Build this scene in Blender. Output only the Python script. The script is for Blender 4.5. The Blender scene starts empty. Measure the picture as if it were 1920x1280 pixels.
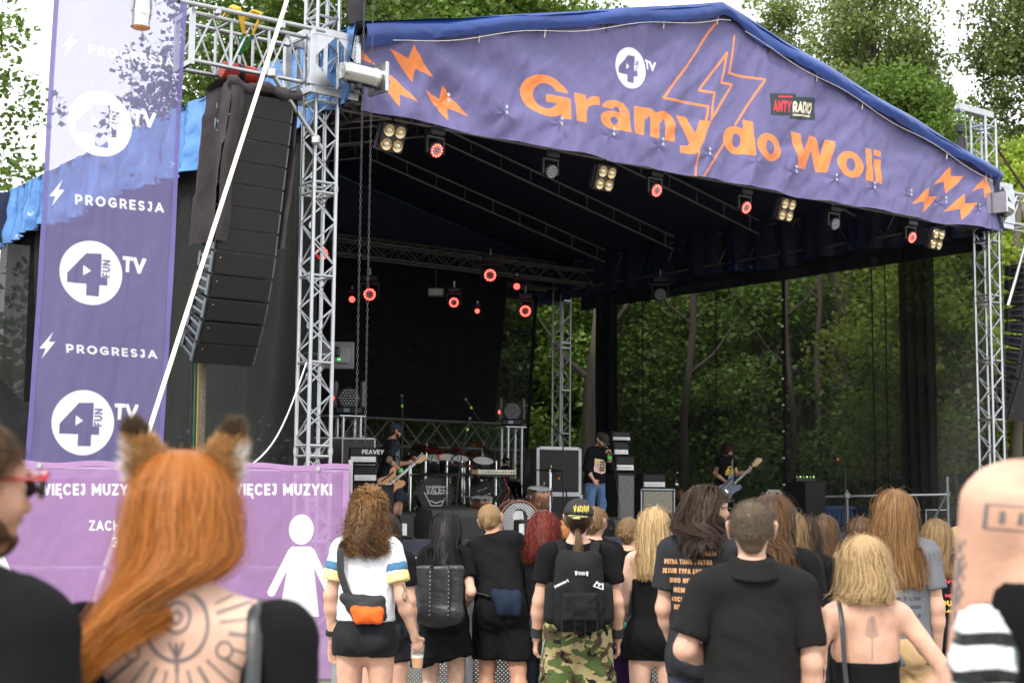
import bpy, bmesh, math, random
import numpy as np
from math import sin, cos, pi, radians, atan, sqrt
from mathutils import Vector, Matrix
from mathutils.bvhtree import BVHTree

rng = np.random.default_rng(7)
random.seed(7)
sc = bpy.context.scene
COL = sc.collection

# ------------------------------------------------------------------ camera
F_PX, CAM_H = 2750.0, 1.65
PITCH, ROLL = atan(290 / 2750.0), radians(0.46)
CAM = np.array([0.0, 0.0, CAM_H])
_r = np.array([1.0, 0, 0]); _f = np.array([0, cos(PITCH), sin(PITCH)]); _u = np.array([0, -sin(PITCH), cos(PITCH)])
RGT = cos(ROLL) * _r + sin(ROLL) * _u
UPV = -sin(ROLL) * _r + cos(ROLL) * _u
FWD = _f
cam_data = bpy.data.cameras.new('camera'); cam = bpy.data.objects.new('camera', cam_data); COL.objects.link(cam)
cam_data.sensor_fit = 'HORIZONTAL'; cam_data.sensor_width = 36.0
cam_data.lens = F_PX / 1920 * 36.0
cam_data.clip_start = 0.05; cam_data.clip_end = 2000
cam_data.dof.use_dof = True; cam_data.dof.focus_distance = 13.0; cam_data.dof.aperture_fstop = 4.5
cam.matrix_world = Matrix(((RGT[0], UPV[0], -FWD[0], 0), (RGT[1], UPV[1], -FWD[1], 0), (RGT[2], UPV[2], -FWD[2], CAM_H), (0, 0, 0, 1)))
sc.camera = cam

# ------------------------------------------------------------------ sky, sun, exposure
SUN_EL, SUN_AZ = radians(47), radians(205)      # azimuth clockwise from +Y (the view): behind the camera, to the left
world = bpy.data.worlds.new('World'); sc.world = world; world.use_nodes = True
nt = world.node_tree; nt.nodes.clear()
out = nt.nodes.new('ShaderNodeOutputWorld'); bg = nt.nodes.new('ShaderNodeBackground'); bg2 = nt.nodes.new('ShaderNodeBackground')
sky = nt.nodes.new('ShaderNodeTexSky'); sky.sky_type = 'NISHITA'; sky.sun_disc = False
sky.sun_elevation = SUN_EL; sky.sun_rotation = SUN_AZ
nt.links.new(sky.outputs[0], bg.inputs[0]); bg.inputs[1].default_value = 0.12
tc = nt.nodes.new('ShaderNodeTexCoord'); nz = nt.nodes.new('ShaderNodeTexNoise'); nz.inputs['Scale'].default_value = 2.6; nz.inputs['Detail'].default_value = 6
mp = nt.nodes.new('ShaderNodeMapping'); mp.inputs['Scale'].default_value = (1, 1, 2.6)
nt.links.new(tc.outputs['Generated'], mp.inputs[0]); nt.links.new(mp.outputs[0], nz.inputs['Vector'])
rp = nt.nodes.new('ShaderNodeValToRGB'); rp.color_ramp.elements[0].position = 0.28; rp.color_ramp.elements[1].position = 0.52
rp.color_ramp.elements[0].color = (0.86, 0.86, 0.86, 1)
nt.links.new(nz.outputs['Fac'], rp.inputs[0])
bg2.inputs[0].default_value = (0.96, 0.98, 1.0, 1); bg2.inputs[1].default_value = 1.12
mx = nt.nodes.new('ShaderNodeMixShader')
nt.links.new(rp.outputs[0], mx.inputs[0]); nt.links.new(bg.outputs[0], mx.inputs[1]); nt.links.new(bg2.outputs[0], mx.inputs[2])
nt.links.new(mx.outputs[0], out.inputs[0])
sun_d = bpy.data.lights.new('sun', 'SUN'); sun = bpy.data.objects.new('sun', sun_d); COL.objects.link(sun)
sun_d.energy = 2.1; sun_d.angle = radians(10); sun_d.color = (1.0, 0.95, 0.86)
sdir = Vector((sin(SUN_AZ) * cos(SUN_EL), cos(SUN_AZ) * cos(SUN_EL), sin(SUN_EL)))
sun.rotation_euler = sdir.to_track_quat('Z', 'Y').to_euler(); sun.location = sdir * 60
sc.view_settings.view_transform = 'Standard'; sc.view_settings.look = 'None'
sc.view_settings.exposure = 0.95; sc.view_settings.gamma = 1.0
sc.cycles.use_denoising = True
sc.cycles.max_bounces = 5; sc.cycles.transparent_max_bounces = 10
sc.cycles.diffuse_bounces = 2; sc.cycles.glossy_bounces = 2; sc.cycles.use_adaptive_sampling = True; sc.cycles.adaptive_threshold = 0.03

# ------------------------------------------------------------------ pixels -> directions
def ray(px, py): return RGT * (px - 960) / F_PX + UPV * (640 - py) / F_PX + FWD
def at_y(px, py, y): d = ray(px, py); return CAM + d * (y / d[1])
def at_z(px, py, z): d = ray(px, py); return CAM + d * ((z - CAM_H) / d[2])
ST = radians(37)
SU = np.array([cos(ST), sin(ST), 0.0]); SV = np.array([-sin(ST), cos(ST), 0.0]); UZ = np.array([0, 0, 1.0])
S0 = at_y(588, 800, 17.0); S0[2] = 0
WID, DEP = 13.06, 11.6
def S(a, b, z=0.0): return S0 + a * SU + b * SV + z * UZ
def on_b(px, py, b):      # pixel -> (a, z) on the plane parallel to the stage front
    d = ray(px, py); t = ((S0 + b * SV - CAM) @ SV) / (d @ SV); P = CAM + d * t
    return float((P - S0) @ SU), float(P[2])
def on_a(px, py, a):      # pixel -> (b, z) on the plane parallel to the stage side
    d = ray(px, py); t = ((S0 + a * SU - CAM) @ SU) / (d @ SU); P = CAM + d * t
    return float((P - S0) @ SV), float(P[2])
def on_z(px, py, z):      # pixel -> (a, b) at a height
    P = at_z(px, py, z) - S0; return float(P @ SU), float(P @ SV)

# ------------------------------------------------------------------ materials
MATS = {}
def new_mat(name):
    m = bpy.data.materials.new(name); m.use_nodes = True; n = m.node_tree
    return m, n, n.nodes['Principled BSDF']
def mat(name, col, rough=0.6, metal=0.0, var=0.15, scale=6.0, bump=0.0, bscale=40.0, spec=0.5, stretch=(1, 1, 1), coat=0.0, sheen=0.0, sss=0.0, emit=None, alpha=None, transl=0.0, twist=0.0):
    """procedural principled material: base colour broken up by noise, roughness noise, optional bump"""
    if name in MATS: return MATS[name]
    m, n, b = new_mat(name); L = n.links.new
    tcn = n.nodes.new('ShaderNodeTexCoord'); mpn = n.nodes.new('ShaderNodeMapping'); mpn.inputs['Scale'].default_value = stretch
    L(tcn.outputs['Object'], mpn.inputs[0])
    no = n.nodes.new('ShaderNodeTexNoise'); no.inputs['Scale'].default_value = scale; no.inputs['Detail'].default_value = 5
    L(mpn.outputs[0], no.inputs['Vector'])
    mr = n.nodes.new('ShaderNodeMapRange'); mr.inputs[1].default_value = 0.3; mr.inputs[2].default_value = 0.7
    mr.inputs[3].default_value = 1 - var; mr.inputs[4].default_value = 1 + var
    L(no.outputs['Fac'], mr.inputs[0])
    vm = n.nodes.new('ShaderNodeVectorMath'); vm.operation = 'SCALE'; vm.inputs[0].default_value = col[:3]
    L(mr.outputs[0], vm.inputs['Scale']); L(vm.outputs[0], b.inputs['Base Color'])
    b.inputs['Roughness'].default_value = rough; b.inputs['Metallic'].default_value = metal
    b.inputs['Specular IOR Level'].default_value = spec
    if coat: b.inputs['Coat Weight'].default_value = coat
    if sheen: b.inputs['Sheen Weight'].default_value = sheen
    if sss:
        b.inputs['Subsurface Weight'].default_value = sss; b.inputs['Subsurface Radius'].default_value = (0.012, 0.005, 0.003)
        b.inputs['Subsurface Scale'].default_value = 1.0
    if emit: b.inputs['Emission Color'].default_value = (*emit[:3], 1); b.inputs['Emission Strength'].default_value = emit[3]
    if bump:
        n2 = n.nodes.new('ShaderNodeTexNoise'); n2.inputs['Scale'].default_value = bscale; n2.inputs['Detail'].default_value = 4
        L(mpn.outputs[0], n2.inputs['Vector'])
        bp = n.nodes.new('ShaderNodeBump'); bp.inputs['Strength'].default_value = 1.0; bp.inputs['Distance'].default_value = bump
        L(n2.outputs['Fac'], bp.inputs['Height']); L(bp.outputs[0], b.inputs['Normal'])
    if alpha is not None: b.inputs['Alpha'].default_value = alpha
    if transl:
        mxs = n.nodes.new('ShaderNodeMixShader'); tr = n.nodes.new('ShaderNodeBsdfTranslucent')
        L(vm.outputs[0], tr.inputs[0]); mxs.inputs[0].default_value = transl
        L(b.outputs[0], mxs.inputs[1]); L(tr.outputs[0], mxs.inputs[2]); L(mxs.outputs[0], n.nodes['Material Output'].inputs[0])
    MATS[name] = m
    return m

# ------------------------------------------------------------------ things and parts
def tag(o, label=None, cat=None, group=None, kind=None):
    if label: o['label'] = label
    if cat: o['category'] = cat
    if group: o['group'] = group
    if kind: o['kind'] = kind
    return o
def thing(name, label, cat, loc=(0, 0, 0), rz=0.0, group=None):
    o = bpy.data.objects.new(name, None); COL.objects.link(o)
    o.empty_display_size = 0.1
    o.location = [float(x) for x in loc]; o.rotation_euler = (0, 0, rz)
    o['_m'] = 0; del o['_m']
    return tag(o, label, cat, group)
def inv_of(o):
    if o is None: return None
    loc, rz = np.array(o.location), o.rotation_euler[2]
    c, s = cos(rz), sin(rz)
    return loc, np.array([[c, s, 0], [-s, c, 0], [0, 0, 1]])
ROOT = {}
def link(name, me, parent=None, m=None, smooth=False):
    if m is not None and len(me.materials) == 0: me.materials.append(m)
    if smooth and len(me.polygons): me.polygons.foreach_set('use_smooth', np.ones(len(me.polygons), bool))
    o = bpy.data.objects.new(name, me); COL.objects.link(o)
    if parent is not None: o.parent = parent
    return o
def to_local(V, root):
    loc, R = inv_of(root); return (np.asarray(V) - loc) @ R.T
def mesh_np(name, V, Fq, smooth=False):
    """V (n,3), Fq list of faces or (m,k) array"""
    me = bpy.data.meshes.new(name); V = np.ascontiguousarray(V, np.float32)
    if isinstance(Fq, np.ndarray):
        m, k = Fq.shape
        me.vertices.add(len(V)); me.vertices.foreach_set('co', V.ravel())
        me.loops.add(m * k); me.loops.foreach_set('vertex_index', np.ascontiguousarray(Fq, np.int32).ravel())
        me.polygons.add(m); me.polygons.foreach_set('loop_start', np.arange(0, m * k, k, dtype=np.int32))
        me.polygons.foreach_set('loop_total', np.full(m, k, np.int32))
        if smooth: me.polygons.foreach_set('use_smooth', np.ones(m, bool))
        me.update(calc_edges=True)
    else:
        me.from_pydata(V.tolist(), [], Fq); me.update()
        if smooth: me.polygons.foreach_set('use_smooth', np.ones(len(me.polygons), bool))
    return me

def frame_of(d):
    d = np.asarray(d, float); d = d / (np.linalg.norm(d) + 1e-12)
    t = np.array([0, 0, 1.0]) if abs(d[2]) < 0.95 else np.array([1.0, 0, 0])
    x = np.cross(t, d); x /= np.linalg.norm(x); y = np.cross(d, x)
    return x, y, d

class MB:
    """collects shapes into one mesh"""
    def __init__(s): s.v = []; s.f = []; s.mi = []; s.n = 0
    def add(s, V, Fs, mi=0):
        V = np.asarray(V, float).reshape(-1, 3); s.v.append(V)
        s.f += [tuple(int(i) + s.n for i in f) for f in Fs]; s.mi += [mi] * len(Fs); s.n += len(V); return s
    def box(s, c, size, R=None, mi=0, bev=0.0):
        hx, hy, hz = np.array(size) / 2
        if bev > 0:
            b = min(bev, hx * .9, hy * .9, hz * .9); V = []
            for sx in (-1, 1):
                for sy in (-1, 1):
                    for sz in (-1, 1):
                        V += [(sx * hx, sy * (hy - b), sz * (hz - b)), (sx * (hx - b), sy * hy, sz * (hz - b)), (sx * (hx - b), sy * (hy - b), sz * hz)]
            V = np.array(V)
            bm = bmesh.new()
            for p in V: bm.verts.new(p)
            r = bmesh.ops.convex_hull(bm, input=bm.verts); bmesh.ops.dissolve_limit(bm, angle_limit=0.02, verts=bm.verts, edges=bm.edges)
            bm.verts.index_update(); V = np.array([q.co[:] for q in bm.verts]); Fs = [[q.index for q in f.verts] for f in bm.faces]; bm.free()
        else:
            V = np.array([(x, y, z) for x in (-hx, hx) for y in (-hy, hy) for z in (-hz, hz)])
            Fs = [(0, 1, 3, 2), (4, 6, 7, 5), (0, 4, 5, 1), (2, 3, 7, 6), (0, 2, 6, 4), (1, 5, 7, 3)]
        if R is not None: V = V @ np.asarray(R).T
        return s.add(V + np.asarray(c, float), Fs, mi)
    def tube(s, pts, r, n=8, cap=True, mi=0, flat=None):
        pts = np.asarray(pts, float); k = len(pts); rr = np.broadcast_to(np.asarray(r, float), (k,))
        T = np.gradient(pts, axis=0); T /= np.linalg.norm(T, axis=1)[:, None] + 1e-12
        x, y, _ = frame_of(T[0]); V = []
        for i in range(k):
            x = x - T[i] * (x @ T[i]); x /= np.linalg.norm(x) + 1e-12; y = np.cross(T[i], x)
            a = np.arange(n) * 2 * pi / n
            V.append(pts[i] + rr[i] * (np.cos(a)[:, None] * x + (flat or 1.0) * np.sin(a)[:, None] * y))
        Fs = [(i * n + j, i * n + (j + 1) % n, (i + 1) * n + (j + 1) % n, (i + 1) * n + j) for i in range(k - 1) for j in range(n)]
        if cap: Fs += [tuple(range(n - 1, -1, -1)), tuple(range((k - 1) * n, k * n))]
        return s.add(np.concatenate(V), Fs, mi)
    def cyl(s, p, q, r0, r1=None, n=12, cap=True, mi=0): return s.tube([p, q], [r0, r0 if r1 is None else r1], n, cap, mi)
    def lathe(s, prof, c=(0, 0, 0), axis=(0, 0, 1), n=24, mi=0, cap=True):
        x, y, z = frame_of(axis); V = []; c = np.asarray(c, float)
        a = np.arange(n) * 2 * pi / n
        for (r, h) in prof: V.append(c + h * z + r * (np.cos(a)[:, None] * x + np.sin(a)[:, None] * y))
        k = len(prof)
        Fs = [(i * n + j, i * n + (j + 1) % n, (i + 1) * n + (j + 1) % n, (i + 1) * n + j) for i in range(k - 1) for j in range(n)]
        if cap: Fs += [tuple(range(n - 1, -1, -1)), tuple(range((k - 1) * n, k * n))]
        return s.add(np.concatenate(V), Fs, mi)
    def ball(s, c, r, n=12, mi=0):
        r = np.broadcast_to(np.asarray(r, float), (3,)); k = n // 2 + 1; V = []
        for i in range(k):
            t = pi * i / (k - 1)
            for j in range(n): V.append((sin(t) * cos(2 * pi * j / n), sin(t) * sin(2 * pi * j / n), cos(t)))
        Fs = [(i * n + j, (i + 1) * n + j, (i + 1) * n + (j + 1) % n, i * n + (j + 1) % n) for i in range(k - 1) for j in range(n)]
        return s.add(np.array(V) * r + np.asarray(c, float), Fs, mi)
    def poly(s, pts, nrm, th, mi=0):
        """flat outline (n,3) given thickness th along nrm"""
        P = np.asarray(pts, float); nrm = np.asarray(nrm, float); k = len(P)
        V = np.concatenate([P, P + nrm * th])
        Fs = [tuple(range(k - 1, -1, -1)), tuple(range(k, 2 * k))] + [(i, (i + 1) % k, k + (i + 1) % k, k + i) for i in range(k)]
        return s.add(V, Fs, mi)
    def mesh(s, name, root=None, smooth=False, recalc=True):
        V = np.concatenate(s.v)
        if root is not None: V = to_local(V, root)
        me = bpy.data.meshes.new(name); me.from_pydata(V.tolist(), [], s.f); me.update()
        if recalc:
            bm = bmesh.new(); bm.from_mesh(me); bmesh.ops.recalc_face_normals(bm, faces=bm.faces); bm.to_mesh(me); bm.free()
        if smooth: me.shade_smooth() if hasattr(me, 'shade_smooth') else None
        return me
    def build(s, name, m, parent=None, root=None, smooth=False, world=True, recalc=True):
        """parent: direct parent object; root: the thing whose frame the parts live in (parents above parts sit at identity)"""
        rt = root if root is not None else parent
        me = s.mesh(name, rt if world else None, False, recalc)
        ms = m if isinstance(m, (list, tuple)) else [m]
        for q in ms: me.materials.append(q)
        if len(ms) > 1: me.polygons.foreach_set('material_index', np.array(s.mi, np.int32))
        if smooth: sharp_smooth(me)
        return link(name, me, parent)
def sharp_smooth(me, ang=0.7):
    me.polygons.foreach_set('use_smooth', np.ones(len(me.polygons), bool))
    bm = bmesh.new(); bm.from_mesh(me)
    for e in bm.edges:
        if len(e.link_faces) == 2 and e.calc_face_angle(0) > ang: e.smooth = False
    bm.to_mesh(me); bm.free()

_unit = {}
def unit_cyl(m, n=8):
    k = (m.name, n)
    if k not in _unit:
        me = MB().cyl((0, 0, 0), (0, 0, 1), 1.0, n=n).mesh('pipe'); me.materials.append(m); sharp_smooth(me); _unit[k] = me
    return _unit[k]
def member(name, p, q, r, m, parent, root=None, n=8):
    """a round bar as an object that shares one mesh"""
    rt = root if root is not None else parent
    p, q = np.asarray(p, float), np.asarray(q, float)
    if rt is not None: p, q = to_local(np.array([p, q]), rt)
    x, y, z = frame_of(q - p); L = np.linalg.norm(q - p)
    o = bpy.data.objects.new(name, unit_cyl(m, n)); COL.objects.link(o)
    if parent is not None: o.parent = parent
    o.matrix_local = Matrix(((x[0] * r, y[0] * r, z[0] * L, p[0]), (x[1] * r, y[1] * r, z[1] * L, p[1]), (x[2] * r, y[2] * r, z[2] * L, p[2]), (0, 0, 0, 1)))
    return o
def copy_tree(o, parent=None):
    c = o.copy(); COL.objects.link(c); c.parent = parent
    for ch in list(o.children): copy_tree(ch, c)
    return c
def hsh(V, seed=0, octs=3, f=1.0):
    """cheap smooth noise for folds: sums of warped sines, about -1..1"""
    r = np.random.default_rng(seed); V = np.asarray(V, float); out = np.zeros(V.shape[0]); a = 1.0; tot = 0
    for o in range(octs):
        k = r.normal(size=(4, 3)) * f; ph = r.uniform(0, 6.28, 4); w = np.zeros(V.shape[0])
        for j in range(4): w = w + np.sin(V @ k[j] + ph[j] + 1.3 * w)
        out += a * w / 2.2; tot += a; a *= 0.5; f *= 2.1
    return out / tot
# ------------------------------------------------------------------ flat print: signed distances in 2D
def arc(cx, cy, rx, ry, a0, a1, n=14):
    a = np.radians(np.linspace(a0, a1, n)); return [(cx + rx * cos(t), cy + ry * sin(t)) for t in a]
GL = {  # width, [straight strokes], [curved strokes]   (unit box, centre lines)
 'A': (.86, [[(0, -.0), (.5, 1)], [(.5, 1), (1, 0)], [(.22, .27), (.78, .27)]], []),
 'B': (.68, [[(0, 0), (0, 1)], [(0, 1), (.55, 1)], [(0, .53), (.6, .53)], [(0, 0), (.6, 0)]], [arc(.55, .765, .4, .235, 90, -90), arc(.6, .265, .4, .265, 90, -90)]),
 'C': (.82, [], [arc(.55, .5, .55, .5, 48, 312, 24)]),
 'D': (.8, [[(0, 0), (0, 1)], [(0, 1), (.4, 1)], [(0, 0), (.4, 0)]], [arc(.4, .5, .6, .5, 90, -90, 20)]),
 'E': (.6, [[(0, 0), (0, 1)], [(0, 1), (1, 1)], [(0, .5), (.88, .5)], [(0, 0), (1, 0)]], []),
 'F': (.58, [[(0, 0), (0, 1)], [(0, 1), (1, 1)], [(0, .48), (.85, .48)]], []),
 'G': (.86, [[(.95, .45), (.95, .12)], [(.58, .45), (.95, .45)]], [arc(.52, .5, .52, .5, 48, 322, 24)]),
 'H': (.78, [[(0, 0), (0, 1)], [(1, 0), (1, 1)], [(0, .5), (1, .5)]], []),
 'I': (.2, [[(.5, 0), (.5, 1)]], []),
 'J': (.5, [[(.9, .3), (.9, 1)], [(.3, 1), (.9, 1)]], [arc(.45, .3, .45, .3, 0, -150)]),
 'K': (.74, [[(0, 0), (0, 1)], [(0, .4), (.95, 1)], [(.35, .6), (1, 0)]], []),
 'L': (.56, [[(0, 0), (0, 1)], [(0, 0), (1, 0)]], []),
 'M': (.95, [[(0, 0), (0, 1)], [(1, 0), (1, 1)], [(0, 1), (.5, .25)], [(.5, .25), (1, 1)]], []),
 'N': (.8, [[(0, 0), (0, 1)], [(1, 0), (1, 1)], [(0, 1), (1, 0)]], []),
 'O': (.92, [], [arc(.5, .5, .5, .5, 0, 360, 30)]),
 'P': (.66, [[(0, 0), (0, 1)], [(0, 1), (.55, 1)], [(0, .38), (.55, .38)]], [arc(.55, .69, .45, .31, 90, -90)]),
 'Q': (.92, [[(.62, .32), (.98, .0)]], [arc(.5, .5, .5, .5, 0, 360, 30)]),
 'R': (.7, [[(0, 0), (0, 1)], [(0, 1), (.5, 1)], [(0, .4), (.5, .4)], [(.55, .38), (1, 0)]], [arc(.5, .7, .47, .3, 90, -90)]),
 'S': (.64, [], [arc(.5, .745, .48, .255, 35, 270, 16) + arc(.5, .245, .5, .245, 90, -145, 16)]),
 'T': (.68, [[(.5, 0), (.5, 1)], [(0, 1), (1, 1)]], []),
 'U': (.78, [[(0, .38), (0, 1)], [(1, .38), (1, 1)]], [arc(.5, .38, .5, .38, 180, 360, 18)]),
 'V': (.86, [[(0, 1), (.5, 0)], [(.5, 0), (1, 1)]], []),
 'W': (1.2, [[(0, 1), (.25, 0)], [(.25, 0), (.5, .9)], [(.5, .9), (.75, 0)], [(.75, 0), (1, 1)]], []),
 'X': (.8, [[(0, 0), (1, 1)], [(0, 1), (1, 0)]], []),
 'Y': (.8, [[(.5, 0), (.5, .45)], [(.5, .45), (0, 1)], [(.5, .45), (1, 1)]], []),
 'Z': (.68, [[(0, 1), (1, 1)], [(1, 1), (0, 0)], [(0, 0), (1, 0)]], []),
 '3': (.62, [], [arc(.45, .745, .5, .255, 140, -90, 16), arc(.45, .25, .55, .25, 90, -140, 16)]),
 '0': (.62, [], [arc(.5, .5, .5, .5, 0, 360, 26)]),
 ' ': (.35, [], []),
}
def sd_seg(P, a, b, r):
    a, b = np.array(a, float), np.array(b, float); ba = b - a; pa = P - a
    t = np.clip((pa @ ba) / (ba @ ba + 1e-12), 0, 1); return np.linalg.norm(pa - t[:, None] * ba, axis=1) - r
def sd_bar(P, a, b, w, ext=0.0):
    """flat-ended bar"""
    a, b = np.array(a, float), np.array(b, float); d = b - a; L = np.linalg.norm(d) + 1e-12; d /= L
    c = (a + b) / 2; q = P - c; x = np.abs(q @ d) - (L / 2 + ext); y = np.abs(q @ np.array([-d[1], d[0]])) - w / 2
    return np.minimum(np.maximum(x, y), 0) + np.hypot(np.maximum(x, 0), np.maximum(y, 0))
def sd_poly(P, poly):
    poly = np.asarray(poly, float); n = len(poly); d = np.full(len(P), 1e9); ins = np.zeros(len(P), bool)
    for i in range(n):
        a, b = poly[i], poly[(i + 1) % n]; d = np.minimum(d, sd_seg(P, a, b, 0))
        c = (a[1] > P[:, 1]) != (b[1] > P[:, 1])
        xx = (b[0] - a[0]) * (P[:, 1] - a[1]) / (b[1] - a[1] + 1e-15) + a[0]
        ins ^= c & (P[:, 0] < xx)
    return np.where(ins, -d, d)
def sd_rect(P, x0, y0, x1, y1):
    q = np.abs(P - np.array([(x0 + x1) / 2, (y0 + y1) / 2])) - np.array([(x1 - x0) / 2, (y1 - y0) / 2])
    return np.minimum(q.max(1), 0) + np.linalg.norm(np.maximum(q, 0), axis=1)
def sd_ell(P, c, rx, ry):
    q = (P - np.asarray(c, float)) / np.array([rx, ry]); return (np.linalg.norm(q, axis=1) - 1) * min(rx, ry)
def text_w(s, t, gap, sx=1.0): return sum(GL[c][0] * sx for c in s) + gap * (len(s) - 1)
def sd_text(P, s, org, ex, ey, t=.16, gap=.12, sx=1.0):
    """text from org, ex = cap-height vector along the line, ey = cap-height vector up"""
    M = np.linalg.inv(np.array([ex, ey], float).T); Q = (P - np.asarray(org, float)) @ M.T; sc_ = np.linalg.norm(ey)
    out = np.full(len(P), 9.0); x = 0.0
    for ch in s:
        w = GL[ch][0] * sx; I = np.where((Q[:, 0] > x - .3) & (Q[:, 0] < x + w + .3) & (Q[:, 1] > -.3) & (Q[:, 1] < 1.3))[0]
        if len(I) and (GL[ch][1] or GL[ch][2]):
            q = Q[I]; m = lambda p: (x + t / 2 + p[0] * (w - t), t / 2 + p[1] * (1 - t)); d = np.full(len(q), 9.0)
            for st in GL[ch][1]: d = np.minimum(d, sd_bar(q, m(st[0]), m(st[1]), t, t / 2))
            for cu in GL[ch][2]:
                for i in range(len(cu) - 1): d = np.minimum(d, sd_seg(q, m(cu[i]), m(cu[i + 1]), t / 2))
            d = np.maximum(d, sd_rect(q, x - .01, 0, x + w + .01, 1)); out[I] = np.minimum(out[I], d)
        x += w + gap
    return out * sc_
# heavy wide lower-case lettering of the big banner: x-height .74, cap 1; stroke .24
def sd_heavy(P, org, ex, ey):
    M = np.linalg.inv(np.array([ex, ey], float).T); Q = (P - np.asarray(org, float)) @ M.T; out = np.full(len(P), 9.0)
    t = .235
    def ring(q, cx, cy, rx, ry, tx=.26, ty=.2):
        return np.maximum(sd_ell(q, (cx, cy), rx, ry), -sd_ell(q, (cx, cy), rx - tx, ry - ty))
    def put(x, w, fn):
        I = np.where((Q[:, 0] > x - .25) & (Q[:, 0] < x + w + .25) & (Q[:, 1] > -.5) & (Q[:, 1] < 1.3))[0]
        if len(I): q = Q[I].copy(); q[:, 0] -= x; out[I] = np.minimum(out[I], fn(q))
    mn = np.minimum; mxx = np.maximum
    def G(q):
        d = ring(q, .53, .5, .53, .52, .27, .2); d = mxx(d, -sd_rect(q, .56, .5, 1.3, .68))
        d = mn(d, sd_rect(q, .54, .36, 1.05, .55)); return mn(d, sd_rect(q, .87, 0, 1.05, .5))
    def r(q): return mn(sd_rect(q, 0, 0, .25, .74), mxx(ring(q, .5, .36, .42, .4, .22, .2), -sd_rect(q, -.5, -.5, 1.2, .42)) if False else mn(sd_rect(q, 0, 0, .25, .74), sd_poly(q, [(.2, .42), (.28, .64), (.4, .74), (.56, .755), (.56, .53), (.42, .52), (.3, .44), (.25, .3)])))
    def a(q):
        d = mxx(ring(q, .32, .225, .32, .245, .22, .14), sd_rect(q, -1, -.05, .66, .5)); d = mn(d, sd_rect(q, .44, .05, .69, .5))
        d = mn(d, mxx(ring(q, .36, .5, .33, .26, .25, .16), -sd_rect(q, -1, .1, 2, .52))); return mn(d, sd_poly(q, [(.46, .14), (.69, .14), (.7, .04), (.74, 0), (.5, 0)]))
    def o(q): return ring(q, .39, .37, .39, .39, .25, .19)
    def n1(q, x): return mn(mxx(ring(q, x + .28, .45, .28, .31, .24, .21), -sd_rect(q, -1, -1, 3, .45)), sd_rect(q, x + .32, 0, x + .56, .48))
    def m_(q): return mn(mn(sd_rect(q, 0, 0, .24, .74), n1(q, .06)), n1(q, .44))
    def y(q): return mn(mn(sd_poly(q, [(0, .74), (.26, .74), (.46, .2), (.32, -.02)]), sd_poly(q, [(.58, .74), (.84, .74), (.5, -.14), (.41, -.25), (.3, -.28), (.24, -.08), (.3, 0)])), sd_poly(q, [(.08, -.28), (.31, -.28), (.36, -.05), (.08, -.08)]))
    def d_(q): return mn(ring(q, .37, .37, .37, .39, .25, .19), sd_rect(q, .54, 0, .79, 1.0))
    def W(q): return mn(mn(sd_poly(q, [(0, 1), (.29, 1), (.5, 0), (.25, 0)]), sd_poly(q, [(.25, 0), (.5, 0), (.76, 1), (.56, 1)])), mn(sd_poly(q, [(.56, 1), (.76, 1), (1.06, 0), (.82, 0)]), sd_poly(q, [(.82, 0), (1.06, 0), (1.32, 1), (1.03, 1)])))
    def l(q): return sd_rect(q, 0, 0, .24, 1.0)
    def i(q): return mn(sd_rect(q, 0, 0, .24, .74), sd_rect(q, 0, .84, .24, 1.02))
    x = 0.0; pos = []
    for fn, w, g in ((G, 1.05, .1), (r, .56, .03), (a, .72, .08), (m_, 1.0, .03), (y, .84, .3), (d_, .79, .07), (o, .78, .27), (W, 1.32, .0), (o, .78, .09), (l, .24, .08), (i, .24, 0)):
        put(x, w, fn); x += w + g
    return out * np.linalg.norm(ey), x
BOLT = np.array([(.62, 1.0), (.06, .42), (.42, .42), (.25, 0), (.94, .62), (.55, .62)])      # slim flash
STAR = np.array([(.56, 1.0), (.5, .6), (0, .78), (.3, .4), (.42, .0), (.5, .37), (1, .2), (.74, .62)])
def fit(poly, org, ex, ey): return np.asarray(org) + poly[:, :1] * np.asarray(ex) + poly[:, 1:] * np.asarray(ey)
def logo4(P, c, R):
    """round white badge with a 4, FUN and TV beside it: returns white distance, hole distance"""
    c = np.asarray(c, float); mn = np.minimum
    disc = sd_ell(P, c, R, R)
    q = lambda x, y: c + R * np.array([x, y])
    four = sd_poly(P, [q(.16, .62), q(-.18, .6), q(-.76, -.06), q(-.76, -.36), q(-.16, -.36), q(-.16, -.72), q(.26, -.72), q(.26, -.36), q(.52, -.36), q(.52, -.1), q(.3, -.1), q(.3, .62)])
    tri = sd_poly(P, [q(-.26, .22), q(-.26, -.1), q(-.02, .06)])
    fun = sd_text(P, 'FUN', q(.60, -.1), np.array([0, 1]) * R * .26, np.array([-1, 0]) * R * .26, .2, .14, .85)
    four = np.maximum(four, -tri); four = mn(four, fun)
    tv = sd_text(P, 'TV', q(1.0, .14), np.array([1, 0]) * R * .5, np.array([0, 1]) * R * .5, .24, .02, 1.0)
    return mn(np.maximum(disc, -four), tv)

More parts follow.
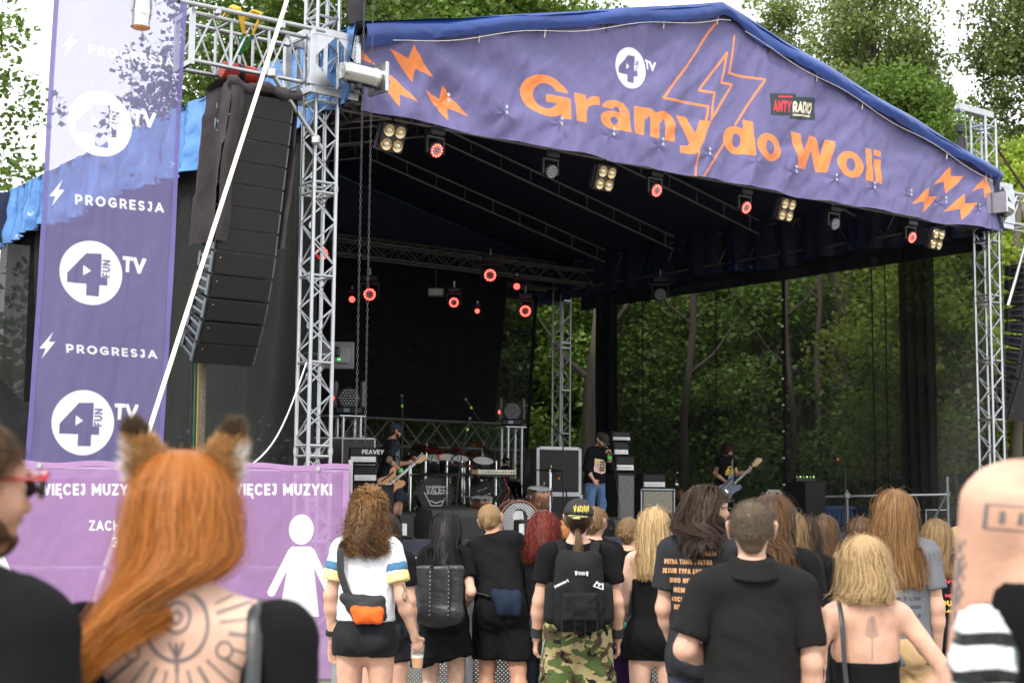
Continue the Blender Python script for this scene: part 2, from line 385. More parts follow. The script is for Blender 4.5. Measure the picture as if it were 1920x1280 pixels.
# ------------------------------------------------------------------ cloth sheets that carry print
def cloth_mat(name, base, layers, rough=.65, alpha=0.0, transl=.25, weave=.0006, edge=.004, spec=.3, var=.05, alpha_print=0.0):
    """layers: [(attribute, colour)], attribute < 0 is printed; alpha = share of light that passes straight through the weave"""
    m, n, b = new_mat(name); L = n.links.new
    tcn = n.nodes.new('ShaderNodeTexCoord'); no = n.nodes.new('ShaderNodeTexNoise'); no.inputs['Scale'].default_value = 1.3; no.inputs['Detail'].default_value = 6
    L(tcn.outputs['Object'], no.inputs['Vector'])
    rgb = n.nodes.new('ShaderNodeRGB'); rgb.outputs[0].default_value = (*base, 1); cur = rgb.outputs[0]; fac = None
    for at, col in layers:
        A = n.nodes.new('ShaderNodeAttribute'); A.attribute_name = at
        mr = n.nodes.new('ShaderNodeMapRange'); mr.inputs[1].default_value = edge; mr.inputs[2].default_value = -edge
        L(A.outputs['Fac'], mr.inputs[0]); mxn = n.nodes.new('ShaderNodeMixRGB'); L(mr.outputs[0], mxn.inputs[0]); L(cur, mxn.inputs[1])
        mxn.inputs[2].default_value = (*col, 1); cur = mxn.outputs[0]
        if fac is None: fac = mr.outputs[0]
        else:
            ad = n.nodes.new('ShaderNodeMath'); ad.operation = 'MAXIMUM'; L(fac, ad.inputs[0]); L(mr.outputs[0], ad.inputs[1]); fac = ad.outputs[0]
    mr2 = n.nodes.new('ShaderNodeMapRange'); mr2.inputs[1].default_value = .3; mr2.inputs[2].default_value = .7; mr2.inputs[3].default_value = 1 - var; mr2.inputs[4].default_value = 1 + var
    L(no.outputs['Fac'], mr2.inputs[0]); vm = n.nodes.new('ShaderNodeVectorMath'); vm.operation = 'SCALE'; L(cur, vm.inputs[0]); L(mr2.outputs[0], vm.inputs['Scale'])
    L(vm.outputs[0], b.inputs['Base Color']); b.inputs['Roughness'].default_value = rough; b.inputs['Specular IOR Level'].default_value = spec
    n2 = n.nodes.new('ShaderNodeTexNoise'); n2.inputs['Scale'].default_value = 7; n2.inputs['Detail'].default_value = 4; L(tcn.outputs['Object'], n2.inputs['Vector'])
    bp = n.nodes.new('ShaderNodeBump'); bp.inputs['Strength'].default_value = 1; bp.inputs['Distance'].default_value = .012; L(n2.outputs['Fac'], bp.inputs['Height']); L(bp.outputs[0], b.inputs['Normal'])
    tr = n.nodes.new('ShaderNodeBsdfTranslucent'); L(vm.outputs[0], tr.inputs[0]); m1 = n.nodes.new('ShaderNodeMixShader'); m1.inputs[0].default_value = transl
    L(b.outputs[0], m1.inputs[1]); L(tr.outputs[0], m1.inputs[2]); res = m1.outputs[0]
    if alpha:
        tp = n.nodes.new('ShaderNodeBsdfTransparent'); m2 = n.nodes.new('ShaderNodeMixShader')
        if fac is not None:
            mr3 = n.nodes.new('ShaderNodeMapRange'); mr3.inputs[3].default_value = alpha; mr3.inputs[4].default_value = alpha_print; L(fac, mr3.inputs[0]); L(mr3.outputs[0], m2.inputs[0])
        else: m2.inputs[0].default_value = alpha
        L(res, m2.inputs[1]); L(tp.outputs[0], m2.inputs[2]); res = m2.outputs[0]
    L(res, n.nodes['Material Output'].inputs[0])
    return m
def sheet(name, nu, nv, fn, m, parent=None, root=None, prints=None):
    """fn(U, V) -> (P3, P2): 3-D points and the flat coordinates the print is laid out in; thin cloth"""
    U, V = np.meshgrid(np.linspace(0, 1, nu), np.linspace(0, 1, nv)); P3, P2 = fn(U.ravel(), V.ravel())
    if root is not None or parent is not None: P3 = to_local(P3, root or parent)
    I = np.arange(nu * nv).reshape(nv, nu)
    Fq = np.stack([I[:-1, :-1], I[:-1, 1:], I[1:, 1:], I[1:, :-1]], -1).reshape(-1, 4)
    me = mesh_np(name, P3, Fq, True); me.materials.append(m)
    for at, f in (prints or {}).items():
        A = me.attributes.new(at, 'FLOAT', 'POINT'); A.data.foreach_set('value', np.clip(f(P2), -.5, .5).astype(np.float32))
    return link(name, me, parent)
# ------------------------------------------------------------------ shared materials
ALU = mat('aluminium', (.42, .43, .44), .36, 1.0, .12, 9, .0006, 60)
ALU_W = mat('bright_aluminium', (.44, .45, .47), .34, 1.0, .10, 7, .0005, 50)
STEEL = mat('galvanised_steel', (.42, .43, .44), .45, .9, .2, 14, .0006, 70)
DARKPIPE = mat('dull_truss_pipe', (.20, .19, .18), .5, .6, .2, 8)
BLACKM = mat('black_painted_metal', (.018, .018, .02), .45, .2, .25, 12, .0005, 90)
BLACKP = mat('black_plastic', (.008, .008, .009), .5, 0, .2, 12, .0004, 120)
BLACKC = mat('black_cloth', (.012, .012, .014), .95, 0, .3, 5, .003, 22, spec=.15)
GREYC = mat('charcoal_cloth', (.04, .037, .042), .95, 0, .25, 5, .003, 22, spec=.15)
NAVYC = mat('navy_cloth', (.03, .033, .05), .9, 0, .25, 4, .003, 18, spec=.2)
WHITEM = mat('white_paint', (.75, .75, .74), .5, 0, .06)
ROPE = mat('pale_rope', (.62, .60, .54), .9, 0, .15, 60)
CHROME = mat('chrome', (.8, .8, .82), .14, 1.0, .03)
GREYP = mat('grey_plastic', (.10, .10, .105), .5, 0, .15, 10)
WOODD = mat('dark_ply', (.05, .045, .042), .7, 0, .25, 7, .001, 40)
RUBBER = mat('cable_rubber', (.012, .012, .012), .7, 0, .2)
REDLED = mat('red_led', (.8, .03, .02), .4, 0, .02, emit=(1, .04, .03, 9))

# ------------------------------------------------------------------ ground
def ground_mat():
    m, n, b = new_mat('dusty_paving'); L = n.links.new
    tcn = n.nodes.new('ShaderNodeTexCoord')
    no = n.nodes.new('ShaderNodeTexNoise'); no.inputs['Scale'].default_value = 1.1; no.inputs['Detail'].default_value = 9; L(tcn.outputs['Object'], no.inputs['Vector'])
    n2 = n.nodes.new('ShaderNodeTexNoise'); n2.inputs['Scale'].default_value = 60; n2.inputs['Detail'].default_value = 6; L(tcn.outputs['Object'], n2.inputs['Vector'])
    r = n.nodes.new('ShaderNodeValToRGB'); e = r.color_ramp.elements; e[0].position = .35; e[0].color = (.17, .155, .135, 1); e[1].position = .65; e[1].color = (.30, .28, .25, 1)
    L(no.outputs['Fac'], r.inputs[0]); mxn = n.nodes.new('ShaderNodeMixRGB'); mxn.blend_type = 'OVERLAY'; mxn.inputs[0].default_value = .6; L(r.outputs[0], mxn.inputs[1]); L(n2.outputs['Fac'], mxn.inputs[2])
    sx = n.nodes.new('ShaderNodeSeparateXYZ'); L(tcn.outputs['Object'], sx.inputs[0])
    mr = n.nodes.new('ShaderNodeMapRange'); mr.inputs[1].default_value = 34; mr.inputs[2].default_value = 40; L(sx.outputs['Y'], mr.inputs[0])
    gr = n.nodes.new('ShaderNodeMixRGB'); L(mr.outputs[0], gr.inputs[0]); L(mxn.outputs[0], gr.inputs[1]); gr.inputs[2].default_value = (.045, .06, .022, 1)
    L(gr.outputs[0], b.inputs['Base Color']); b.inputs['Roughness'].default_value = .95
    bp = n.nodes.new('ShaderNodeBump'); bp.inputs['Distance'].default_value = .01; L(n2.outputs['Fac'], bp.inputs['Height']); L(bp.outputs[0], b.inputs['Normal'])
    return m
gb = MB(); gb.add([(-400, -60, 0), (400, -60, 0), (400, 900, 0), (-400, 900, 0)], [(0, 1, 2, 3)])
tag(gb.build('ground', ground_mat()), kind='structure')

# ------------------------------------------------------------------ trees
def leaf_mat(name, c0, c1, transl=.35):
    m, n, b = new_mat(name); L = n.links.new
    ge = n.nodes.new('ShaderNodeNewGeometry'); r = n.nodes.new('ShaderNodeValToRGB'); e = r.color_ramp.elements
    e[0].color = (*c0, 1); e[1].color = (*c1, 1); L(ge.outputs['Random Per Island'], r.inputs[0])
    oi = n.nodes.new('ShaderNodeObjectInfo'); hs = n.nodes.new('ShaderNodeHueSaturation'); mr = n.nodes.new('ShaderNodeMapRange')
    mr.inputs[3].default_value = .8; mr.inputs[4].default_value = 1.2; L(oi.outputs['Random'], mr.inputs[0]); L(mr.outputs[0], hs.inputs['Value']); L(r.outputs[0], hs.inputs['Color'])
    L(hs.outputs[0], b.inputs['Base Color']); b.inputs['Roughness'].default_value = .5; b.inputs['Specular IOR Level'].default_value = .35
    tr = n.nodes.new('ShaderNodeBsdfTranslucent'); hs2 = n.nodes.new('ShaderNodeHueSaturation'); hs2.inputs['Hue'].default_value = .485; hs2.inputs['Value'].default_value = 1.6; L(hs.outputs[0], hs2.inputs['Color']); L(hs2.outputs[0], tr.inputs[0])
    mxs = n.nodes.new('ShaderNodeMixShader'); mxs.inputs[0].default_value = transl; L(b.outputs[0], mxs.inputs[1]); L(tr.outputs[0], mxs.inputs[2]); L(mxs.outputs[0], n.nodes['Material Output'].inputs[0])
    return m
LEAF_M = leaf_mat('maple_leaf', (.058, .11, .017), (.15, .24, .04))
LEAF_P = leaf_mat('poplar_leaf', (.085, .125, .03), (.21, .27, .085), .3)
LEAF_Y = leaf_mat('light_green_leaf', (.13, .21, .022), (.30, .39, .055), .45)
BARK = mat('bark', (.10, .085, .068), .95, 0, .35, 5, .02, 9, stretch=(1, 1, .15), spec=.2)
def leaves_mesh(name, C, size, m, r, droop=.3):
    """folded leaf blades: 4 vertices, 2 faces each"""
    n = len(C); nrm = r.normal(size=(n, 3)); nrm[:, 2] = np.abs(nrm[:, 2]) + .35; nrm /= np.linalg.norm(nrm, axis=1)[:, None]
    d = r.normal(size=(n, 3)); d[:, 2] -= droop; d -= nrm * (d * nrm).sum(1)[:, None]; d /= np.linalg.norm(d, axis=1)[:, None]
    s = np.cross(nrm, d); L = size * r.uniform(.6, 1.35, n)[:, None]
    a = C - d * L * .5; b = C + d * L * .55; p = C + s * L * .42 - nrm * L * .1 - d * L * .08; q = C - s * L * .42 - nrm * L * .1 - d * L * .08
    V = np.stack([a, p, b, q], 1).reshape(-1, 3); k = np.arange(n)[:, None] * 4
    Fq = np.concatenate([k + np.array([0, 1, 2]), k + np.array([0, 2, 3])], 0)
    me = mesh_np(name, V, Fq); me.materials.append(m); return me
def make_tree_meshes(name, h, rad, base, nl, leaf, m, seed, shape='broad', trunk=.22, ncl=150):
    r = np.random.default_rng(seed); mb = MB(); lean = r.normal(0, .35, 2)
    T = np.array([[lean[0] * (t ** 1.5) + .15 * sin(5 * t + seed), lean[1] * (t ** 1.5) + .12 * cos(4 * t), t * h * .93] for t in np.linspace(0, 1, 10)])
    mb.tube(T, np.linspace(trunk, .03, 10) * np.array([1.35] + [1] * 9), 9); C = []
    for i in range(ncl):
        t = r.uniform(0, 1) ** (.85 if shape == 'broad' else 1.0); z = base + (h - base) * t
        prof = (sin(pi * min(1, .18 + t * .80)) ** .7) if shape == 'broad' else (1 - .62 * t ** 1.8) * min(1, .35 + 3 * t)
        rr = rad * prof * sqrt(r.uniform(.06, 1)); a = r.uniform(0, 2 * pi)
        k = min(9, max(0, z / (h * .93) * 9)); tp = np.array([np.interp(k, range(10), T[:, j]) for j in range(3)])
        c = np.array([tp[0] + rr * cos(a), tp[1] + rr * sin(a), z]); C.append(c)
        if i % 2 == 0:
            zb = max(base * .7, z - rr * (.7 if shape == 'broad' else 1.3)); kb = zb / (h * .93) * 9; s0 = np.array([np.interp(kb, range(10), T[:, j]) for j in range(3)])
            mid = s0 * .5 + c * .5 + r.normal(0, .12, 3) * rr * .6; r0 = min(.09, .02 + .018 * rr)
            mb.tube([s0, s0 * .7 + mid * .3, mid, c], [r0, r0 * .8, r0 * .55, .012], 5)
    C = np.array(C); cs = r.uniform(.45, 1.05, len(C)) * (rad * .26 + .25); w = cs ** 2; idx = r.choice(len(C), nl, p=w / w.sum())
    g = r.normal(size=(nl, 3)); g /= np.linalg.norm(g, axis=1)[:, None]; g *= (r.uniform(.15, 1, nl) ** .5)[:, None]; g[:, 2] *= .62
    P = C[idx] + g * cs[idx][:, None] * 1.15
    tm = mb.mesh('trunk'); tm.materials.append(BARK); sharp_smooth(tm, 1.2)
    return tm, leaves_mesh('crown', P, leaf, m, r)
TM = {
 'broad_a': make_tree_meshes('broad_a', 17, 4.6, 4.2, 60000, .15, LEAF_M, 11, ncl=190, trunk=.27),
 'broad_b': make_tree_meshes('broad_b', 15.5, 4.2, 3.4, 54000, .145, LEAF_M, 12, ncl=170, trunk=.2),
 'poplar_a': make_tree_meshes('poplar_a', 25, 3.3, 4.5, 85000, .145, LEAF_P, 13, 'poplar', .42, 280),
 'poplar_b': make_tree_meshes('poplar_b', 23, 2.6, 6, 44000, .14, LEAF_P, 14, 'poplar', .3, 170),
 'light': make_tree_meshes('light', 9.5, 3.0, 1.6, 26000, .145, LEAF_Y, 15, ncl=110, trunk=.11),
 'low': make_tree_meshes('low', 6.5, 2.7, .5, 22000, .13, LEAF_M, 16, ncl=90, trunk=.09),
}
def tree(kind, px, y, label, rz=0.0, s=1.0, group='trees standing behind the stage', sz=None, name=None):
    x = (px - 960) / F_PX * y
    nm = name or ('poplar_tree' if 'poplar' in kind else 'young_tree' if kind in ('light', 'low') else 'broadleaf_tree')
    t = thing(nm, label, 'tree', (x, y, 0), rz, group); t.scale = (s, s, sz or s)
    link('trunk', TM[kind][0], t); link('crown', TM[kind][1], t); return t
for a in [
 ('broad_a', -415, 31, 'dark leafy tree at the far left edge, beside the white sky', .4, 1.0),
 ('broad_a', 600, 37, 'broadleaf tree rising behind the speaker truss and near tower', 2.0, 1.02),
 ('broad_a', 740, 44, 'broadleaf tree showing above the left end of the blue roof edge', 3.3, 1.08),
 ('broad_b', 905, 46, 'broadleaf tree showing above the middle of the left roof slope', 4.2, 1.17),
 ('broad_a', 1075, 48, 'broadleaf tree showing above the roof left of the round badge', 5.1, 1.04),
 ('poplar_b', 1250, 58, 'distant pale poplar peeping over the roof just left of its peak', 1.0, .86),
 ('poplar_b', 1462, 52, 'loose pale poplar left of the big poplar above the right roof slope', 2.6, .86),
 ('poplar_a', 1612, 48, 'biggest poplar, full crown above the right slope of the roof', 1.3, .82, 'trees standing behind the stage', 1.05),
 ('poplar_b', 1742, 50, 'thin sparse poplar between the biggest poplar and the white sky gap', .2, .6, 'trees standing behind the stage', .74),
 ('poplar_a', 2010, 44, 'tall poplar cut by the right edge of the photo', 4.4, .82, 'trees standing behind the stage', 1.0),
 ('light', 1815, 35, 'bright green maple crown behind the far right tower', 1.0, 1.02),
 ('light', 1960, 33, 'bright green maple crown right of the far right tower', 3.0, 1.05),
 ('light', 1085, 47, 'yellow-green tree seen through the open corner behind the singer', 2.2, 1.15),
 ('light', 1030, 52, 'light green tree deeper in the open corner, left of the rear tower', 4.2, .95),
 ('low', 960, 40, 'leafy shrubby tree behind the mesh left of the rear tower', 0.7, 1.1),
 ('low', 830, 42, 'shrubby tree behind the drum kits under the black backdrop', 1.9, .9),
 ('low', 700, 41, 'shrubby tree behind the guitarist under the black backdrop', 3.1, .95),
 ('broad_b', 1190, 42, 'shady tree behind the left part of the right mesh wall', 2.5, .9),
 ('low', 1270, 38, 'low leafy tree behind the mesh between singer and bassist', 4.0, 1.0),
 ('broad_a', 1345, 45, 'shady tree behind the mesh above the bassist', .8, .95),
 ('light', 1440, 43, 'light green tree behind the mesh right of the bassist', 5.2, 1.05),
 ('low', 1500, 36, 'low leafy tree behind the mesh beside the seam strap', 2.2, 1.05),
 ('broad_b', 1660, 40, 'shady tree behind the right mesh wall by the dark fold', 3.7, .85),
 ('low', 1730, 34, 'low leafy tree behind the right mesh wall near the scaffold rail', 5.6, 1.0),
 ('light', 1800, 31, 'light green tree behind the mesh next to the far right tower', .3, .8),
]: tree(*a)
def bare_trunk(px, y, h, r0, label, lean=0.0, fork=True, seed=0):
    r = np.random.default_rng(seed); x = (px - 960) / F_PX * y; t = thing('tree_trunk', label, 'tree trunk', (x, y, 0), 0, 'bare trunks in the wood behind the mesh')
    z = np.linspace(0, h, 9); P = np.stack([x + lean * (z / h) ** 1.3 * h + .05 * np.sin(z * 1.7 + seed), y + 0 * z, z], 1)
    mb = MB().tube(P, np.linspace(r0 * 1.2, r0 * .55, 9), 10); mb.build('trunk', BARK, t, smooth=True)
    if fork:
        for i in (4, 5, 6):
            s = 1 if (i + seed) % 2 else -1; b0 = P[i]; L = r.uniform(1.2, 2.2)
            MB().tube([b0, b0 + np.array([s * L * .3, -.1, L * .25]), b0 + np.array([s * L * .6, -.1, L * .7])], [r0 * .45, r0 * .35, r0 * .15], 7).build('limb', BARK, t, smooth=True)
for a in [
 (1583, 35, 8.5, .44, 'thickest dark trunk behind the right mesh wall', .0, False, 1),
 (1492, 32, 9, .07, 'slim pale trunk right of the seam strap behind the mesh', -.03, True, 2),
 (1535, 34, 10, .08, 'slim trunk just left of the thickest trunk behind the mesh', .01, True, 3),
 (1092, 36, 9, .19, 'dark leaning trunk in the open corner behind the singer', .07, True, 4),
 (1275, 34, 9, .10, 'thin trunk behind the mesh left of the bassist', .06, True, 5),
 (1440, 36, 8, .12, 'forked pale trunk behind the mesh right of the bassist', -.03, True, 6),
 (1905, 30, 8, .12, 'pale trunk right of the far right tower under the speakers', .02, True, 7),
 (1790, 37, 10, .16, 'trunk behind the mesh beside the far right tower', .0, True, 8),
 (985, 41, 11, .2, 'dark trunk left of the rear corner tower', .02, False, 9),
]: bare_trunk(*a)
def wood():
    """the far wood behind everything: one mass of leaves"""
    r = np.random.default_rng(5); n = 42000; P = np.stack([r.uniform(-26, 34, n), r.uniform(58, 72, n), r.uniform(0, 1, n) ** 1.1 * 11.5], 1)
    P[:, 2] *= .72 + .28 * np.sin(P[:, 0] * .7) * np.cos(P[:, 0] * .23 + 1)
    o = link('far_wood', leaves_mesh('far_wood', P, .42, LEAF_M, r)); tag(o, 'dense green wood far behind the stage', 'wood', kind='stuff')
wood()

# ------------------------------------------------------------------ stage deck
DZ = 1.1
deck = bpy.data.objects.new('stage', None); COL.objects.link(deck); deck.location = S(6.5, 5.8, 0); deck.rotation_euler = (0, 0, ST)
tag(deck, 'raised dark stage platform with black skirt under the blue roof', 'stage', kind='structure')
DECKM = mat('black_stage_ply', (.022, .021, .02), .55, 0, .35, 5, .001, 50)
pm = MB().box((0, 0, 0), (1.99, .99, .05), bev=.004).mesh('deck_panel'); pm.materials.append(DECKM)
for i in range(6):
    for j in range(10):
        o = link('deck_panel', pm, deck); o.location = (-5 + i * 2.0, -4.6 + j * 1.0, DZ - .025)
MB().box(S(6.5, 5.7, .52), (12.0, 9.9, 1.03), np.array([SU, SV, UZ]).T).build('deck_frame', BLACKM, deck)
def skirt_fn(U, V):
    a = .5 + U * 12.0; z = .02 + V * 1.06; b = .55 + .02 * np.sin(a * 9 + np.sin(a * 3)) * (1 - V * .6)
    return S0 + a[:, None] * SU + b[:, None] * SV + z[:, None] * UZ, np.stack([a, z], 1)
sheet('skirt', 240, 6, skirt_fn, NAVYC, deck)
# ------------------------------------------------------------------ truss pieces
def lattice(t, P0, P1, e1, e2, w1, w2, m, cr=.024, br=.011, bay=.25, frames=None, nf=None):
    """four chords between P0 and P1 with zigzag braces on each face; e1, e2 the cross axes"""
    P0, P1 = np.asarray(P0, float), np.asarray(P1, float); L = np.linalg.norm(P1 - P0); d = (P1 - P0) / L
    cs = [(-1, -1), (1, -1), (1, 1), (-1, 1)]; c = [P0 + s1 * w1 / 2 * e1 + s2 * w2 / 2 * e2 for s1, s2 in cs]
    for q in c: member('chord', q, q + d * L, cr, m, t, n=10)
    n = max(2, int(round(L / bay))); h = L / n
    for k in range(4):
        a, b = c[k], c[(k + 1) % 4]
        for i in range(n):
            p, q = (a, b) if (i + k) % 2 == 0 else (b, a)
            member('brace', p + d * i * h, q + d * (i + 1) * h, br, m, t, n=6)
    for z in (frames if frames is not None else []):
        for k in range(4): member('cross_bar', c[k] + d * z, c[(k + 1) % 4] + d * z, cr * .8, m, t, n=8)
def tower(a, b, top, label, joints, bars, m=ALU_W):
    t = thing('truss_tower', label, 'tower', S(a, b), ST, 'lattice towers that carry the stage roof')
    lattice(t, S(a, b, .04), S(a, b, top), SU, SV, .29, .29, m, frames=[z - .04 for j in joints for z in (j - .06, j + .06) if z < top] + [z - .04 for z in bars if z < top])
    for j in joints:
        for s1 in (-1, 1):
            for s2 in (-1, 1):
                if j < top: MB().cyl(S(a + s1 * .145, b + s2 * .145, j - .035), S(a + s1 * .145, b + s2 * .145, j + .035), .031, n=10).build('coupler', STEEL, t, smooth=True)
    MB().box(S(a, b, .02), (.7, .7, .04), np.array([SU, SV, UZ]).T, bev=.005).build('base_plate', STEEL, t)
    return t
J = [2.15, 5.22, 8.29]; BR_ = [.1, 1.12, 3.17, 4.18, 6.25, 7.27, 9.3, 10.3]
tower(0, 0, 10.6, 'near silver lattice tower in front of the stage, left of centre', J, BR_)
tw_r = tower(WID - .02, 0, 8.2, 'silver lattice tower at the far right with pulley arm on top', [2.0, 5.05], [.1, 1.0, 3.0, 4.0, 6.05, 7.1, 8.05])
tower(WID, DEP, 7.4, 'rear lattice tower seen behind the singer through the open corner', [2.05, 5.15], [.1, 1.05, 3.1, 4.1, 6.2, 7.1], ALU)
tower(1.0, DEP, 7.2, 'rear left lattice tower behind the black side curtain', [2.05, 5.15], [.1, 1.05, 3.1, 4.1, 6.2], ALU)
# pulley arm on the right tower
b1 = MB().box(S(WID - .25, 0, 8.3), (.95, .12, .12), np.array([SU, SV, UZ]).T, bev=.01); b1.build('pulley_arm', ALU, tw_r)
MB().lathe([(.02, -.05), (.07, -.05), (.06, 0), (.07, .05), (.02, .05)], S(WID - .68, 0, 8.28), SV, 16).build('pulley', STEEL, tw_r, smooth=True)

def sleeve(a, b, z0, z1, label):
    t = thing('sleeve_block', label, 'sleeve block', S(a, b, z0), ST, 'sleeve blocks on the towers'); h = .30; R = np.array([SU, SV, UZ]).T
    for z in (z0, z1):
        for s in (-1, 1):
            MB().box(S(a + s * h, b, z), (.05, 2 * h + .05, .09), R, bev=.006).build('frame_bar', ALU_W, t)
            MB().box(S(a, b + s * h, z), (2 * h - .05, .05, .09), R, bev=.006).build('frame_bar', ALU_W, t)
    for s1 in (-1, 1):
        for s2 in (-1, 1):
            MB().box(S(a + s1 * h, b + s2 * h, (z0 + z1) / 2), (.08, .08, z1 - z0 - .09), R, bev=.006).build('upright', ALU_W, t)
            MB().box(S(a + s1 * h * .45, b + s2 * (h + .028), (z0 + z1) / 2), (.05, .012, z1 - z0 - .1), R).build('guide_rail', ALU, t)
    for s1 in (-1, 1):
        for zz, sg in ((z0 + .05, 1), (z1 - .05, -1)):
            p = [S(a + s1 * .27, b - h - .03, zz), S(a + s1 * .02, b - h - .03, zz), S(a + s1 * .27, b - h - .03, zz + sg * .26)]
            MB().poly(p, -SV, .01).build('gusset', ALU_W, t)
    return t
sleeve(0, 0, 6.32, 7.02, 'aluminium sleeve block where roof and speaker arm meet the near tower')
sleeve(WID, 0, 6.3, 7.0, 'aluminium sleeve block on the far right tower')
# side arms that carry the loudspeakers
def arm(a0, a1, label, zlo=6.41, zhi=6.95):
    t = thing('side_truss', label, 'truss arm', S(a0, 0, zlo), ST, 'truss arms outside the towers'); L = a1 - a0; n = 3
    for s in (-1, 1):
        for z in (zlo, zhi): member('chord', S(a0, s * .2, z), S(a1, s * .2, z), .026, ALU_W, t, n=10)
        for i in range(n):
            x0, x1 = a0 + L * i / n, a0 + L * (i + 1) / n
            member('brace', S(x0, s * .2, zlo), S((x0 + x1) / 2, s * .2, zhi), .013, ALU_W, t); member('brace', S((x0 + x1) / 2, s * .2, zhi), S(x1, s * .2, zlo), .013, ALU_W, t)
            member('post', S(x1, s * .2, zlo), S(x1, s * .2, zhi), .02, ALU_W, t)
    for z in (zlo, zhi):
        for i in range(n + 1): member('cross_bar', S(a0 + L * i / n, -.2, z), S(a0 + L * i / n, .2, z), .016, ALU_W, t)
    R = np.array([SU, SV, UZ]).T
    for s in (-1, 1): MB().box(S(a1, s * .2, (zlo + zhi) / 2), (.05, .06, zhi - zlo + .1), R).build('end_frame', ALU_W, t)
    for z in (zlo - .02, zhi + .02): MB().box(S(a1, 0, z), (.05, .34, .06), R).build('end_frame', ALU_W, t)
    return t
arm(-.33, -1.75, 'silver truss arm left of the near tower holding the line array')
arm(WID + .33, WID + 2.2, 'silver truss arm right of the far right tower')
pp = thing('banner_pipe', 'grey scaffold pipe above the speaker arm carrying the tall banner', 'pipe', S(-2, -.3, 7.0), ST)
member('pipe', S(-3.55, -.32, 6.98), S(-.15, -.32, 7.03), .027, STEEL, pp, n=12)
for a in (-1.5, -.7, -.3): MB().box(S(a, -.3, 6.99), (.07, .09, .09), np.array([SU, SV, UZ]).T, bev=.012).build('clamp', STEEL, pp)
p2 = thing('brace_pipe', 'slanting scaffold pipe clamped to the near tower below the arm', 'pipe', S(-.5, -.3, 6.3), ST)
q0 = S(*[*on_b(505, 130, -.32)][:1], -.32, on_b(505, 130, -.32)[1]); q1 = S(on_b(605, 282, -.24)[0], -.24, on_b(605, 282, -.24)[1])
member('pipe', q0, q1, .028, STEEL, p2, n=12); MB().box(q0 * .13 + q1 * .87, (.1, .1, .1), bev=.015).build('clamp', STEEL, p2); MB().box(q0 * .95 + q1 * .05, (.1, .1, .1), bev=.015).build('clamp', STEEL, p2)
p3 = thing('brace_pipe', 'slanting scaffold pipe on the far right tower under its arm', 'pipe', S(WID + .5, -.2, 5.5), ST)
member('pipe', S(WID + .26, -.2, 4.95), S(WID + 1.0, -.2, 6.4), .028, STEEL, p3, n=12)

# ------------------------------------------------------------------ beams and rafters under the roof
def beam(P0, P1, e1, label, w=.38, h=.62, m=DARKPIPE):
    t = thing('roof_beam', label, 'beam', P0, ST, 'truss beams under the roof'); lattice(t, P0, P1, e1, UZ, w, h, m, .026, .013, .42)
    return t
beam(S(.3, .15, 6.65), S(WID - .3, .15, 6.65), SV, 'front roof beam behind the printed gable banner')
beam(S(.3, DEP, 6.75), S(WID - .3, DEP, 6.75), SV, 'rear roof beam running to the rear corner tower')
beam(S(WID, .35, 6.72), S(WID, DEP - .3, 6.72), SU, 'right roof beam above the mesh wall')
beam(S(.8, .6, 6.72), S(.8, DEP - .3, 6.72), SU, 'left roof beam above the black side curtain')
RIDGE, EAVE, RA = 8.64, 7.12, 6.32
for k, b in enumerate((2.4, 4.8, 7.2, 9.4)):
    t = thing('roof_rafter', ['first', 'second', 'third', 'rearmost'][k] + ' ladder rafter pair under the roof counted from the front', 'rafter', S(RA, b, 8.3), ST, 'ladder rafters under the roof')
    for s in (-1, 1):
        e = RA + s * 6.2
        for dz in (0, -.27): member('rail', S(RA + s * .1, b, RIDGE - .14 + dz), S(e, b, EAVE - .05 + dz), .022, DARKPIPE, t)
        for f in np.linspace(.04, .96, 9): member('rung', S(RA + s * 6.2 * f, b, RIDGE - .14 + f * (EAVE - RIDGE + .09)), S(RA + s * 6.2 * f, b, RIDGE - .41 + f * (EAVE - RIDGE + .09)), .014, DARKPIPE, t)
t = thing('ridge_pipe', 'dark pipe along the roof ridge inside the stage', 'pipe', S(RA, 1, 8.6), ST); member('pipe', S(RA, .1, RIDGE - .1), S(RA, DEP, RIDGE - .1), .03, DARKPIPE, t)
t = thing('hanging_truss', 'dark lighting truss hung across the rear of the stage roof', 'truss', S(3, 6, 6.5), ST); lattice(t, S(.6, 9.9, 6.5), S(WID - .6, 9.9, 6.5), SV, UZ, .29, .29, DARKPIPE, .024, .011, .4)
t = thing('back_truss', 'low horizontal truss behind the drums under the black backdrop', 'truss', S(4, 11, 2.5), ST)
zl = on_b(840, 842, 10.7)[1]; zh = on_b(840, 788, 10.7)[1]
lattice(t, S(2.2, 10.7, (zl + zh) / 2), S(11.2, 10.7, (zl + zh) / 2), SV, UZ, .3, zh - zl - .05, DARKPIPE, .026, .014, .5)
for a in (2.4, 6.6, 11.0): member('post', S(a, 10.7, DZ), S(a, 10.7, zl), .03, DARKPIPE, t)

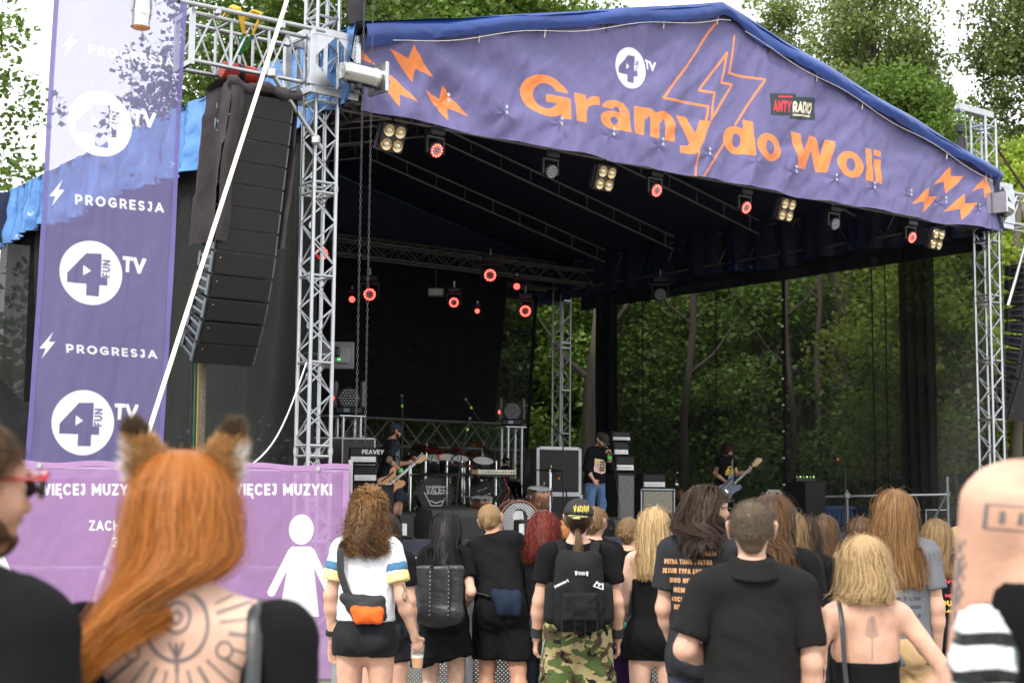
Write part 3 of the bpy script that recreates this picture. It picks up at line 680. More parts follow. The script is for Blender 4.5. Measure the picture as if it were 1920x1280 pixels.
# ------------------------------------------------------------------ roof tarpaulin
def tarp_mat():
    m, n, b = new_mat('blue_pvc_tarp'); L = n.links.new
    tcn = n.nodes.new('ShaderNodeTexCoord'); no = n.nodes.new('ShaderNodeTexNoise'); no.inputs['Scale'].default_value = .9; no.inputs['Detail'].default_value = 7; L(tcn.outputs['Object'], no.inputs['Vector'])
    r = n.nodes.new('ShaderNodeValToRGB'); e = r.color_ramp.elements; e[0].position = .3; e[0].color = (.010, .035, .17, 1); e[1].position = .7; e[1].color = (.016, .055, .26, 1)
    L(no.outputs['Fac'], r.inputs[0]); L(r.outputs[0], b.inputs['Base Color']); b.inputs['Roughness'].default_value = .34; b.inputs['Specular IOR Level'].default_value = .5
    n2 = n.nodes.new('ShaderNodeTexNoise'); n2.inputs['Scale'].default_value = 3; n2.inputs['Detail'].default_value = 5; L(tcn.outputs['Object'], n2.inputs['Vector'])
    bp = n.nodes.new('ShaderNodeBump'); bp.inputs['Distance'].default_value = .02; L(n2.outputs['Fac'], bp.inputs['Height']); L(bp.outputs[0], b.inputs['Normal'])
    return m
TARP = tarp_mat()
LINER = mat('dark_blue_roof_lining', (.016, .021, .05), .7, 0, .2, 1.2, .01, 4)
roof = thing('stage_roof', 'blue tarpaulin gable roof over the stage', 'roof', S(RA, 5.8, 7.1), ST)
def slope_fn(s, dz, b0=-.42, b1=13.0):
    def f(U, V):
        a = RA + s * U * (6.51 if s > 0 else 6.09); b = b0 + V * (b1 - b0)
        z = RIDGE + .06 + dz + U * (EAVE - RIDGE + .02) - .05 * np.sin(pi * U) * np.abs(np.sin(pi * b / 2.4)) + .012 * hsh(np.stack([a, b, 0 * a], 1), 3, 3, 2.0)
        return S0 + a[:, None] * SU + b[:, None] * SV + z[:, None] * UZ, np.stack([a, b], 1)
    return f
for s in (-1, 1):
    sheet('roof_sheet', 60, 70, slope_fn(s, 0), TARP, roof)
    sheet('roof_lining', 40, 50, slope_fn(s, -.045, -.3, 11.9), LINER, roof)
def valance_fn(s):
    def f(U, V):      # hanging side flap along the eaves
        b = -.4 + U * 13.4; drop = V * (1.0 + .05 * np.sin(b * 1.7))
        a = RA + s * ((6.51 if s > 0 else 6.09) + (.07 * np.sin(b * 7 + 2 * np.sin(b * 1.3)) + .05 * np.sin(b * 17 + 3 * np.sin(b * 2.3))) * (.3 + .7 * V) + .08 * V + .08 * hsh(np.stack([b, V * 2, 0 * b], 1), 9, 3, 3) * V)
        z = EAVE + .08 - drop + 0 * b
        return S0 + a[:, None] * SU + b[:, None] * SV + z[:, None] * UZ, np.stack([b, z], 1)
    return f
TARP_LIT = mat('sunlit_blue_tarp_flap', (.10, .26, .60), .2, 0, .3, 1.5, .05, 4, transl=.25)  # lightened copy of the tarp blue: sun and sky reflection put into the colour
for s in (-1, 1):
    sheet('side_flap', 300, 14, valance_fn(s), TARP_LIT if s < 0 else TARP, roof)
    def inner(U, V, f=valance_fn(s), s=s): P, Q = f(U, V); return P - SU * s * .02 - UZ * .01, Q
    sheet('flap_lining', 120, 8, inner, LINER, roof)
def rear_gable(U, V):
    a = -.3 + U * 13.7; z0 = 6.2; zt = np.interp(a, [-.5, RA, 13.6], [7.0, RIDGE - .02, 7.0]); z = z0 + V * (zt - z0)
    return S0 + a[:, None] * SU + (11.95 + 0 * a)[:, None] * SV + z[:, None] * UZ, np.stack([a, z], 1)
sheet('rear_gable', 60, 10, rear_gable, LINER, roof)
def top_z(a): return np.interp(a, [.2, .45, RA, 12.9, 13.1], [7.14, 7.2, RIDGE + .08, 7.2, 7.14])
def flap_fn(U, V):     # front lip folded over the banner
    a = .36 + U * 12.62; tz = top_z(a) + .03; d = np.interp(a, [.0, .6, 3, 6, 6.5, 7, 9, 12.6, 13.5], [.30, .27, .20, .24, .17, .26, .23, .2, .16])
    n = hsh(np.stack([a, V * .6, 0 * a], 1), 21, 4, 2.2)
    b = -.38 - .05 * np.sin(pi * np.clip(V, 0, 1)) - .035 * n * V - .02 * np.sin(a * 3.1 + V * 2)
    z = tz - V * d + .02 * n * V
    return S0 + a[:, None] * SU + b[:, None] * SV + z[:, None] * UZ, np.stack([a, z], 1)
sheet('front_lip', 360, 10, flap_fn, TARP, roof)

# ------------------------------------------------------------------ printed gable banner
PUR, ORG, WHT = (.150, .137, .295), (.86, .27, .085), (.82, .83, .86)
BB = -.27
pxb = lambda x, y: on_b(x, y, BB)
P2_ = lambda L_, ox=640., oy=0.: [pxb(x / 2.909 + ox, y / 2.909 + oy) for x, y in L_]
P3_ = lambda L_: P2_(L_, 1260.)
BOLTS = [P2_([(258, 265), (362, 322), (375, 250), (512, 422), (405, 372), (400, 447)]), P2_([(192, 445), (258, 468), (262, 398), (410, 570), (303, 520), (300, 592)]),
 P2_([(460, 485), (567, 530), (570, 458), (712, 630), (608, 580), (605, 655)]), P2_([(50, 200), (100, 200), (130, 265), (205, 356), (100, 300), (80, 352)]),
 P3_([(1520, 908), (1438, 1003), (1497, 988), (1507, 1055), (1592, 960), (1530, 962)]), P3_([(1405, 1015), (1318, 1112), (1383, 1095), (1383, 1162), (1470, 1068), (1408, 1070)]),
 P3_([(1585, 1057), (1503, 1150), (1570, 1140), (1575, 1202), (1655, 1107), (1590, 1112)]), P3_([(1700, 965), (1622, 1045), (1688, 1025), (1690, 1090), (1722, 1050)])]
OUTL = [[(1348, 38), (1244, 184), (1327, 200), (1322, 225)], [(1360, 100), (1312, 169), (1338, 175), (1330, 225), (1372, 159), (1350, 156), (1360, 100)],
 [(1374, 69), (1364, 138), (1430, 151), (1376, 235)], [(1356, 268), (1314, 335)], [(1306, 284), (1302, 333)]]
OUTL = [[pxb(*p) for p in L_] for L_ in OUTL]
def gable_orange(P):
    d, w = sd_heavy(P, (2.80, 6.595), (7.15 / 9.37, 0), (0, .52))
    for b_ in BOLTS: d = np.minimum(d, sd_poly(P, b_))
    for L_ in OUTL:
        for i in range(len(L_) - 1): d = np.minimum(d, sd_seg(P, L_[i], L_[i + 1], .017))
    return d
A0, A1 = np.array(pxb(1445, 210)), np.array(pxb(1480, 214))
panel = P3_([(520, 512), (662, 516), (664, 533), (787, 537), (785, 656), (630, 652), (628, 635), (523, 632)])
tx = lambda q0, q1, s, t, g, sx: None
def word(P, s, p_bl, p_br, p_tl, t, gap, sx=1.0):
    """a word fitted between pixel corners bottom-left, bottom-right, top-left"""
    o, br_, tl = np.array(p_bl), np.array(p_br), np.array(p_tl); ey = tl - o; w = text_w(s, t, gap, sx); ex = (br_ - o) / w
    return sd_text(P, s, o, ex, ey, t, gap, sx)
c_logo = np.array(pxb(1184, 127)); r_logo = (pxb(1184, 90)[1] - pxb(1184, 165)[1]) / 2
banner_prints = {'p_or': gable_orange, 'p_wh': lambda P: logo4(P, c_logo, r_logo), 'p_dk': lambda P: sd_poly(P, panel),
 'p_rd': lambda P: np.minimum(word(P, 'ANTY', *P3_([(541, 612), (640, 618), (541, 548)]), .24, .07), sd_seg(P, *P3_([(572, 530), (642, 532)]), .012)),
 'p_cr': lambda P: np.minimum(word(P, 'RADIO', *P3_([(648, 617), (770, 622), (648, 556)]), .24, .07), sd_seg(P, *P3_([(650, 630), (758, 632)]), .012))}
GABLE = cloth_mat('gable_banner_print', PUR, [('p_or', ORG), ('p_wh', WHT), ('p_dk', (.035, .05, .055)), ('p_rd', (.75, .05, .07)), ('p_cr', (.85, .78, .6))], transl=.12, edge=.006, rough=.55)
ties = [(a, top_z(a) - .12) for a in np.linspace(1.0, 12.6, 12)] + [(a, 6.5) for a in np.linspace(1.6, 12.4, 13)]
def gable_fn(U, V):
    a = .42 + U * 12.68; zb = 6.19 - .035 * np.sin(pi * U) + .012 * np.sin(a * 5.3); zt = top_z(a) - .06; z = zb + V * (zt - zb)
    q = np.stack([a, z * 1.0, 0 * a], 1); n = hsh(q * np.array([1.0, .7, 1]), 31, 4, 2.1); f = np.zeros_like(a)
    for i, (ta, tz) in enumerate(ties):     # creases fanning out from the eyelets
        da, dz = a - ta, z - tz; rr = np.hypot(da, dz) + .02; th = np.arctan2(dz, da); f += np.exp(-(rr / .42) ** 1.0) * np.sin(th * 5 + i * 1.7) * .009
    diag = .05 * np.sin((a * 1.0 + z * 2.3) * 3.0 + 2 * hsh(q, 33, 2, .8)) * np.exp(-((a - 1.2) / 1.8) ** 2) + .028 * np.sin(a * 6.5 - z * 2 + 1.5 * hsh(q, 35, 2, 1.0)) * np.exp(-((a - 5.9) / 1.6) ** 2)
    b = BB - .07 * n - f - diag - .05 * (1 - V) * np.sin(a * 2.1) * (1 - V)
    edge = np.clip((.05 - U) / .05, 0, 1); b = b + edge * .1
    return S0 + a[:, None] * SU + b[:, None] * SV + z[:, None] * UZ, np.stack([a, z], 1)
gb_t = thing('gable_banner', 'big purple front banner with orange letters and lightning across the roof', 'banner', S(6.5, BB, 6.2), ST)
sheet('printed_sheet', 640, 130, gable_fn, GABLE, gb_t, prints=banner_prints)
for i, (ta, tz) in enumerate(ties):
    f3 = gable_fn(np.array([(ta - .42) / 12.68]), np.array([0.5]))[0][0]; p = S(ta, BB - .06, tz)
    if i < 12: MB().tube([p + [0, 0, .06], p + SU * .02 + [0, 0, -.04], p + SU * .0 - [0, 0, .17]], .008, 6).build('tie_cord', ROPE if i % 3 else RUBBER, gb_t)
    else:
        for dz in (0, .07): MB().lathe([(.012, 0), (.024, 0), (.024, .008), (.012, .008)], p - SV * .012 + [0, 0, dz], SV, 10).build('eyelet', STEEL, gb_t)
cord = thing('lashing_rope', 'thin pale rope strung along the top of the gable banner', 'rope', S(1, -.45, 7.1), ST)
MB().tube([S(a, -.47, top_z(a) - .24 + .03 * sin(a * 3)) for a in np.linspace(.7, 6.4, 30)], .004, 5).build('cord', ROPE, cord)
MB().tube([S(a, -.47, top_z(a) - .29 + .03 * sin(a * 3)) for a in np.linspace(6.7, 12.6, 30)], .004, 5).build('cord', ROPE, cord)

# ------------------------------------------------------------------ tall side banner (woven, light shows through)
VB = -.36
pv = lambda x, y: np.array(on_b(x, y, VB))
c_tl, c_tr, c_bl, c_br = pv(105, -35), pv(352, 8), pv(46, 900), pv(303, 890)
c_tl = np.array([c_tl[0], 6.99]); c_tr = np.array([c_tr[0], 6.99])
def side_fn(U, V):
    P = (1 - V)[:, None] * ((1 - U)[:, None] * c_bl + U[:, None] * c_br) + V[:, None] * ((1 - U)[:, None] * c_tl + U[:, None] * c_tr)
    b = VB + .02 * hsh(np.stack([P[:, 0] * 2, P[:, 1] * .5, 0 * U], 1), 41, 3, 2.0) + .015 * np.sin(P[:, 1] * 1.3)
    return S0 + P[:, :1] * SU + b[:, None] * SV + P[:, 1:] * UZ, P
def side_white(P):
    d = np.full(len(P), 9.0)
    for (cx, cy, r) in ((189, 232, 61), (170, 512, 60), (156, 792, 61)):
        c = pv(cx, cy); R = (pv(cx, cy - r)[1] - pv(cx, cy + r)[1]) / 2; d = np.minimum(d, logo4(P, c, R))
    for bl, br_, tl, (bx, by) in (((168, 101), (327, 125), (167, 83), (132, 80)), ((141, 383), (307, 399), (141, 364), (106, 362)), ((123, 661), (295, 672), (122, 645), (87, 647))):
        d = np.minimum(d, word(P, 'PROGRESJA', pv(*bl), pv(*br_), pv(*tl), .2, .26))
        q = lambda x, y: pv(bx + x, by + y)
        d = np.minimum(d, sd_poly(P, [q(11, -24), q(-14, 6), q(-2, 6), q(-9, 24), q(15, -6), q(3, -6)]))
    return d
SIDE = cloth_mat('side_banner_print', (.20, .18, .375), [('p_w', (.9, .9, .92))], alpha=.34, transl=.3, edge=.006, alpha_print=.1)
sb = thing('tall_banner', 'tall purple woven banner with white round badges, left of the speakers', 'banner', S(*[-2.6, VB], 2), ST)
sheet('printed_sheet', 230, 640, side_fn, SIDE, sb, prints={'p_w': side_white})
HEM = cloth_mat('banner_hem', (.2, .17, .42), [], alpha=.15, transl=.3)
def hem(u0, u1, nm):
    def f(U, V): P, Q = side_fn(u0 + U * (u1 - u0), V); return P - SV * .006, Q
    sheet(nm, 3, 80, f, HEM, sb)
hem(0, .035, 'hem'); hem(.965, 1, 'hem')
for a in np.linspace(c_tl[0] + .1, c_tr[0] - .1, 5): MB().lathe([(.03, -.01), (.036, -.01), (.036, .01), (.03, .01)], S(a, -.33, 7.0), SU, 10).build('tie', RUBBER, sb)

# ------------------------------------------------------------------ purple fence banner
FB = at_z(648, 1272, .02); FB[2] = 0
dA = ray(75, 862); FA = CAM + dA * ((1.93 - CAM_H) / dA[2]); FA[2] = 0
fe = FB - FA; fe /= np.linalg.norm(fe); FA = FA - fe * 1.1; FL_ = np.linalg.norm(FB - FA); fn_ = np.cross(fe, UZ)
def on_f(px, py):
    d = ray(px, py); t = ((FA - CAM) @ fn_) / (d @ fn_); P = CAM + d * t; return np.array([(P - FA) @ fe, P[2]])
def fence_fn(U, V):
    s = U * FL_; z = .03 + V * (1.89 + .012 * np.sin(s * 9)); off = .012 * hsh(np.stack([s * 1.5, z, 0 * s], 1), 51, 3, 2) + .01 * np.sin(s * 4)
    return FA + s[:, None] * fe + off[:, None] * fn_ + z[:, None] * UZ, np.stack([s, z], 1)
def fence_white(P):
    d = np.full(len(P), 9.0); W = 'WIECEJ MUZYKI'
    for x0, x1, y in ((72, 263, 928), (431, 622, 928)):
        d = np.minimum(d, word(P, W, on_f(x0, y), on_f(x1, y), on_f(x0, y - 22), .2, .12, .85))
        k = (on_f(x0 + 41, y + 1)); d = np.minimum(d, sd_seg(P, k, on_f(x0 + 43, y + 5), .008))     # the tail under E
    d = np.minimum(d, word(P, 'ZACHOWAJ', on_f(167, 994), on_f(290, 994), on_f(167, 975), .17, .12, .85))
    d = np.minimum(d, word(P, '3', on_f(211, 1025), on_f(222, 1025), on_f(211, 1006), .2, .1))
    q = on_f
    for ox in (0, -588):
        g = lambda x, y: on_f(x + ox, y)
        c = g(565, 992); d = np.minimum(d, sd_ell(P, c, g(588, 992)[0] - c[0], g(565, 964)[1] - c[1]))
        d = np.minimum(d, sd_poly(P, [g(546, 1024), g(584, 1024), g(598, 1155), g(523, 1155)]))
        d = np.minimum(d, sd_seg(P, g(547, 1034), g(509, 1110), .035)); d = np.minimum(d, sd_seg(P, g(583, 1034), g(618, 1108), .035))
    return d
FENM = cloth_mat('fence_banner_print', (.38, .22, .435), [('p_w', (.82, .82, .84))], alpha=.2, transl=.25, edge=.004, alpha_print=.08)
fb = thing('fence_banner', 'pinkish purple fence banner with white pictogram and lettering, lower left', 'banner', FA, 0)
sheet('printed_sheet', 520, 240, fence_fn, FENM, fb, prints={'p_w': fence_white})
HEMF = cloth_mat('fence_banner_hem', (.43, .25, .46), [], alpha=.05, transl=.2)
def fhem(fu, fv, nu, nv):
    def f(U, V): P, Q = fence_fn(fu(U), fv(V)); return P - fn_ * -.006 if False else P - np.array([0, .006, 0]), Q
    sheet('hem', nu, nv, f, HEMF, fb)
fhem(lambda U: U, lambda V: .975 + V * .025, 200, 3); fhem(lambda U: .985 + U * .015, lambda V: V * .97, 3, 60)
for s in np.arange(.3, FL_, .8): MB().lathe([(.012, 0), (.022, 0), (.022, .006), (.012, .006)], FA + s * fe + UZ * 1.885 - np.array([0, .012, 0]), (0, -1, 0), 10).build('eyelet', STEEL, fb)
fp = thing('mesh_fence', 'silver mobile fence frame behind the purple fence banner', 'fence', FA, 0)
for s in (.02, FL_ * .5, FL_ + .0): member('post', FA + s * fe + fn_ * -.05 + np.array([0, .08, 0]), FA + s * fe + np.array([0, .08, 1.97]), .021, STEEL, fp)
for z in (.15, 1.0, 1.86): member('rail', FA + np.array([0, .08, z]), FB + np.array([0, .08, z]), .017, STEEL, fp)
for s in np.arange(.2, FL_, .2): member('wire', FA + s * fe + np.array([0, .085, .15]), FA + s * fe + np.array([0, .085, 1.86]), .003, STEEL, fp, n=5)

# ------------------------------------------------------------------ scrims and curtains
def scrim_mat(name, col, alpha, transl=.05):
    m = cloth_mat(name, col, [], rough=.95, alpha=alpha, transl=transl, spec=.1); return m
SCR = scrim_mat('black_mesh_scrim', (.036, .039, .038), .32)
SCR_L = scrim_mat('grey_black_side_mesh', (.022, .024, .023), .08)
SCR_D = scrim_mat('dense_black_mesh', (.012, .012, .013), .10)
def side_curtain(U, V):
    b = .75 + U * 12.2; top = 6.6; z = top * V + .05; sw = np.exp(-((b - .9) / 1.0) ** 2)
    fold = .13 * (1 - 2 * np.abs(np.sin(b * 2.1 + (1 - V) * 2.6 + .8 * np.sin(b)))) * (.25 + .75 * (1 - V)) + .06 * (1 - 2 * np.abs(np.sin(b * 5.3 - V * 3))) * (1 - V) + .11 * sw * np.sin(b * 13 + V) + .05 * hsh(np.stack([b, z * .4, 0 * b], 1), 61, 3, 1.6)
    a = .42 - fold - .9 * (1 - V) ** 2 * np.exp(-((b - 5) / 4.0) ** 2)
    return S0 + a[:, None] * SU + b[:, None] * SV + z[:, None] * UZ, np.stack([b, z], 1)
t = thing('side_curtain', 'greyish black mesh curtain closing the left side of the stage', 'curtain', S(0, 1, 0), ST)
sheet('mesh_sheet', 260, 60, side_curtain, SCR_L, t)
for z in np.arange(.6, 6.4, .62): MB().lathe([(.025, 0), (.042, 0), (.042, .008), (.025, .008)], S(.3, .72, z), SU, 12).build('eyelet', STEEL, t)
member('edge_rope', S(.32, .7, .1), S(.32, .7, 6.4), .008, ROPE, t, n=6)
# back drop (opaque black), back mesh, right mesh wall
pb = lambda x, y, b=10.95: on_b(x, y, b)
t = thing('black_backdrop', 'opaque black backdrop hanging at the rear of the stage', 'backdrop', S(5, 10.95, 3), ST)
bd_r, bd_z = pb(950, 700)[0], pb(800, 787)[1]
def backdrop(U, V):
    a = .3 + U * (bd_r - .3); z = bd_z + V * (6.5 - bd_z); b = 10.95 - .03 * np.sin(a * 3) * (1 - V) + .02 * hsh(np.stack([a, z, 0 * a], 1), 71, 2, 1.0); a = a - .35 * (1 - V) * U
    return S0 + a[:, None] * SU + b[:, None] * SV + z[:, None] * UZ, np.stack([a, z], 1)
sheet('cloth', 80, 40, backdrop, BLACKC, t)
t = thing('rear_mesh', 'see-through black mesh behind the drums and backdrop', 'mesh screen', S(5, 11.9, 0), ST)
rm = on_b(1004, 600, 11.9)[0]; rm2 = on_b(976, 860, 11.9)[0]
def rear_mesh(U, V):
    a = .2 + U * (rm - .2) - (1 - V) * U * (rm - rm2); z = .2 + V * 6.2; b = 11.9 + .04 * hsh(np.stack([a, z * .4, 0 * a], 1), 73, 2, 1.5)
    return S0 + a[:, None] * SU + b[:, None] * SV + z[:, None] * UZ, np.stack([a, z], 1)
sheet('mesh_sheet', 80, 40, rear_mesh, SCR, t)
MB().tube([S(rm, 11.88, 6.3), S((rm + rm2) / 2, 11.88, 3.4), S(rm2, 11.88, .3)], .045, 6).build('seam', BLACKC, t)
RW = WID + .28
vz = on_a(1500, 521, RW)[1]
bl0, bl1 = on_a(1116, 600, RW)[0], on_a(1160, 850, RW)[0]
t = thing('right_mesh_wall', 'see-through black mesh wall along the right side of the stage', 'mesh screen', S(RW, 5, 0), ST)
def right_mesh(U, V):
    z = .15 + V * (vz + .2 - .15); e = bl0 + (bl1 - bl0) * (1 - V) * .8; b = .25 + U * (e - .25)
    a = RW + .05 * hsh(np.stack([b * .8, z * .3, 0 * b], 1), 75, 2, 1.4)
    return S0 + a[:, None] * SU + b[:, None] * SV + z[:, None] * UZ, np.stack([b, z], 1)
sheet('mesh_sheet', 120, 30, right_mesh, SCR, t)
def strip(px0, px1, m, nm, wob=.05, f=22, py=700, dense=60):
    b0, b1_ = sorted((on_a(px0, py, RW)[0], on_a(px1, py, RW)[0]))
    def g(U, V):
        b = b0 + U * (b1_ - b0); z = .15 + V * (vz + .1); a = RW - .06 + wob * np.sin(b * f + .5 * np.sin(z))
        return S0 + a[:, None] * SU + b[:, None] * SV + z[:, None] * UZ, np.stack([b, z], 1)
    sheet(nm, dense, 14, g, m, t)
strip(1694, 1756, SCR_D, 'gathered_fold', .045, 30)
strip(1118, 1158, BLACKC, 'edge_drape', .05, 16)
sb0 = on_a(1474, 700, RW)[0]
member('seam_strap', S(RW - .05, sb0, .2), S(RW - .05, sb0, vz), .035, BLACKC, t, n=6)
for z in np.arange(1.4, vz, .52): MB().box(S(RW - .1, sb0, z), (.03, .09, .03)).build('seam_clip', WHITEM, t)
for px in (1207, 1345, 1640, 1665): q = on_a(px, 700, RW)[0]; member('seam', S(RW - .04, q, .2), S(RW - .04, q, vz), .012, BLACKC, t, n=5)
def val(U, V):
    b = .2 + U * (bl0 + .3); z = vz + V * (6.5 - vz); a = RW - .02 + .02 * np.sin(b * 3)
    return S0 + a[:, None] * SU + b[:, None] * SV + z[:, None] * UZ, np.stack([b, z], 1)
t2 = thing('black_valance', 'opaque black strip hanging under the right roof beam', 'valance', S(RW, 5, vz), ST); sheet('cloth', 80, 4, val, BLACKC, t2)

# ------------------------------------------------------------------ strap from the tower to the ground
w0 = at_y(551, -40, 15.9); w1 = at_y(270, 835, 14.2); w2 = w1 + (w1 - w0) * ((w1[2] - .0) / (w0[2] - w1[2]))
t = thing('guy_strap', 'long cream tension strap slanting down in front of the speakers', 'strap', w2, 0)
MB().tube([w0, w0 * .5 + w1 * .5, w1, w2], .034, 4, flat=.12).build('webbing', mat('cream_webbing', (.62, .56, .46), .9, 0, .12, 40, .0008, 200), t)
t = thing('rope', 'thin white rope from the near tower down to the purple fence', 'rope', S(0, -.2, 2), ST)
r0, r1 = S(-.17, -.1, on_b(553, 680, 0)[1]), at_y(470, 872, 15.2); MB().tube([r0 * (1 - f) + r1 * f - UZ * .22 * sin(pi * f) for f in np.linspace(0, 1, 12)], .009, 6).build('line', WHITEM, t)
t = thing('guy_strap', 'brown guy strap running from the top of the far right tower', 'strap', S(WID, 0, 8), ST); MB().tube([S(WID + .1, 0, 7.95), S(WID + 3.2, -.2, 5.2)], .03, 4, flat=.15).build('webbing', mat('brown_webbing', (.16, .08, .07), .9), t)

c = at_y(10, 700, 19.0); t = thing('tarpaulin', 'black tarpaulin draped over equipment at the far left', 'tarpaulin', [c[0], c[1], 0], 0)
def mound(U, V):
    x = c[0] - 2.4 + U * 3.6; r = V * 1.6; z = np.maximum(0.02, (3.9 + .5 * np.sin(U * 5 + 1) - 2.2 * np.clip(U - .35, 0, 1) ** 1.2) * np.clip(1 - (np.abs(V - .5) * 2) ** 3, 0, 1) + .08 * hsh(np.stack([x, r, 0 * x], 1), 91, 3, 2.5)); y = c[1] + r
    return np.stack([x, y, z], 1), np.stack([x, r], 1)
sheet('cloth', 70, 40, mound, BLACKC, t)
# ------------------------------------------------------------------ line arrays
GRILL = mat('black_speaker_grille', (.005, .005, .0055), .6, .1, .1, 30, .0012, 260)
SILV = mat('polished_can', (.50, .50, .49), .2, 1.0, .12, 6)
AMBER = mat('amber_lens', (.75, .28, .04), .3, 0, .1)
RR = np.array([SU, SV, UZ]).T
def array_box_mesh():
    w, h, d = .74, .255, .46; mb = MB()
    V = [(-w / 2, -d / 2, -h / 2), (w / 2, -d / 2, -h / 2), (w / 2, -d / 2, h / 2), (-w / 2, -d / 2, h / 2), (-w / 2, d / 2, -h / 2 + .045), (w / 2, d / 2, -h / 2 + .045), (w / 2, d / 2, h / 2 - .045), (-w / 2, d / 2, h / 2 - .045)]
    return mb.add(V, [(0, 1, 2, 3), (5, 4, 7, 6), (4, 0, 3, 7), (1, 5, 6, 2), (3, 2, 6, 7), (4, 5, 1, 0)]).mesh('cabinet')
ABX = array_box_mesh(); ABX.materials.append(BLACKP)
GRX = MB().box((0, -.236, 0), (.72, .012, .235), bev=.004).mesh('grille'); GRX.materials.append(GRILL)
RIGS = []
for sx in (-1, 1):
    RIG = MB().box((sx * .385, -.19, 0), (.02, .05, .23)).box((sx * .387, .12, 0), (.02, .04, .16)).box((sx * .384, -.03, .05), (.012, .32, .035)).box((sx * .384, -.03, -.06), (.012, .32, .03))
    RIG = RIG.mesh('rigging'); RIG.materials.append(mat('rigging_steel', (.16, .18, .21), .35, .9, .2)); RIGS.append(RIG)
LED_S = MB().ball((-.31, -.247, .06), (.008, .004, .008), 8).mesh('badge'); LED_S.materials.append(mat('brass_badge', (.6, .5, .25), .3, .8))
def line_array(label, pts, a, group='hanging line arrays', n=12):
    """pts: (b, z) path of box centres from top to bottom"""
    t = thing('line_array', label, 'loudspeaker', S(a, pts[0][0], pts[-1][1]), ST, group); pts = np.array(pts)
    L = np.concatenate([[0], np.cumsum(np.linalg.norm(np.diff(pts, axis=0), axis=1))]); q = np.linspace(.13, L[-1] - .13, n)
    B = np.interp(q, L, pts[:, 0]); Z = np.interp(q, L, pts[:, 1]); tb, tz = np.gradient(B), np.gradient(Z)
    for i in range(n):
        ang = math.atan2(tb[i], -tz[i]); loc = to_local(np.array([S(a, B[i], Z[i])]), t)[0]; M = Matrix.Translation(loc) @ Matrix.Rotation(ang, 4, 'X')
        c = link('cabinet', ABX, t); c.matrix_local = M
        for nm, me in (('grille', GRX), ('rigging', RIGS[0]), ('rigging', RIGS[1]), ('badge', LED_S)): link(nm, me, c)
    return t, B, Z, q
pa = lambda px, py: on_a(px, py, -.9)
path = [pa(478, 182), pa(469, 262), pa(459, 345), pa(449, 430), pa(440, 505), pa(425, 590), pa(404, 668)]
la, LB, LZ, _ = line_array('tall black line array of twelve speaker boxes beside the purple banner', path, -.9)
COV = mat('faded_black_rain_cover', (.05, .042, .046), .9, 0, .2, 4, .004, 14, spec=.2)
def cover(sgn, lo, nm):
    def f(U, V):
        k = np.interp(V, [0, 1], [0, lo]); z = LZ[0] + .2 - k * (LZ[0] - LZ[-1]); b = np.interp(-z, -LZ, LB) - .28 + U * .62
        a = -.9 + sgn * (.41 + .03 * np.sin(U * 7 + V * 3) + .02 * hsh(np.stack([U * 3, V * 6, 0 * U], 1), 81, 3, 2) + .05 * V)
        return S0 + a[:, None] * SU + b[:, None] * SV + z[:, None] * UZ, np.stack([U, V], 1)
    sheet(nm, 24, 60, f, COV, la)
cover(-1, .66, 'rain_cover'); cover(1, .66, 'rain_cover')
def coverR(U, V):
    z = LZ[0] + .2 - V * .66 * (LZ[0] - LZ[-1]); b = np.interp(-z, -LZ, LB) - .28; a = -.9 - .44 + U * .16 + .02 * np.sin(V * 9)
    return S0 + a[:, None] * SU + (b - .02 - .02 * np.sin(U * 5))[:, None] * SV + z[:, None] * UZ, np.stack([U, V], 1)
sheet('rain_cover', 8, 40, coverR, COV, la)
roll = [S(-.9 + x, LB[0] - .26 + .02 * sin(x * 20), LZ[0] + .17 + .025 * sin(x * 13 + 1)) for x in np.linspace(-.46, .46, 14)]
MB().tube(roll, [.06 + .014 * sin(i * 2.1) for i in range(14)], 9).build('cover_roll', COV, la, smooth=True)
def covT(U, V):
    a = -1.36 + U * .92; b = LB[0] - .3 + V * .62; z = LZ[0] + .2 + .05 * np.sin(pi * V) + .02 * hsh(np.stack([U * 4, V * 3, 0 * U], 1), 83, 3, 2)
    return S0 + a[:, None] * SU + b[:, None] * SV + z[:, None] * UZ, np.stack([U, V], 1)
sheet('cover_top', 20, 16, covT, COV, la)
t = thing('cable_bundle', 'bundle of cables and chain hanging below the near line array', 'cable', S(-.95, .3, 0), ST)
for i, (dx, m) in enumerate(((0, RUBBER), (.03, mat('green_cable', (.02, .10, .05), .6)), (.06, mat('yellow_cable', (.35, .25, .03), .6)), (.1, mat('brown_chain_bag', (.12, .10, .07), .8, 0, .6, 60, .01, 60)))):
    q0 = at_y(361 + dx * 200, 668, 17.0); MB().tube([q0, q0 * np.array([1, 1, .5]) + [.01, 0, 0], q0 * np.array([1, 1, 0]) + [0, 0, .02]], .045 if i == 3 else .011, 7).build('cable', m, t)
ar = WID + 1.06
line_array('black line array behind the far right tower at the photo edge', [(-.1, 5.75), (-.05, 4.6), (.1, 3.9), (.4, 3.1)], ar, n=11)
def rcov(U, V):
    z = 6.0 - V * 1.75; a = ar - .43 + U * .9; b = -.38 + .05 * np.sin(U * 14 + V * 2) + 0 * a
    return S0 + a[:, None] * SU + b[:, None] * SV + z[:, None] * UZ, np.stack([U, V], 1)
t = thing('rain_cover', 'black rain cover over the upper boxes of the far right line array', 'cover', S(ar, -.4, 4.2), ST); sheet('cloth', 60, 24, rcov, COV, t)

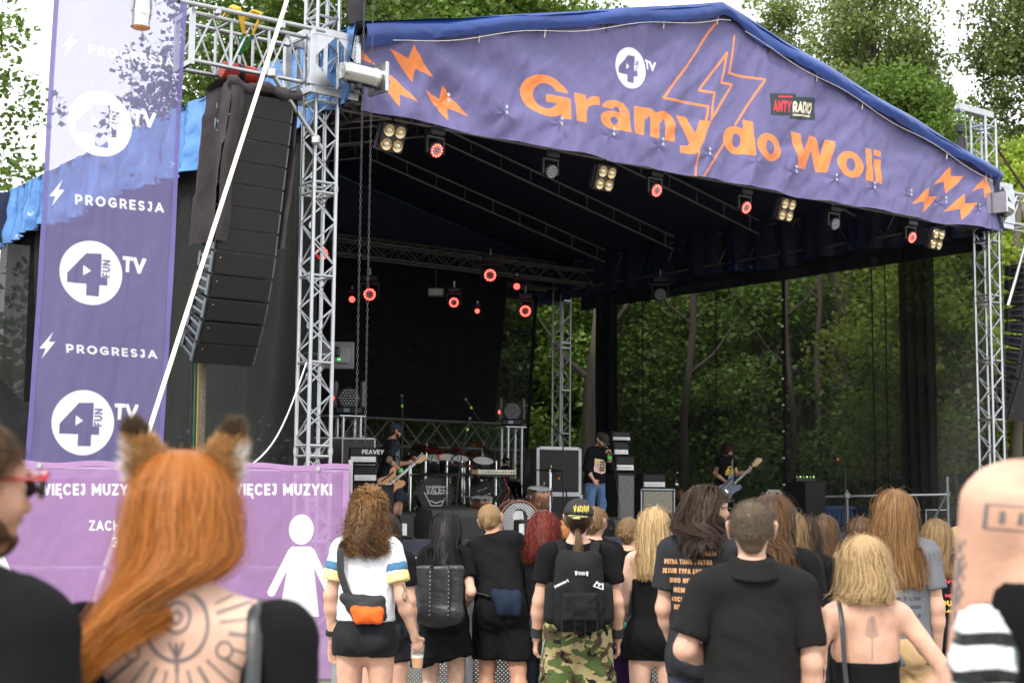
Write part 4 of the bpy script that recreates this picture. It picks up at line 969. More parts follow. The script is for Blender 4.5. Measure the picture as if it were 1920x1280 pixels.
# ------------------------------------------------------------------ hoists, chains
def chain_mesh(p, q, link_l=.045, wr=.016, r=.0045):
    p, q = np.asarray(p), np.asarray(q); L = np.linalg.norm(q - p); n = int(L / link_l); d = (q - p) / L; x, y, _ = frame_of(d); mb = MB(); m = 8
    for i in range(n):
        c = p + d * (i + .5) * link_l; s = x if i % 2 else y
        P = [c + d * link_l * .62 * cos(2 * pi * k / m) + s * wr * sin(2 * pi * k / m) for k in range(m + 1)]
        mb.tube(P, r, 4, cap=False)
    return mb
CHAINM = mat('chain_steel', (.13, .13, .13), .4, .9)
def motor(px, py, b, label, axis, L=.52, r=.125):
    a, z = on_b(px, py, b); c = S(a, b, z); t = thing('winch_motor', label, 'winch', c, ST, 'silver winch motors on the towers'); ax = np.asarray(axis, float); ax /= np.linalg.norm(ax)
    MB().lathe([(.03, -L * .5), (r * .75, -L * .48), (r * .98, -L * .36), (r, -L * .3), (r, L * .36), (r * 1.06, L * .37), (r * 1.06, L * .43), (r, L * .44), (r, L * .5)], c, ax, 24).build('housing', SILV, t, smooth=True)
    for k in range(8):
        x, y, _ = frame_of(ax); p = c - ax * L * .47 + .06 * (cos(k * pi / 4) * x + sin(k * pi / 4) * y); MB().box(p, (.014, .014, .03)).build('vent', BLACKM, t)
    MB().box(c + ax * L * .56, (.05, .36, .36), np.array([ax, np.cross(UZ, ax), UZ]).T, bev=.01).build('mount_plate', ALU_W, t)
    MB().cyl(c + ax * L * .5, c + ax * L * .54, r * .7, n=16).build('flange', AMBER, t)
    MB().cyl(c - UZ * r * 1.35, c - UZ * r * .9, .05, n=10).build('junction_box', BLACKM, t)
    return t, c
m1, mc1 = motor(672, 140, -.62, 'silver winch motor at the left end of the gable banner', SU + SV * .1)
m2, mc2 = motor(1882, 388, -.42, 'silver winch motor on the far right tower', -SU * 1.0 + np.array([0, -.35, .1]))
for dx in (-.02, .10):
    q = mc1 + SU * (.08 + dx); chain_mesh(q + UZ * 2.6, [q[0], q[1], on_b(682, 830, -.6)[1]], .045, .011, .003).build('chain', CHAINM, m1)
for dx in (.1, .34):
    q = mc2 - SU * dx; chain_mesh(q + UZ * .8, [q[0], q[1], 1.6], .045, .011, .003).build('chain', CHAINM, m2)
cb = thing('chain_bag', 'dark chain bag hanging above the left end of the roof', 'bag', S(.45, -.3, 7.3), ST)
a_, z_ = on_b(668, 45, -.3); MB().lathe([(.02, -.06), (.09, -.02), (.12, .15), (.10, .6), (.06, .8)], S(a_, -.3, z_ - .0), UZ, 14).build('bag', GREYC, cb, smooth=True); chain_mesh(S(a_ - .05, -.36, z_ - .5), S(a_ - .05, -.42, z_ + 1.0), .045, .011, .003).build('chain', BLACKM, cb)
cb2 = thing('chain_bag', 'dark chain bag hanging from the pulley of the far right tower', 'bag', S(WID - .68, 0, 7.2), ST)
MB().lathe([(.03, 0), (.13, .03), (.12, .35), (.06, .62), (.03, .64)], S(WID - .68, -.02, 7.15), UZ, 14).build('bag', GREYC, cb2, smooth=True); chain_mesh(S(WID - .68, -.15, 7.2), S(WID - .68, -.1, 8.25), .045, .011, .003).build('chain', STEEL, cb2)
MB().box(S(WID - .68, 0, 7.93), (.14, .1, .16), RR, bev=.02).build('hook_block', BLACKM, cb2)
REDP = mat('red_hoist_paint', (.42, .03, .025), .45, 0, .15, 12)
def hoist(a, z, label, b=-.02):
    t = thing('chain_hoist', label, 'hoist', S(a, b, z), ST, 'red chain hoists on the speaker arms')
    for s in (-1, 1): MB().lathe([(.02, -.1), (.085, -.1), (.1, -.07), (.1, .07), (.085, .1), (.02, .1)], S(a + s * .12, b, z), SU, 18).build('drum', REDP, t, smooth=True)
    MB().cyl(S(a - .03, b, z), S(a + .03, b, z), .105, n=16).build('gearbox', BLACKM, t); chain_mesh(S(a, b, z - .1), S(a, b, z - .3), .06, .02, .007).build('chain', STEEL, t)
    MB().tube([S(a, b, z + .08), S(a, b, z + .2)], .02, 8).build('shackle', STEEL, t)
    YEL, GRN = mat('yellow_sling', (.55, .33, .02), .8), mat('green_sling', (.02, .2, .06), .8)
    for s in (-1, 1):
        MB().tube([S(a, b, z + .22), S(a + s * .05, b - .2, z + .40)], .028, 6, flat=.5).build('sling', GRN, t)
        MB().tube([S(a + s * .05, b - .2, z + .40), S(a + s * .14, b - .24, z + .66), S(a + s * .14, b - .05, z + .74), S(a + s * .12, b + .2, z + .70)], .03, 6, flat=.5).build('sling', YEL, t)
ah, zh_ = on_b(447, 138, 0); hoist(ah, zh_, 'red chain hoist under the left truss arm with yellow sling'); hoist(WID + 1.5, 6.28, 'red chain hoist under the right truss arm')

# ------------------------------------------------------------------ stage lights
LENS = mat('dim_led_lens', (.35, .36, .38), .15, .3, .05); GOLD = mat('halogen_reflector', (.5, .38, .2), .25, .9, .1); LAMPG = mat('lamp_glass', (.75, .68, .5), .15, 0, .05, coat=.5)
def spot_frame(P, aim):
    d = np.asarray(aim, float); d /= np.linalg.norm(d); x = np.cross(d, UZ); x /= np.linalg.norm(x); return x, np.cross(x, d), d
def led_head(P, aim, lit, label, group, s=1.0, nled=(1, 6, 12), up=True):
    """moving wash light: base, yoke, head, lens plate with LED cells"""
    x, y, d = spot_frame(P, aim); t = thing('moving_light', label, 'stage light', P, 0, group); sg = 1 if up else -1
    MB().lathe([(.05 * s, -.17 * s), (.1 * s, -.14 * s), (.13 * s, -.02 * s), (.135 * s, .05 * s), (.12 * s, .065 * s)], P, d, 20).build('head', BLACKP, t, smooth=True)
    pl = MB().cyl(P + d * .06 * s, P + d * .07 * s, .115 * s, n=24); pl = pl.build('lens_plate', GREYP, t)
    for ring, (n, rr) in enumerate(zip(nled, (0, .048, .092))):
        for k in range(n):
            c = P + d * .072 * s + rr * s * (cos(2 * pi * k / n) * x + sin(2 * pi * k / n) * y)
            MB().ball(c, .017 * s, 8).build('led', REDLED if (lit == 'red' and ring == 2) or lit == 'all' else LENS, pl, root=t, smooth=True)
    for q in (-1, 1): MB().box(P + x * q * .16 * s + UZ * sg * .06 * s, (.03 * s, .08 * s, .26 * s), np.array([x, np.cross(UZ, x), UZ]).T, bev=.008).build('yoke_arm', BLACKM, t)
    MB().box(P + UZ * sg * .2 * s, (.36 * s, .1 * s, .05 * s), np.array([x, np.cross(UZ, x), UZ]).T, bev=.01).build('yoke', BLACKM, t)
    MB().box(P + UZ * sg * .29 * s, (.3 * s, .24 * s, .12 * s), np.array([x, np.cross(UZ, x), UZ]).T, bev=.02).build('base', BLACKP, t)
    if up: MB().tube([P + UZ * .34 * s, P + UZ * .5 * s], .02, 6).build('clamp', STEEL, t)
    return t
def blinder(P, aim, label):
    x, y, d = spot_frame(P, aim); t = thing('blinder_light', label, 'stage light', P, 0, 'four-lamp blinders under the gable banner'); R = np.array([x, d, y]).T
    MB().box(P, (.34, .12, .36), R, bev=.012).build('housing', BLACKM, t)
    for i in (-1, 1):
        for j in (-1, 1):
            c = P + d * .06 + x * i * .082 + y * j * .085; rf = MB().lathe([(.078, 0), (.074, .014), (.05, .004), (.02, -.002)], c, d, 20).build('reflector', GOLD, t, smooth=True)
            MB().ball(c + d * .004, (.038, .038, .03), 12).build('lamp', LAMPG, rf, root=t, smooth=True)
    for i in (-1, 1): MB().box(P + x * i * .19, (.02, .05, .3), R).build('bracket', BLACKM, t)
    MB().tube([P + y * .18, P + UZ * .4], .018, 6).build('clamp', BLACKM, t)
toA = CAM - S(6.5, 0, 6); toA /= np.linalg.norm(toA)
FLB = -.02
names = ['leftmost', 'second', 'third', 'rightmost']
for i, (px, py) in enumerate(((732, 258), (1130, 333), (1470, 392), (1752, 447))):
    a, z = on_b(px, py, FLB); blinder(S(a, FLB, z), -SV * 1.0 - UZ * .35 + SU * .05, names[i] + ' four-lamp blinder under the gable banner')
nm = ['red lit light below the left bolts of the banner', 'unlit round light below the letter G of the banner', 'red lit light right of the second blinder', 'red lit light left of the third blinder', 'unlit round light right of the third blinder', 'red lit light left of the rightmost blinder']
for i, (px, py, c) in enumerate(((815, 281, 'red'), (1031, 321, ''), (1227, 356, 'red'), (1395, 388, 'red'), (1562, 419, ''), (1706, 444, 'red'))):
    a, z = on_b(px, py, FLB); led_head(S(a, FLB, z), -SV - UZ * .4 + SU * .0, c, 'moving head, ' + nm[i], 'moving lights under the gable banner', .76)
nm = ['behind the hanging chains', 'left of the hanging chains', 'behind the near tower', 'on the rear beam above the drummer', 'right of the one above the drummer', 'low beside the rear tower', 'dim in front of the black backdrop', 'dimmest low on the backdrop', 'grey at the end of the right beam']
for i, (px, py, c, s, z) in enumerate(((693, 552, 'red', 1, 5.35), (660, 561, 'all', .5, 5.3), (603, 475, 'red', 1, 5.9), (919, 516, 'red', 1.05, 5.95), (969, 537, 'all', .55, 5.8), (985, 583, 'red', 1.0, 5.35), (851, 567, 'red', .8, 5.25), (895, 583, 'all', .4, 5.2), (1238, 552, '', 1.0, 5.7))):
    P = at_z(px, py, z); led_head(P, CAM - P, c, 'small stage light ' + nm[i], 'stage lights deep under the roof', s)
P = at_z(817, 548, 5.4); t = thing('flood_light', 'grey rectangular flood light in front of the black backdrop', 'stage light', P, 0)
MB().box(P, (.3, .1, .16), bev=.015).build('housing', GREYP, t); MB().box(P + [0, -.055, 0], (.25, .01, .11)).build('glass', mat('frosted_glass', (.3, .3, .27), .3), t); MB().tube([P + [0, 0, .08], P + [0, 0, .5]], .015, 6).build('bracket', BLACKM, t)
# can light hanging in front of the tall banner
a, z = on_b(265, 28, -.62); P = S(a, -.62, z); t = thing('par_can', 'polished silver can light hanging at the top of the tall banner', 'stage light', P, ST)
MB().lathe([(.06, .22), (.085, .2), (.09, .05), (.098, .04), (.098, .0), (.09, -.02), (.092, -.12), (.1, -.125), (.1, -.14), (.086, -.14)], P, UZ + SU * .03, 24).build('can', SILV, t, smooth=True)
MB().lathe([(.0, -.13), (.085, -.135), (.085, -.15), (0, -.15)], P, UZ, 20).build('lens', AMBER, t)
MB().tube([P - SU * .11 + UZ * .02, P - SU * .11 + UZ * .3, P + SU * .11 + UZ * .3, P + SU * .11 + UZ * .02], .012, 6).build('yoke', STEEL, t); MB().tube([P - UZ * .15, P - UZ * .22 + SU * .04, P - UZ * .28 + SU * .1], .008, 5).build('cable', STEEL, t)
# ------------------------------------------------------------------ beam lights on truss stands
def stand_light(px, py_head, py_top, py_bot, Y, label, lab2):
    P = at_y(px, py_head, Y); zt = at_y(px, py_top, Y)[2]; zb = DZ
    t = thing('truss_stand', lab2, 'light stand', (P[0], P[1], zb), .5, 'short truss stands for the beam lights')
    for i in (-1, 1):
        for j in (-1, 1): o = member('leg', P * [1, 1, 0] + [i * .14 * .9 - j * .06, j * .14 + i * .06, zb], P * [1, 1, 0] + [i * .14 * .9 - j * .06, j * .14 + i * .06, zt], .026, ALU_W, t, n=10)
    MB().box([P[0], P[1], zt + .012], (.42, .42, .024), np.array([[cos(.42), -sin(.42), 0], [sin(.42), cos(.42), 0], [0, 0, 1]]), bev=.004).build('top_plate', ALU, t)
    for k in range(3): member('brace', [P[0] - .16, P[1] - .1, zb + .1 + k * (zt - zb) / 3], [P[0] + .12, P[1] - .16, zb + .05 + (k + 1) * (zt - zb) / 3 - .06], .01, ALU_W, t)
    L = thing('beam_light', label, 'stage light', (P[0], P[1], zt + .024), 0, 'beam lights on truss stands'); b0 = zt + .03
    MB().box([P[0], P[1], b0 + .07], (.40, .34, .13), bev=.03).build('base', BLACKP, L); MB().box([P[0] - .02, P[1] - .175, b0 + .07], (.09, .01, .06)).build('display', mat('blue_grey_display', (.2, .25, .32), .2), L)
    for s in (-1, 1): MB().box([P[0] + s * .21, P[1], b0 + .32], (.07, .2, .42), bev=.03).build('yoke_arm', GREYP, L)
    c = np.array([P[0], P[1], P[2]]); d = np.array([.05, -1, .05]); d /= np.linalg.norm(d)
    MB().lathe([(.09, -.17), (.15, -.12), (.185, 0), (.185, .1), (.17, .115)], c, d, 8).build('head', BLACKP, L); x, y, _ = spot_frame(c, d)
    pl = MB().cyl(c + d * .11, c + d * .122, .155, n=28).build('lens_plate', BLACKM, L)
    for i in range(-3, 4):
        for j in range(-3, 4):
            u, v = (i + .5 * (j % 2)) * .046, j * .04
            if u * u + v * v < .142 ** 2: MB().ball(c + d * .124 + u * x + v * y, (.016, .01, .012), 8).build('led', LENS, pl, root=L, smooth=True)
    MB().box([P[0] - .24, P[1] - .08, b0 + .26], (.02, .06, .05)).build('status_lamp', REDLED, L)
stand_light(655, 748, 782, 998, 22.5, 'black beam light on the truss stand by the near tower', 'short silver truss stand left of the guitarist')
stand_light(960, 772, 802, 985, 27.4, 'black beam light on the truss stand by the drummer', 'tall silver truss stand right of the drummer')
# ------------------------------------------------------------------ backline: amplifiers, cabinets, monitors, drums
CLOTHG = mat('grey_grille_cloth', (.16, .16, .155), .9, 0, .2, 30, .002, 120); CLOTHB = mat('beige_grille_cloth', (.30, .28, .22), .9, 0, .15, 30, .002, 120)
TOLEX = mat('black_tolex', (.006, .006, .006), .7, 0, .2, 40, .002, 160); KNOB = mat('cream_knob', (.6, .57, .5), .4); PANEL = mat('silver_panel', (.5, .5, .5), .35, .7, .1)
FRAMEA = mat('case_edge_alu', (.33, .34, .36), .4, .9, .1); REDT = mat('red_trim', (.4, .02, .02), .5)
def Rz(r): return np.array([[cos(r), -sin(r), 0], [sin(r), cos(r), 0], [0, 0, 1]])
class Box:
    """a cabinet fitted to a pixel box at distance Y and turned by rz; q(x, z) gives points on its front"""
    def __init__(s, name, label, cat, px0, px1, py0, py1, Y, depth=.35, rz=.5, m=None, group=None, bev=.015, on=None):
        vis = (px1 - px0) * Y / F_PX; s.w = max(.12, (vis - depth * abs(sin(rz))) / cos(rz)); P0 = at_y((px0 + px1) / 2, py1, Y); P1 = at_y((px0 + px1) / 2, py0, Y)
        s.z0 = P0[2] if on is None else on; s.h = P1[2] - s.z0; s.d = depth; s.R = Rz(rz); s.c = np.array([P0[0], Y, s.z0 + s.h / 2])
        s.t = thing(name, label, cat, (P0[0], Y, s.z0), 0, group); s.body = MB().box(s.c, (s.w, depth, s.h), s.R, bev=bev).build('cabinet', m or TOLEX, s.t)
    def p(s, x, z, out=0.0): return s.c + s.R @ np.array([x * s.w / 2, -s.d / 2 - out, z * s.h / 2])
    def plate(s, nm, x0, z0, x1, z1, m, th=.01, out=.0):
        c = s.p((x0 + x1) / 2, (z0 + z1) / 2, out + th / 2 - .002); return MB().box(c, ((x1 - x0) * s.w / 2, th, (z1 - z0) * s.h / 2), s.R, bev=.003).build(nm, m, s.t)
    def knobs(s, z, n, x0=-.8, x1=.6, r=.014, m=KNOB):
        for k in range(n): c = s.p(x0 + (x1 - x0) * k / max(1, n - 1), z, .0); MB().cyl(c, c + s.R @ np.array([0, -.025, 0]), r, n=8).build('knob', m, s.t)
    def frame(s, m=FRAMEA, w=.022):
        for x in (-1, 1): MB().box(s.p(x, 0), (w, .02, s.h + .008), s.R).build('edge_strip', m, s.t)
        for z in (-1, 1): MB().box(s.p(0, z), (s.w - w, .022, w), s.R).build('edge_strip', m, s.t)
    def corners(s, m=BLACKM):
        for x in (-1, 1):
            for z in (-1, 1): MB().ball(s.p(x * .96, z * .95), .022, 8).build('corner', m, s.t)
    def word(s, txt, x, z, h, m=WHITEM):
        """raised letters"""
        n = 46; w = text_w(txt, .18, .1); nx = int(n * w); U, V = np.meshgrid(np.linspace(0, w, nx), np.linspace(0, 1, n)); d = sd_text(np.stack([U.ravel(), V.ravel()], 1), txt, (0, 0), (1, 0), (0, 1), .18, .1).reshape(n, nx)
        I = np.arange(n * nx).reshape(n, nx); ok = (d[:-1, :-1] + d[1:, 1:] + d[:-1, 1:] + d[1:, :-1]) < 0
        Fq = np.stack([I[:-1, :-1], I[:-1, 1:], I[1:, 1:], I[1:, :-1]], -1)[ok]; o = s.p(x, z, .013)
        P = o + (U.ravel()[:, None] * h) * (s.R @ np.array([1, 0, 0])) + (V.ravel()[:, None] * h) * UZ
        me = mesh_np('badge', to_local(P, s.t), Fq); me.materials.append(m); link('badge', me, s.t)
def amp_head(label, *a, panel=PANEL, nk=6, txt=None, **k):
    b = Box('amplifier', label, 'amplifier', *a, **k); b.plate('grille', -.9, .0, .9, .86, GRILL); b.plate('control_panel', -.9, -.8, .9, -.12, panel); b.knobs(-.46, nk); b.corners()
    if txt: b.word(txt, -.1, .18, b.h * .28)
    return b
def speaker_cab(label, *a, cloth=GRILL, frame=False, **k):
    b = Box('speaker_cabinet', label, 'speaker cabinet', *a, **k); b.plate('grille', -.88, -.9, .88, .9, cloth); b.corners()
    if frame: b.frame()
    return b
b = Box('road_case', 'black road case with silver edges behind the near tower', 'road case', 540, 700, 822, 995, 22.2, .5, .12, WOODD, 'stage road cases', on=DZ); b.frame()
b = Box('road_case', 'open-faced black road case with silver edges left of the guitarist', 'road case', 640, 704, 823, 872, 21.6, .4, .1, WOODD, 'stage road cases'); b.frame()
amp_head('amplifier head with a white script name left of the guitarist', 652, 708, 839, 869, 20.6, .24, .15, txt='PEAVEY')
amp_head('second amplifier head in the stack left of the guitarist', 659, 708, 872, 904, 20.7, .24, .15, nk=7)
speaker_cab('black speaker cabinet under the amplifiers left of the guitarist', 655, 738, 908, 1000, 20.8, .34, .2, on=DZ)
b = Box('speaker_cabinet', 'big black drum monitor cabinet with grey frame left of the singer', 'speaker cabinet', 980, 1086, 841, 925, 24.6, .6, .42, WOODD); b.plate('grille', -.9, -.9, .9, .9, GRILL); b.frame(w=.05)
MB().box(b.c + b.R @ np.array([-b.w / 2 - .005, .05, .08]), (.012, .16, .26), b.R).build('side_port', BLACKM, b.t)
b = Box('speaker_cabinet', 'lower black subwoofer under the big drum monitor', 'speaker cabinet', 984, 1088, 927, 990, 24.6, .6, .42, WOODD, on=DZ); b.plate('grille', -.9, -.9, .9, .9, GRILL); b.frame(w=.05)
amp_head('red-topped amplifier head on top of the stack behind the singer', 1133, 1182, 810, 827, 24.9, .3, .4, nk=8); amp_head('silver-fronted amplifier head in the stack behind the singer', 1136, 1178, 829, 854, 24.9, .3, .4, panel=PANEL, nk=4)
amp_head('black amplifier head directly on the grey cabinet behind the singer', 1140, 1189, 855, 884, 24.9, .3, .4, nk=9)
speaker_cab('tall grey-fronted speaker cabinet right of the singer', 1138, 1189, 886, 985, 24.9, .4, .4, cloth=CLOTHG, on=DZ)
amp_head('black amplifier head on the beige cabinet right of the singer', 1194, 1248, 888, 915, 25.8, .28, .3, nk=6); speaker_cab('beige-fronted guitar cabinet with metal corners right of the singer', 1189, 1263, 917, 985, 25.8, .36, .3, cloth=CLOTHB, frame=True, on=DZ)
b = Box('amplifier_case', 'brown rounded case beside the beige guitar cabinet', 'case', 1264, 1284, 916, 940, 26.5, .25, .2, mat('brown_case', (.10, .045, .025), .6), bev=.06)
speaker_cab('black side monitor speaker right of the bassist', 1477, 1546, 903, 968, 26.5, .55, .5, on=None)
b = speaker_cab('black subwoofer under the side monitor right of the bassist', 1480, 1545, 969, 1012, 26.5, .55, .5, on=DZ)
t = thing('mixer', 'small mixer with green lamps on the side monitor speaker', 'mixer', at_y(1510, 903, 26.5), 0); q = at_y(1508, 899, 26.5)
MB().box(q, (.36, .25, .07), bev=.01).build('body', BLACKP, t)
for k in range(6): MB().box(q + [-.15 + k * .06, -.1, .05], (.02, .02, .03)).build('button', mat('green_lamp', (.3, .7, .1), .4, emit=(.4, 1, .1, .6)) if k % 2 else LENS, t)
speaker_cab('small tan combo amplifier behind the crowd right of the bassist', 1437, 1470, 919, 945, 25.5, .25, -.3, cloth=mat('tan_cloth', (.42, .32, .15), .9), frame=True)
# floor monitors along the stage front
def wedge(label, px0, px1, py0, py1, Y, rz, d=.5):
    vis = (px1 - px0) * Y / F_PX; P = at_y((px0 + px1) / 2, py1, Y); h = at_y((px0 + px1) / 2, py0, Y)[2] - DZ; w = (vis - d * abs(sin(rz)) * .8) / cos(rz); R = Rz(rz)
    t = thing('floor_monitor', label, 'floor monitor', (P[0], Y, DZ), 0, 'floor monitors on the stage'); prof = [(-d / 2, .0), (d / 2, 0), (d / 2, h * .35), (d * .12, h), (-d / 2 + .04, h * .92), (-d / 2, h * .7)]
    V = [R @ np.array([s * w / 2, y, z]) + [P[0], Y, DZ + .004] for s in (-1, 1) for y, z in prof]; n = len(prof)
    MB().add(V, [tuple(range(n - 1, -1, -1)), tuple(range(n, 2 * n))] + [(i, (i + 1) % n, n + (i + 1) % n, n + i) for i in range(n)]).build('cabinet', TOLEX, t)
    g = [R @ np.array([s * w * .45, y, z + .004]) + [P[0], Y, DZ + .004] + R @ np.array([0, .008, .006]) for s, (y, z) in ((-1, prof[2]), (1, prof[2]), (1, prof[3]), (-1, prof[3]))]
    MB().poly(g, R @ np.array([0, .02, .02]), 1.0 * .5).build('grille', GRILL, t); MB().box([P[0], Y - d / 2 * cos(rz) - .01, DZ + h * .45], (.18, .02, .05), R, bev=.006).build('handle', BLACKM, t)
wedge('big black floor monitor at the front edge, right of the guitarist', 774, 902, 952, 1010, 19.4, .55, .62)
wedge('black floor monitor in front of the singer at the stage edge', 1122, 1180, 972, 1010, 21.0, .5)
wedge('grey floor monitor behind the blonde woman in the black camisole', 1246, 1300, 964, 1000, 22.0, .5)
wedge('floor monitor behind the man in the black polo shirt', 1500, 1550, 972, 1006, 24.5, .4)
speaker_cab('upright black front-fill speaker with paper tag, left on the stage edge', 735, 777, 965, 1012, 18.9, .3, .35, on=DZ)
speaker_cab('upright black front-fill speaker with paper tag, right of the drummer', 962, 993, 974, 1012, 20.0, .3, .35, on=DZ)
for px, Y in ((758, 18.6), (978, 19.7)):
    q = at_y(px, 992, Y); t = thing('paper_tag', 'white paper tag on the ' + ('left' if px < 800 else 'right') + ' front-fill speaker', 'tag', q, 0, 'paper tags on the speakers'); MB().box(q + [0, -.03, .0], (.07, .004, .15), bev=.001).build('paper', mat('grey_paper', (.4, .42, .44), .8), t)
# ------------------------------------------------------------------ drums
HEADW = mat('drum_skin', (.7, .69, .66), .5); COPPER = mat('copper_sparkle', (.33, .16, .10), .28, .6, .1, 40); BLK = mat('satin_black', (.006, .006, .007), .5, 0, .1)
BRONZE = mat('cymbal_bronze', (.10, .065, .035), .3, .9, .15, 10)
DZR = DZ + .3
t = thing('drum_riser', 'low black riser under the drum kits', 'riser', S(6.2, 6.2, DZ), ST); MB().box(S(6.0, 6.6, DZ + .15), (4.4, 3.0, .29), RR, bev=.01).build('platform', DECKM, t)
def drum(t, nm, c, r, h, axis, shell, head=HEADW, lugs=8):
    ax = np.asarray(axis, float); ax /= np.linalg.norm(ax); x, y, _ = frame_of(ax); c = np.asarray(c, float)
    sh = MB().lathe([(r * .96, -h / 2), (r, -h / 2 + .01), (r, h / 2 - .01), (r * .96, h / 2)], c, ax, 32).build(nm, shell, t, smooth=True)
    for s in (-1, 1): MB().lathe([(r * .97, -.018), (r * 1.035, -.018), (r * 1.035, .018), (r * .97, .018)], c + ax * s * h / 2, ax, 32, cap=False).build('hoop', CHROME if r < .25 else shell, sh, root=t, smooth=True)
    for s in (-1, 1): MB().cyl(c + ax * s * (h / 2 + .004), c + ax * s * (h / 2 + .008), r * .96, n=32).build('drum_head', head, sh, root=t)
    for k in range(lugs): p = c + r * 1.01 * (cos(2 * pi * k / lugs) * x + sin(2 * pi * k / lugs) * y); MB().cyl(p - ax * h * .3, p + ax * h * .3, .012, n=6).build('lug', CHROME, sh, root=t)
    return sh
def stand(t, base, top, r=.011, spread=.25):
    base, top = np.asarray(base, float), np.asarray(top, float); MB().tube([base + [0, 0, .12], top], r, 8).build('stand_tube', CHROME, t)
    for k in range(3): a = 2 * pi * k / 3 + .4; MB().tube([base + [0, 0, .3], base + [spread * cos(a), spread * sin(a), .01]], r * .8, 6).build('stand_leg', CHROME, t)
def cymbal(px, py, Y, r, label, tilt=(.15, -.2), zb=DZR):
    c = at_y(px, py, Y); t = thing('cymbal', label, 'cymbal', (c[0], c[1], zb), 0, 'cymbals of the drum kits'); ax = np.array([tilt[0], tilt[1], 1.0])
    MB().lathe([(.01, .03), (.045, .025), (.055, .012), (r * .6, .002), (r, -.02), (r, -.022), (.05, .008)], c, ax, 36).build('plate', BRONZE, t, smooth=True); MB().cyl(c, c + ax * .07, .01, n=8).build('wing_nut', CHROME, t); stand(t, [c[0], c[1], zb], c)
def decal_disc(t, c, ax, fn, m, R, n=150, nm='print', extra=None):
    ax = np.asarray(ax, float); ax /= np.linalg.norm(ax); xx = np.cross(UZ, ax); xx /= np.linalg.norm(xx); yy = np.cross(ax, xx)
    U, V = np.meshgrid(np.linspace(-1, 1, n), np.linspace(-1, 1, n)); d = fn(np.stack([U.ravel(), V.ravel()], 1)).reshape(n, n); I = np.arange(n * n).reshape(n, n)
    ok = (d[:-1, :-1] + d[1:, 1:] + d[:-1, 1:] + d[1:, :-1]) < 0; Fq = np.stack([I[:-1, :-1], I[:-1, 1:], I[1:, 1:], I[1:, :-1]], -1)[ok]
    P = np.asarray(c) + R * (U.ravel()[:, None] * xx + V.ravel()[:, None] * yy); me = mesh_np(nm, to_local(P, t), Fq); me.materials.append(m); return link(nm, me, extra or t)
def spiky_word(P, s='VADER', y0=.05, h=.42, w=1.3):
    d = sd_text(P, s, (-w / 2, y0), (w / text_w(s, .1, .06), 0), (0, h), .12, .06); rr = np.random.default_rng(3)
    for k in range(16):
        x = -w / 2 + w * (k + .5) / 16; up = h * rr.uniform(.25, .6); d = np.minimum(d, sd_poly(P, [(x - .03, y0 + h * .9), (x + .03, y0 + h * .9), (x + rr.uniform(-.04, .04), y0 + h + up * .6)])); d = np.minimum(d, sd_poly(P, [(x - .03, y0 + .03), (x + .03, y0 + .03), (x + rr.uniform(-.04, .04), y0 - up * .6)]))
    return d
front = np.array([.35, -1, .03])
k1 = thing('drum_kit', 'black drum kit with spiky white name on the bass drum', 'drum kit', S(5.2, 5.6, DZR), ST)
c = at_y(813, 926, 24.2); bd = drum(k1, 'bass_drum', c, .285, .42, [.25, -1, .0], BLK, BLK)
fc = c + np.array([.25, -1, 0]) / 1.03 * .222
decal_disc(k1, fc, [.25, -1, 0], lambda P: np.minimum(spiky_word(P), np.minimum(np.minimum(sd_seg(P, (-.75, .1), (-.3, -.75), .025), sd_seg(P, (.75, .1), (.3, -.75), .025)), np.minimum(sd_seg(P, (-.3, -.72), (.3, -.72), .025), np.minimum(sd_seg(P, (-.4, -.4), (0, -.55), .03), sd_seg(P, (.4, -.4), (0, -.55), .03))))), WHITEM, .26, extra=bd)
c2 = at_y(915, 925, 24.9); drum(k1, 'bass_drum', c2, .285, .42, [.35, -1, 0], BLK, BLK)
for px, py, r in ((812, 873, .16), (840, 872, .16), (862, 874, .15), (905, 878, .18)): drum(k1, 'tom', at_y(px, py, 24.5), r, .26, [.1, -.45, 1], BLK, HEADW, 6)
drum(k1, 'floor_tom', at_y(905, 945, 24.0), .2, .2, [0, -.15, 1], COPPER, HEADW, 6)
rk = [at_y(770, 890, 24.0), at_y(800, 889, 23.9), at_y(865, 889, 23.9), at_y(930, 888, 24.1)]
MB().tube(rk, .022, 8).build('rack_bar', CHROME, k1, smooth=True)
for px in (770, 798, 838, 866, 880, 930): p = at_y(px, 889, 24.0); MB().tube([[p[0], p[1], DZR], p + [0, 0, .22]], .017, 8).build('rack_post', CHROME, k1)
for px, py, q in ((805, 870, (812, 855)), (845, 862, (870, 838)), (885, 860, (905, 850)), (770, 868, (758, 880)), (895, 920, (935, 905)), (888, 935, (945, 915))): MB().tube([at_y(px, py, 24.1), at_y(*q, 24.2)], .011, 6).build('boom_arm', CHROME, k1)
MB().lathe([(.0, 0), (.17, 0), (.17, .07), (0, .07)], [at_y(950, 915, 26)[0], 26, DZR + .5], UZ, 20).build('stool', BLK, k1)
for a in [(800, 838, 24.4, .26, 'dark cymbal high behind the guitar neck', (.1, -.25)), (872, 845, 24.8, .25, 'dark cymbal in the middle of the kit', (.3, -.2)), (905, 835, 25.0, .24, 'tilted dark cymbal left of the drummer', (.5, -.15)), (768, 856, 24.6, .2, 'small dark cymbal behind the guitarist', (-.2, -.2)), (870, 870, 24.0, .24, 'low dark cymbal above the rack bar', (.05, -.12)), (845, 852, 25.2, .2, 'small rear cymbal in the middle of the kit', (-.1, -.3))]: cymbal(*a)
k2 = thing('drum_kit', 'copper drum kit with checkered bass drum in front of the singer', 'drum kit', S(5.8, 3.4, DZ), ST)
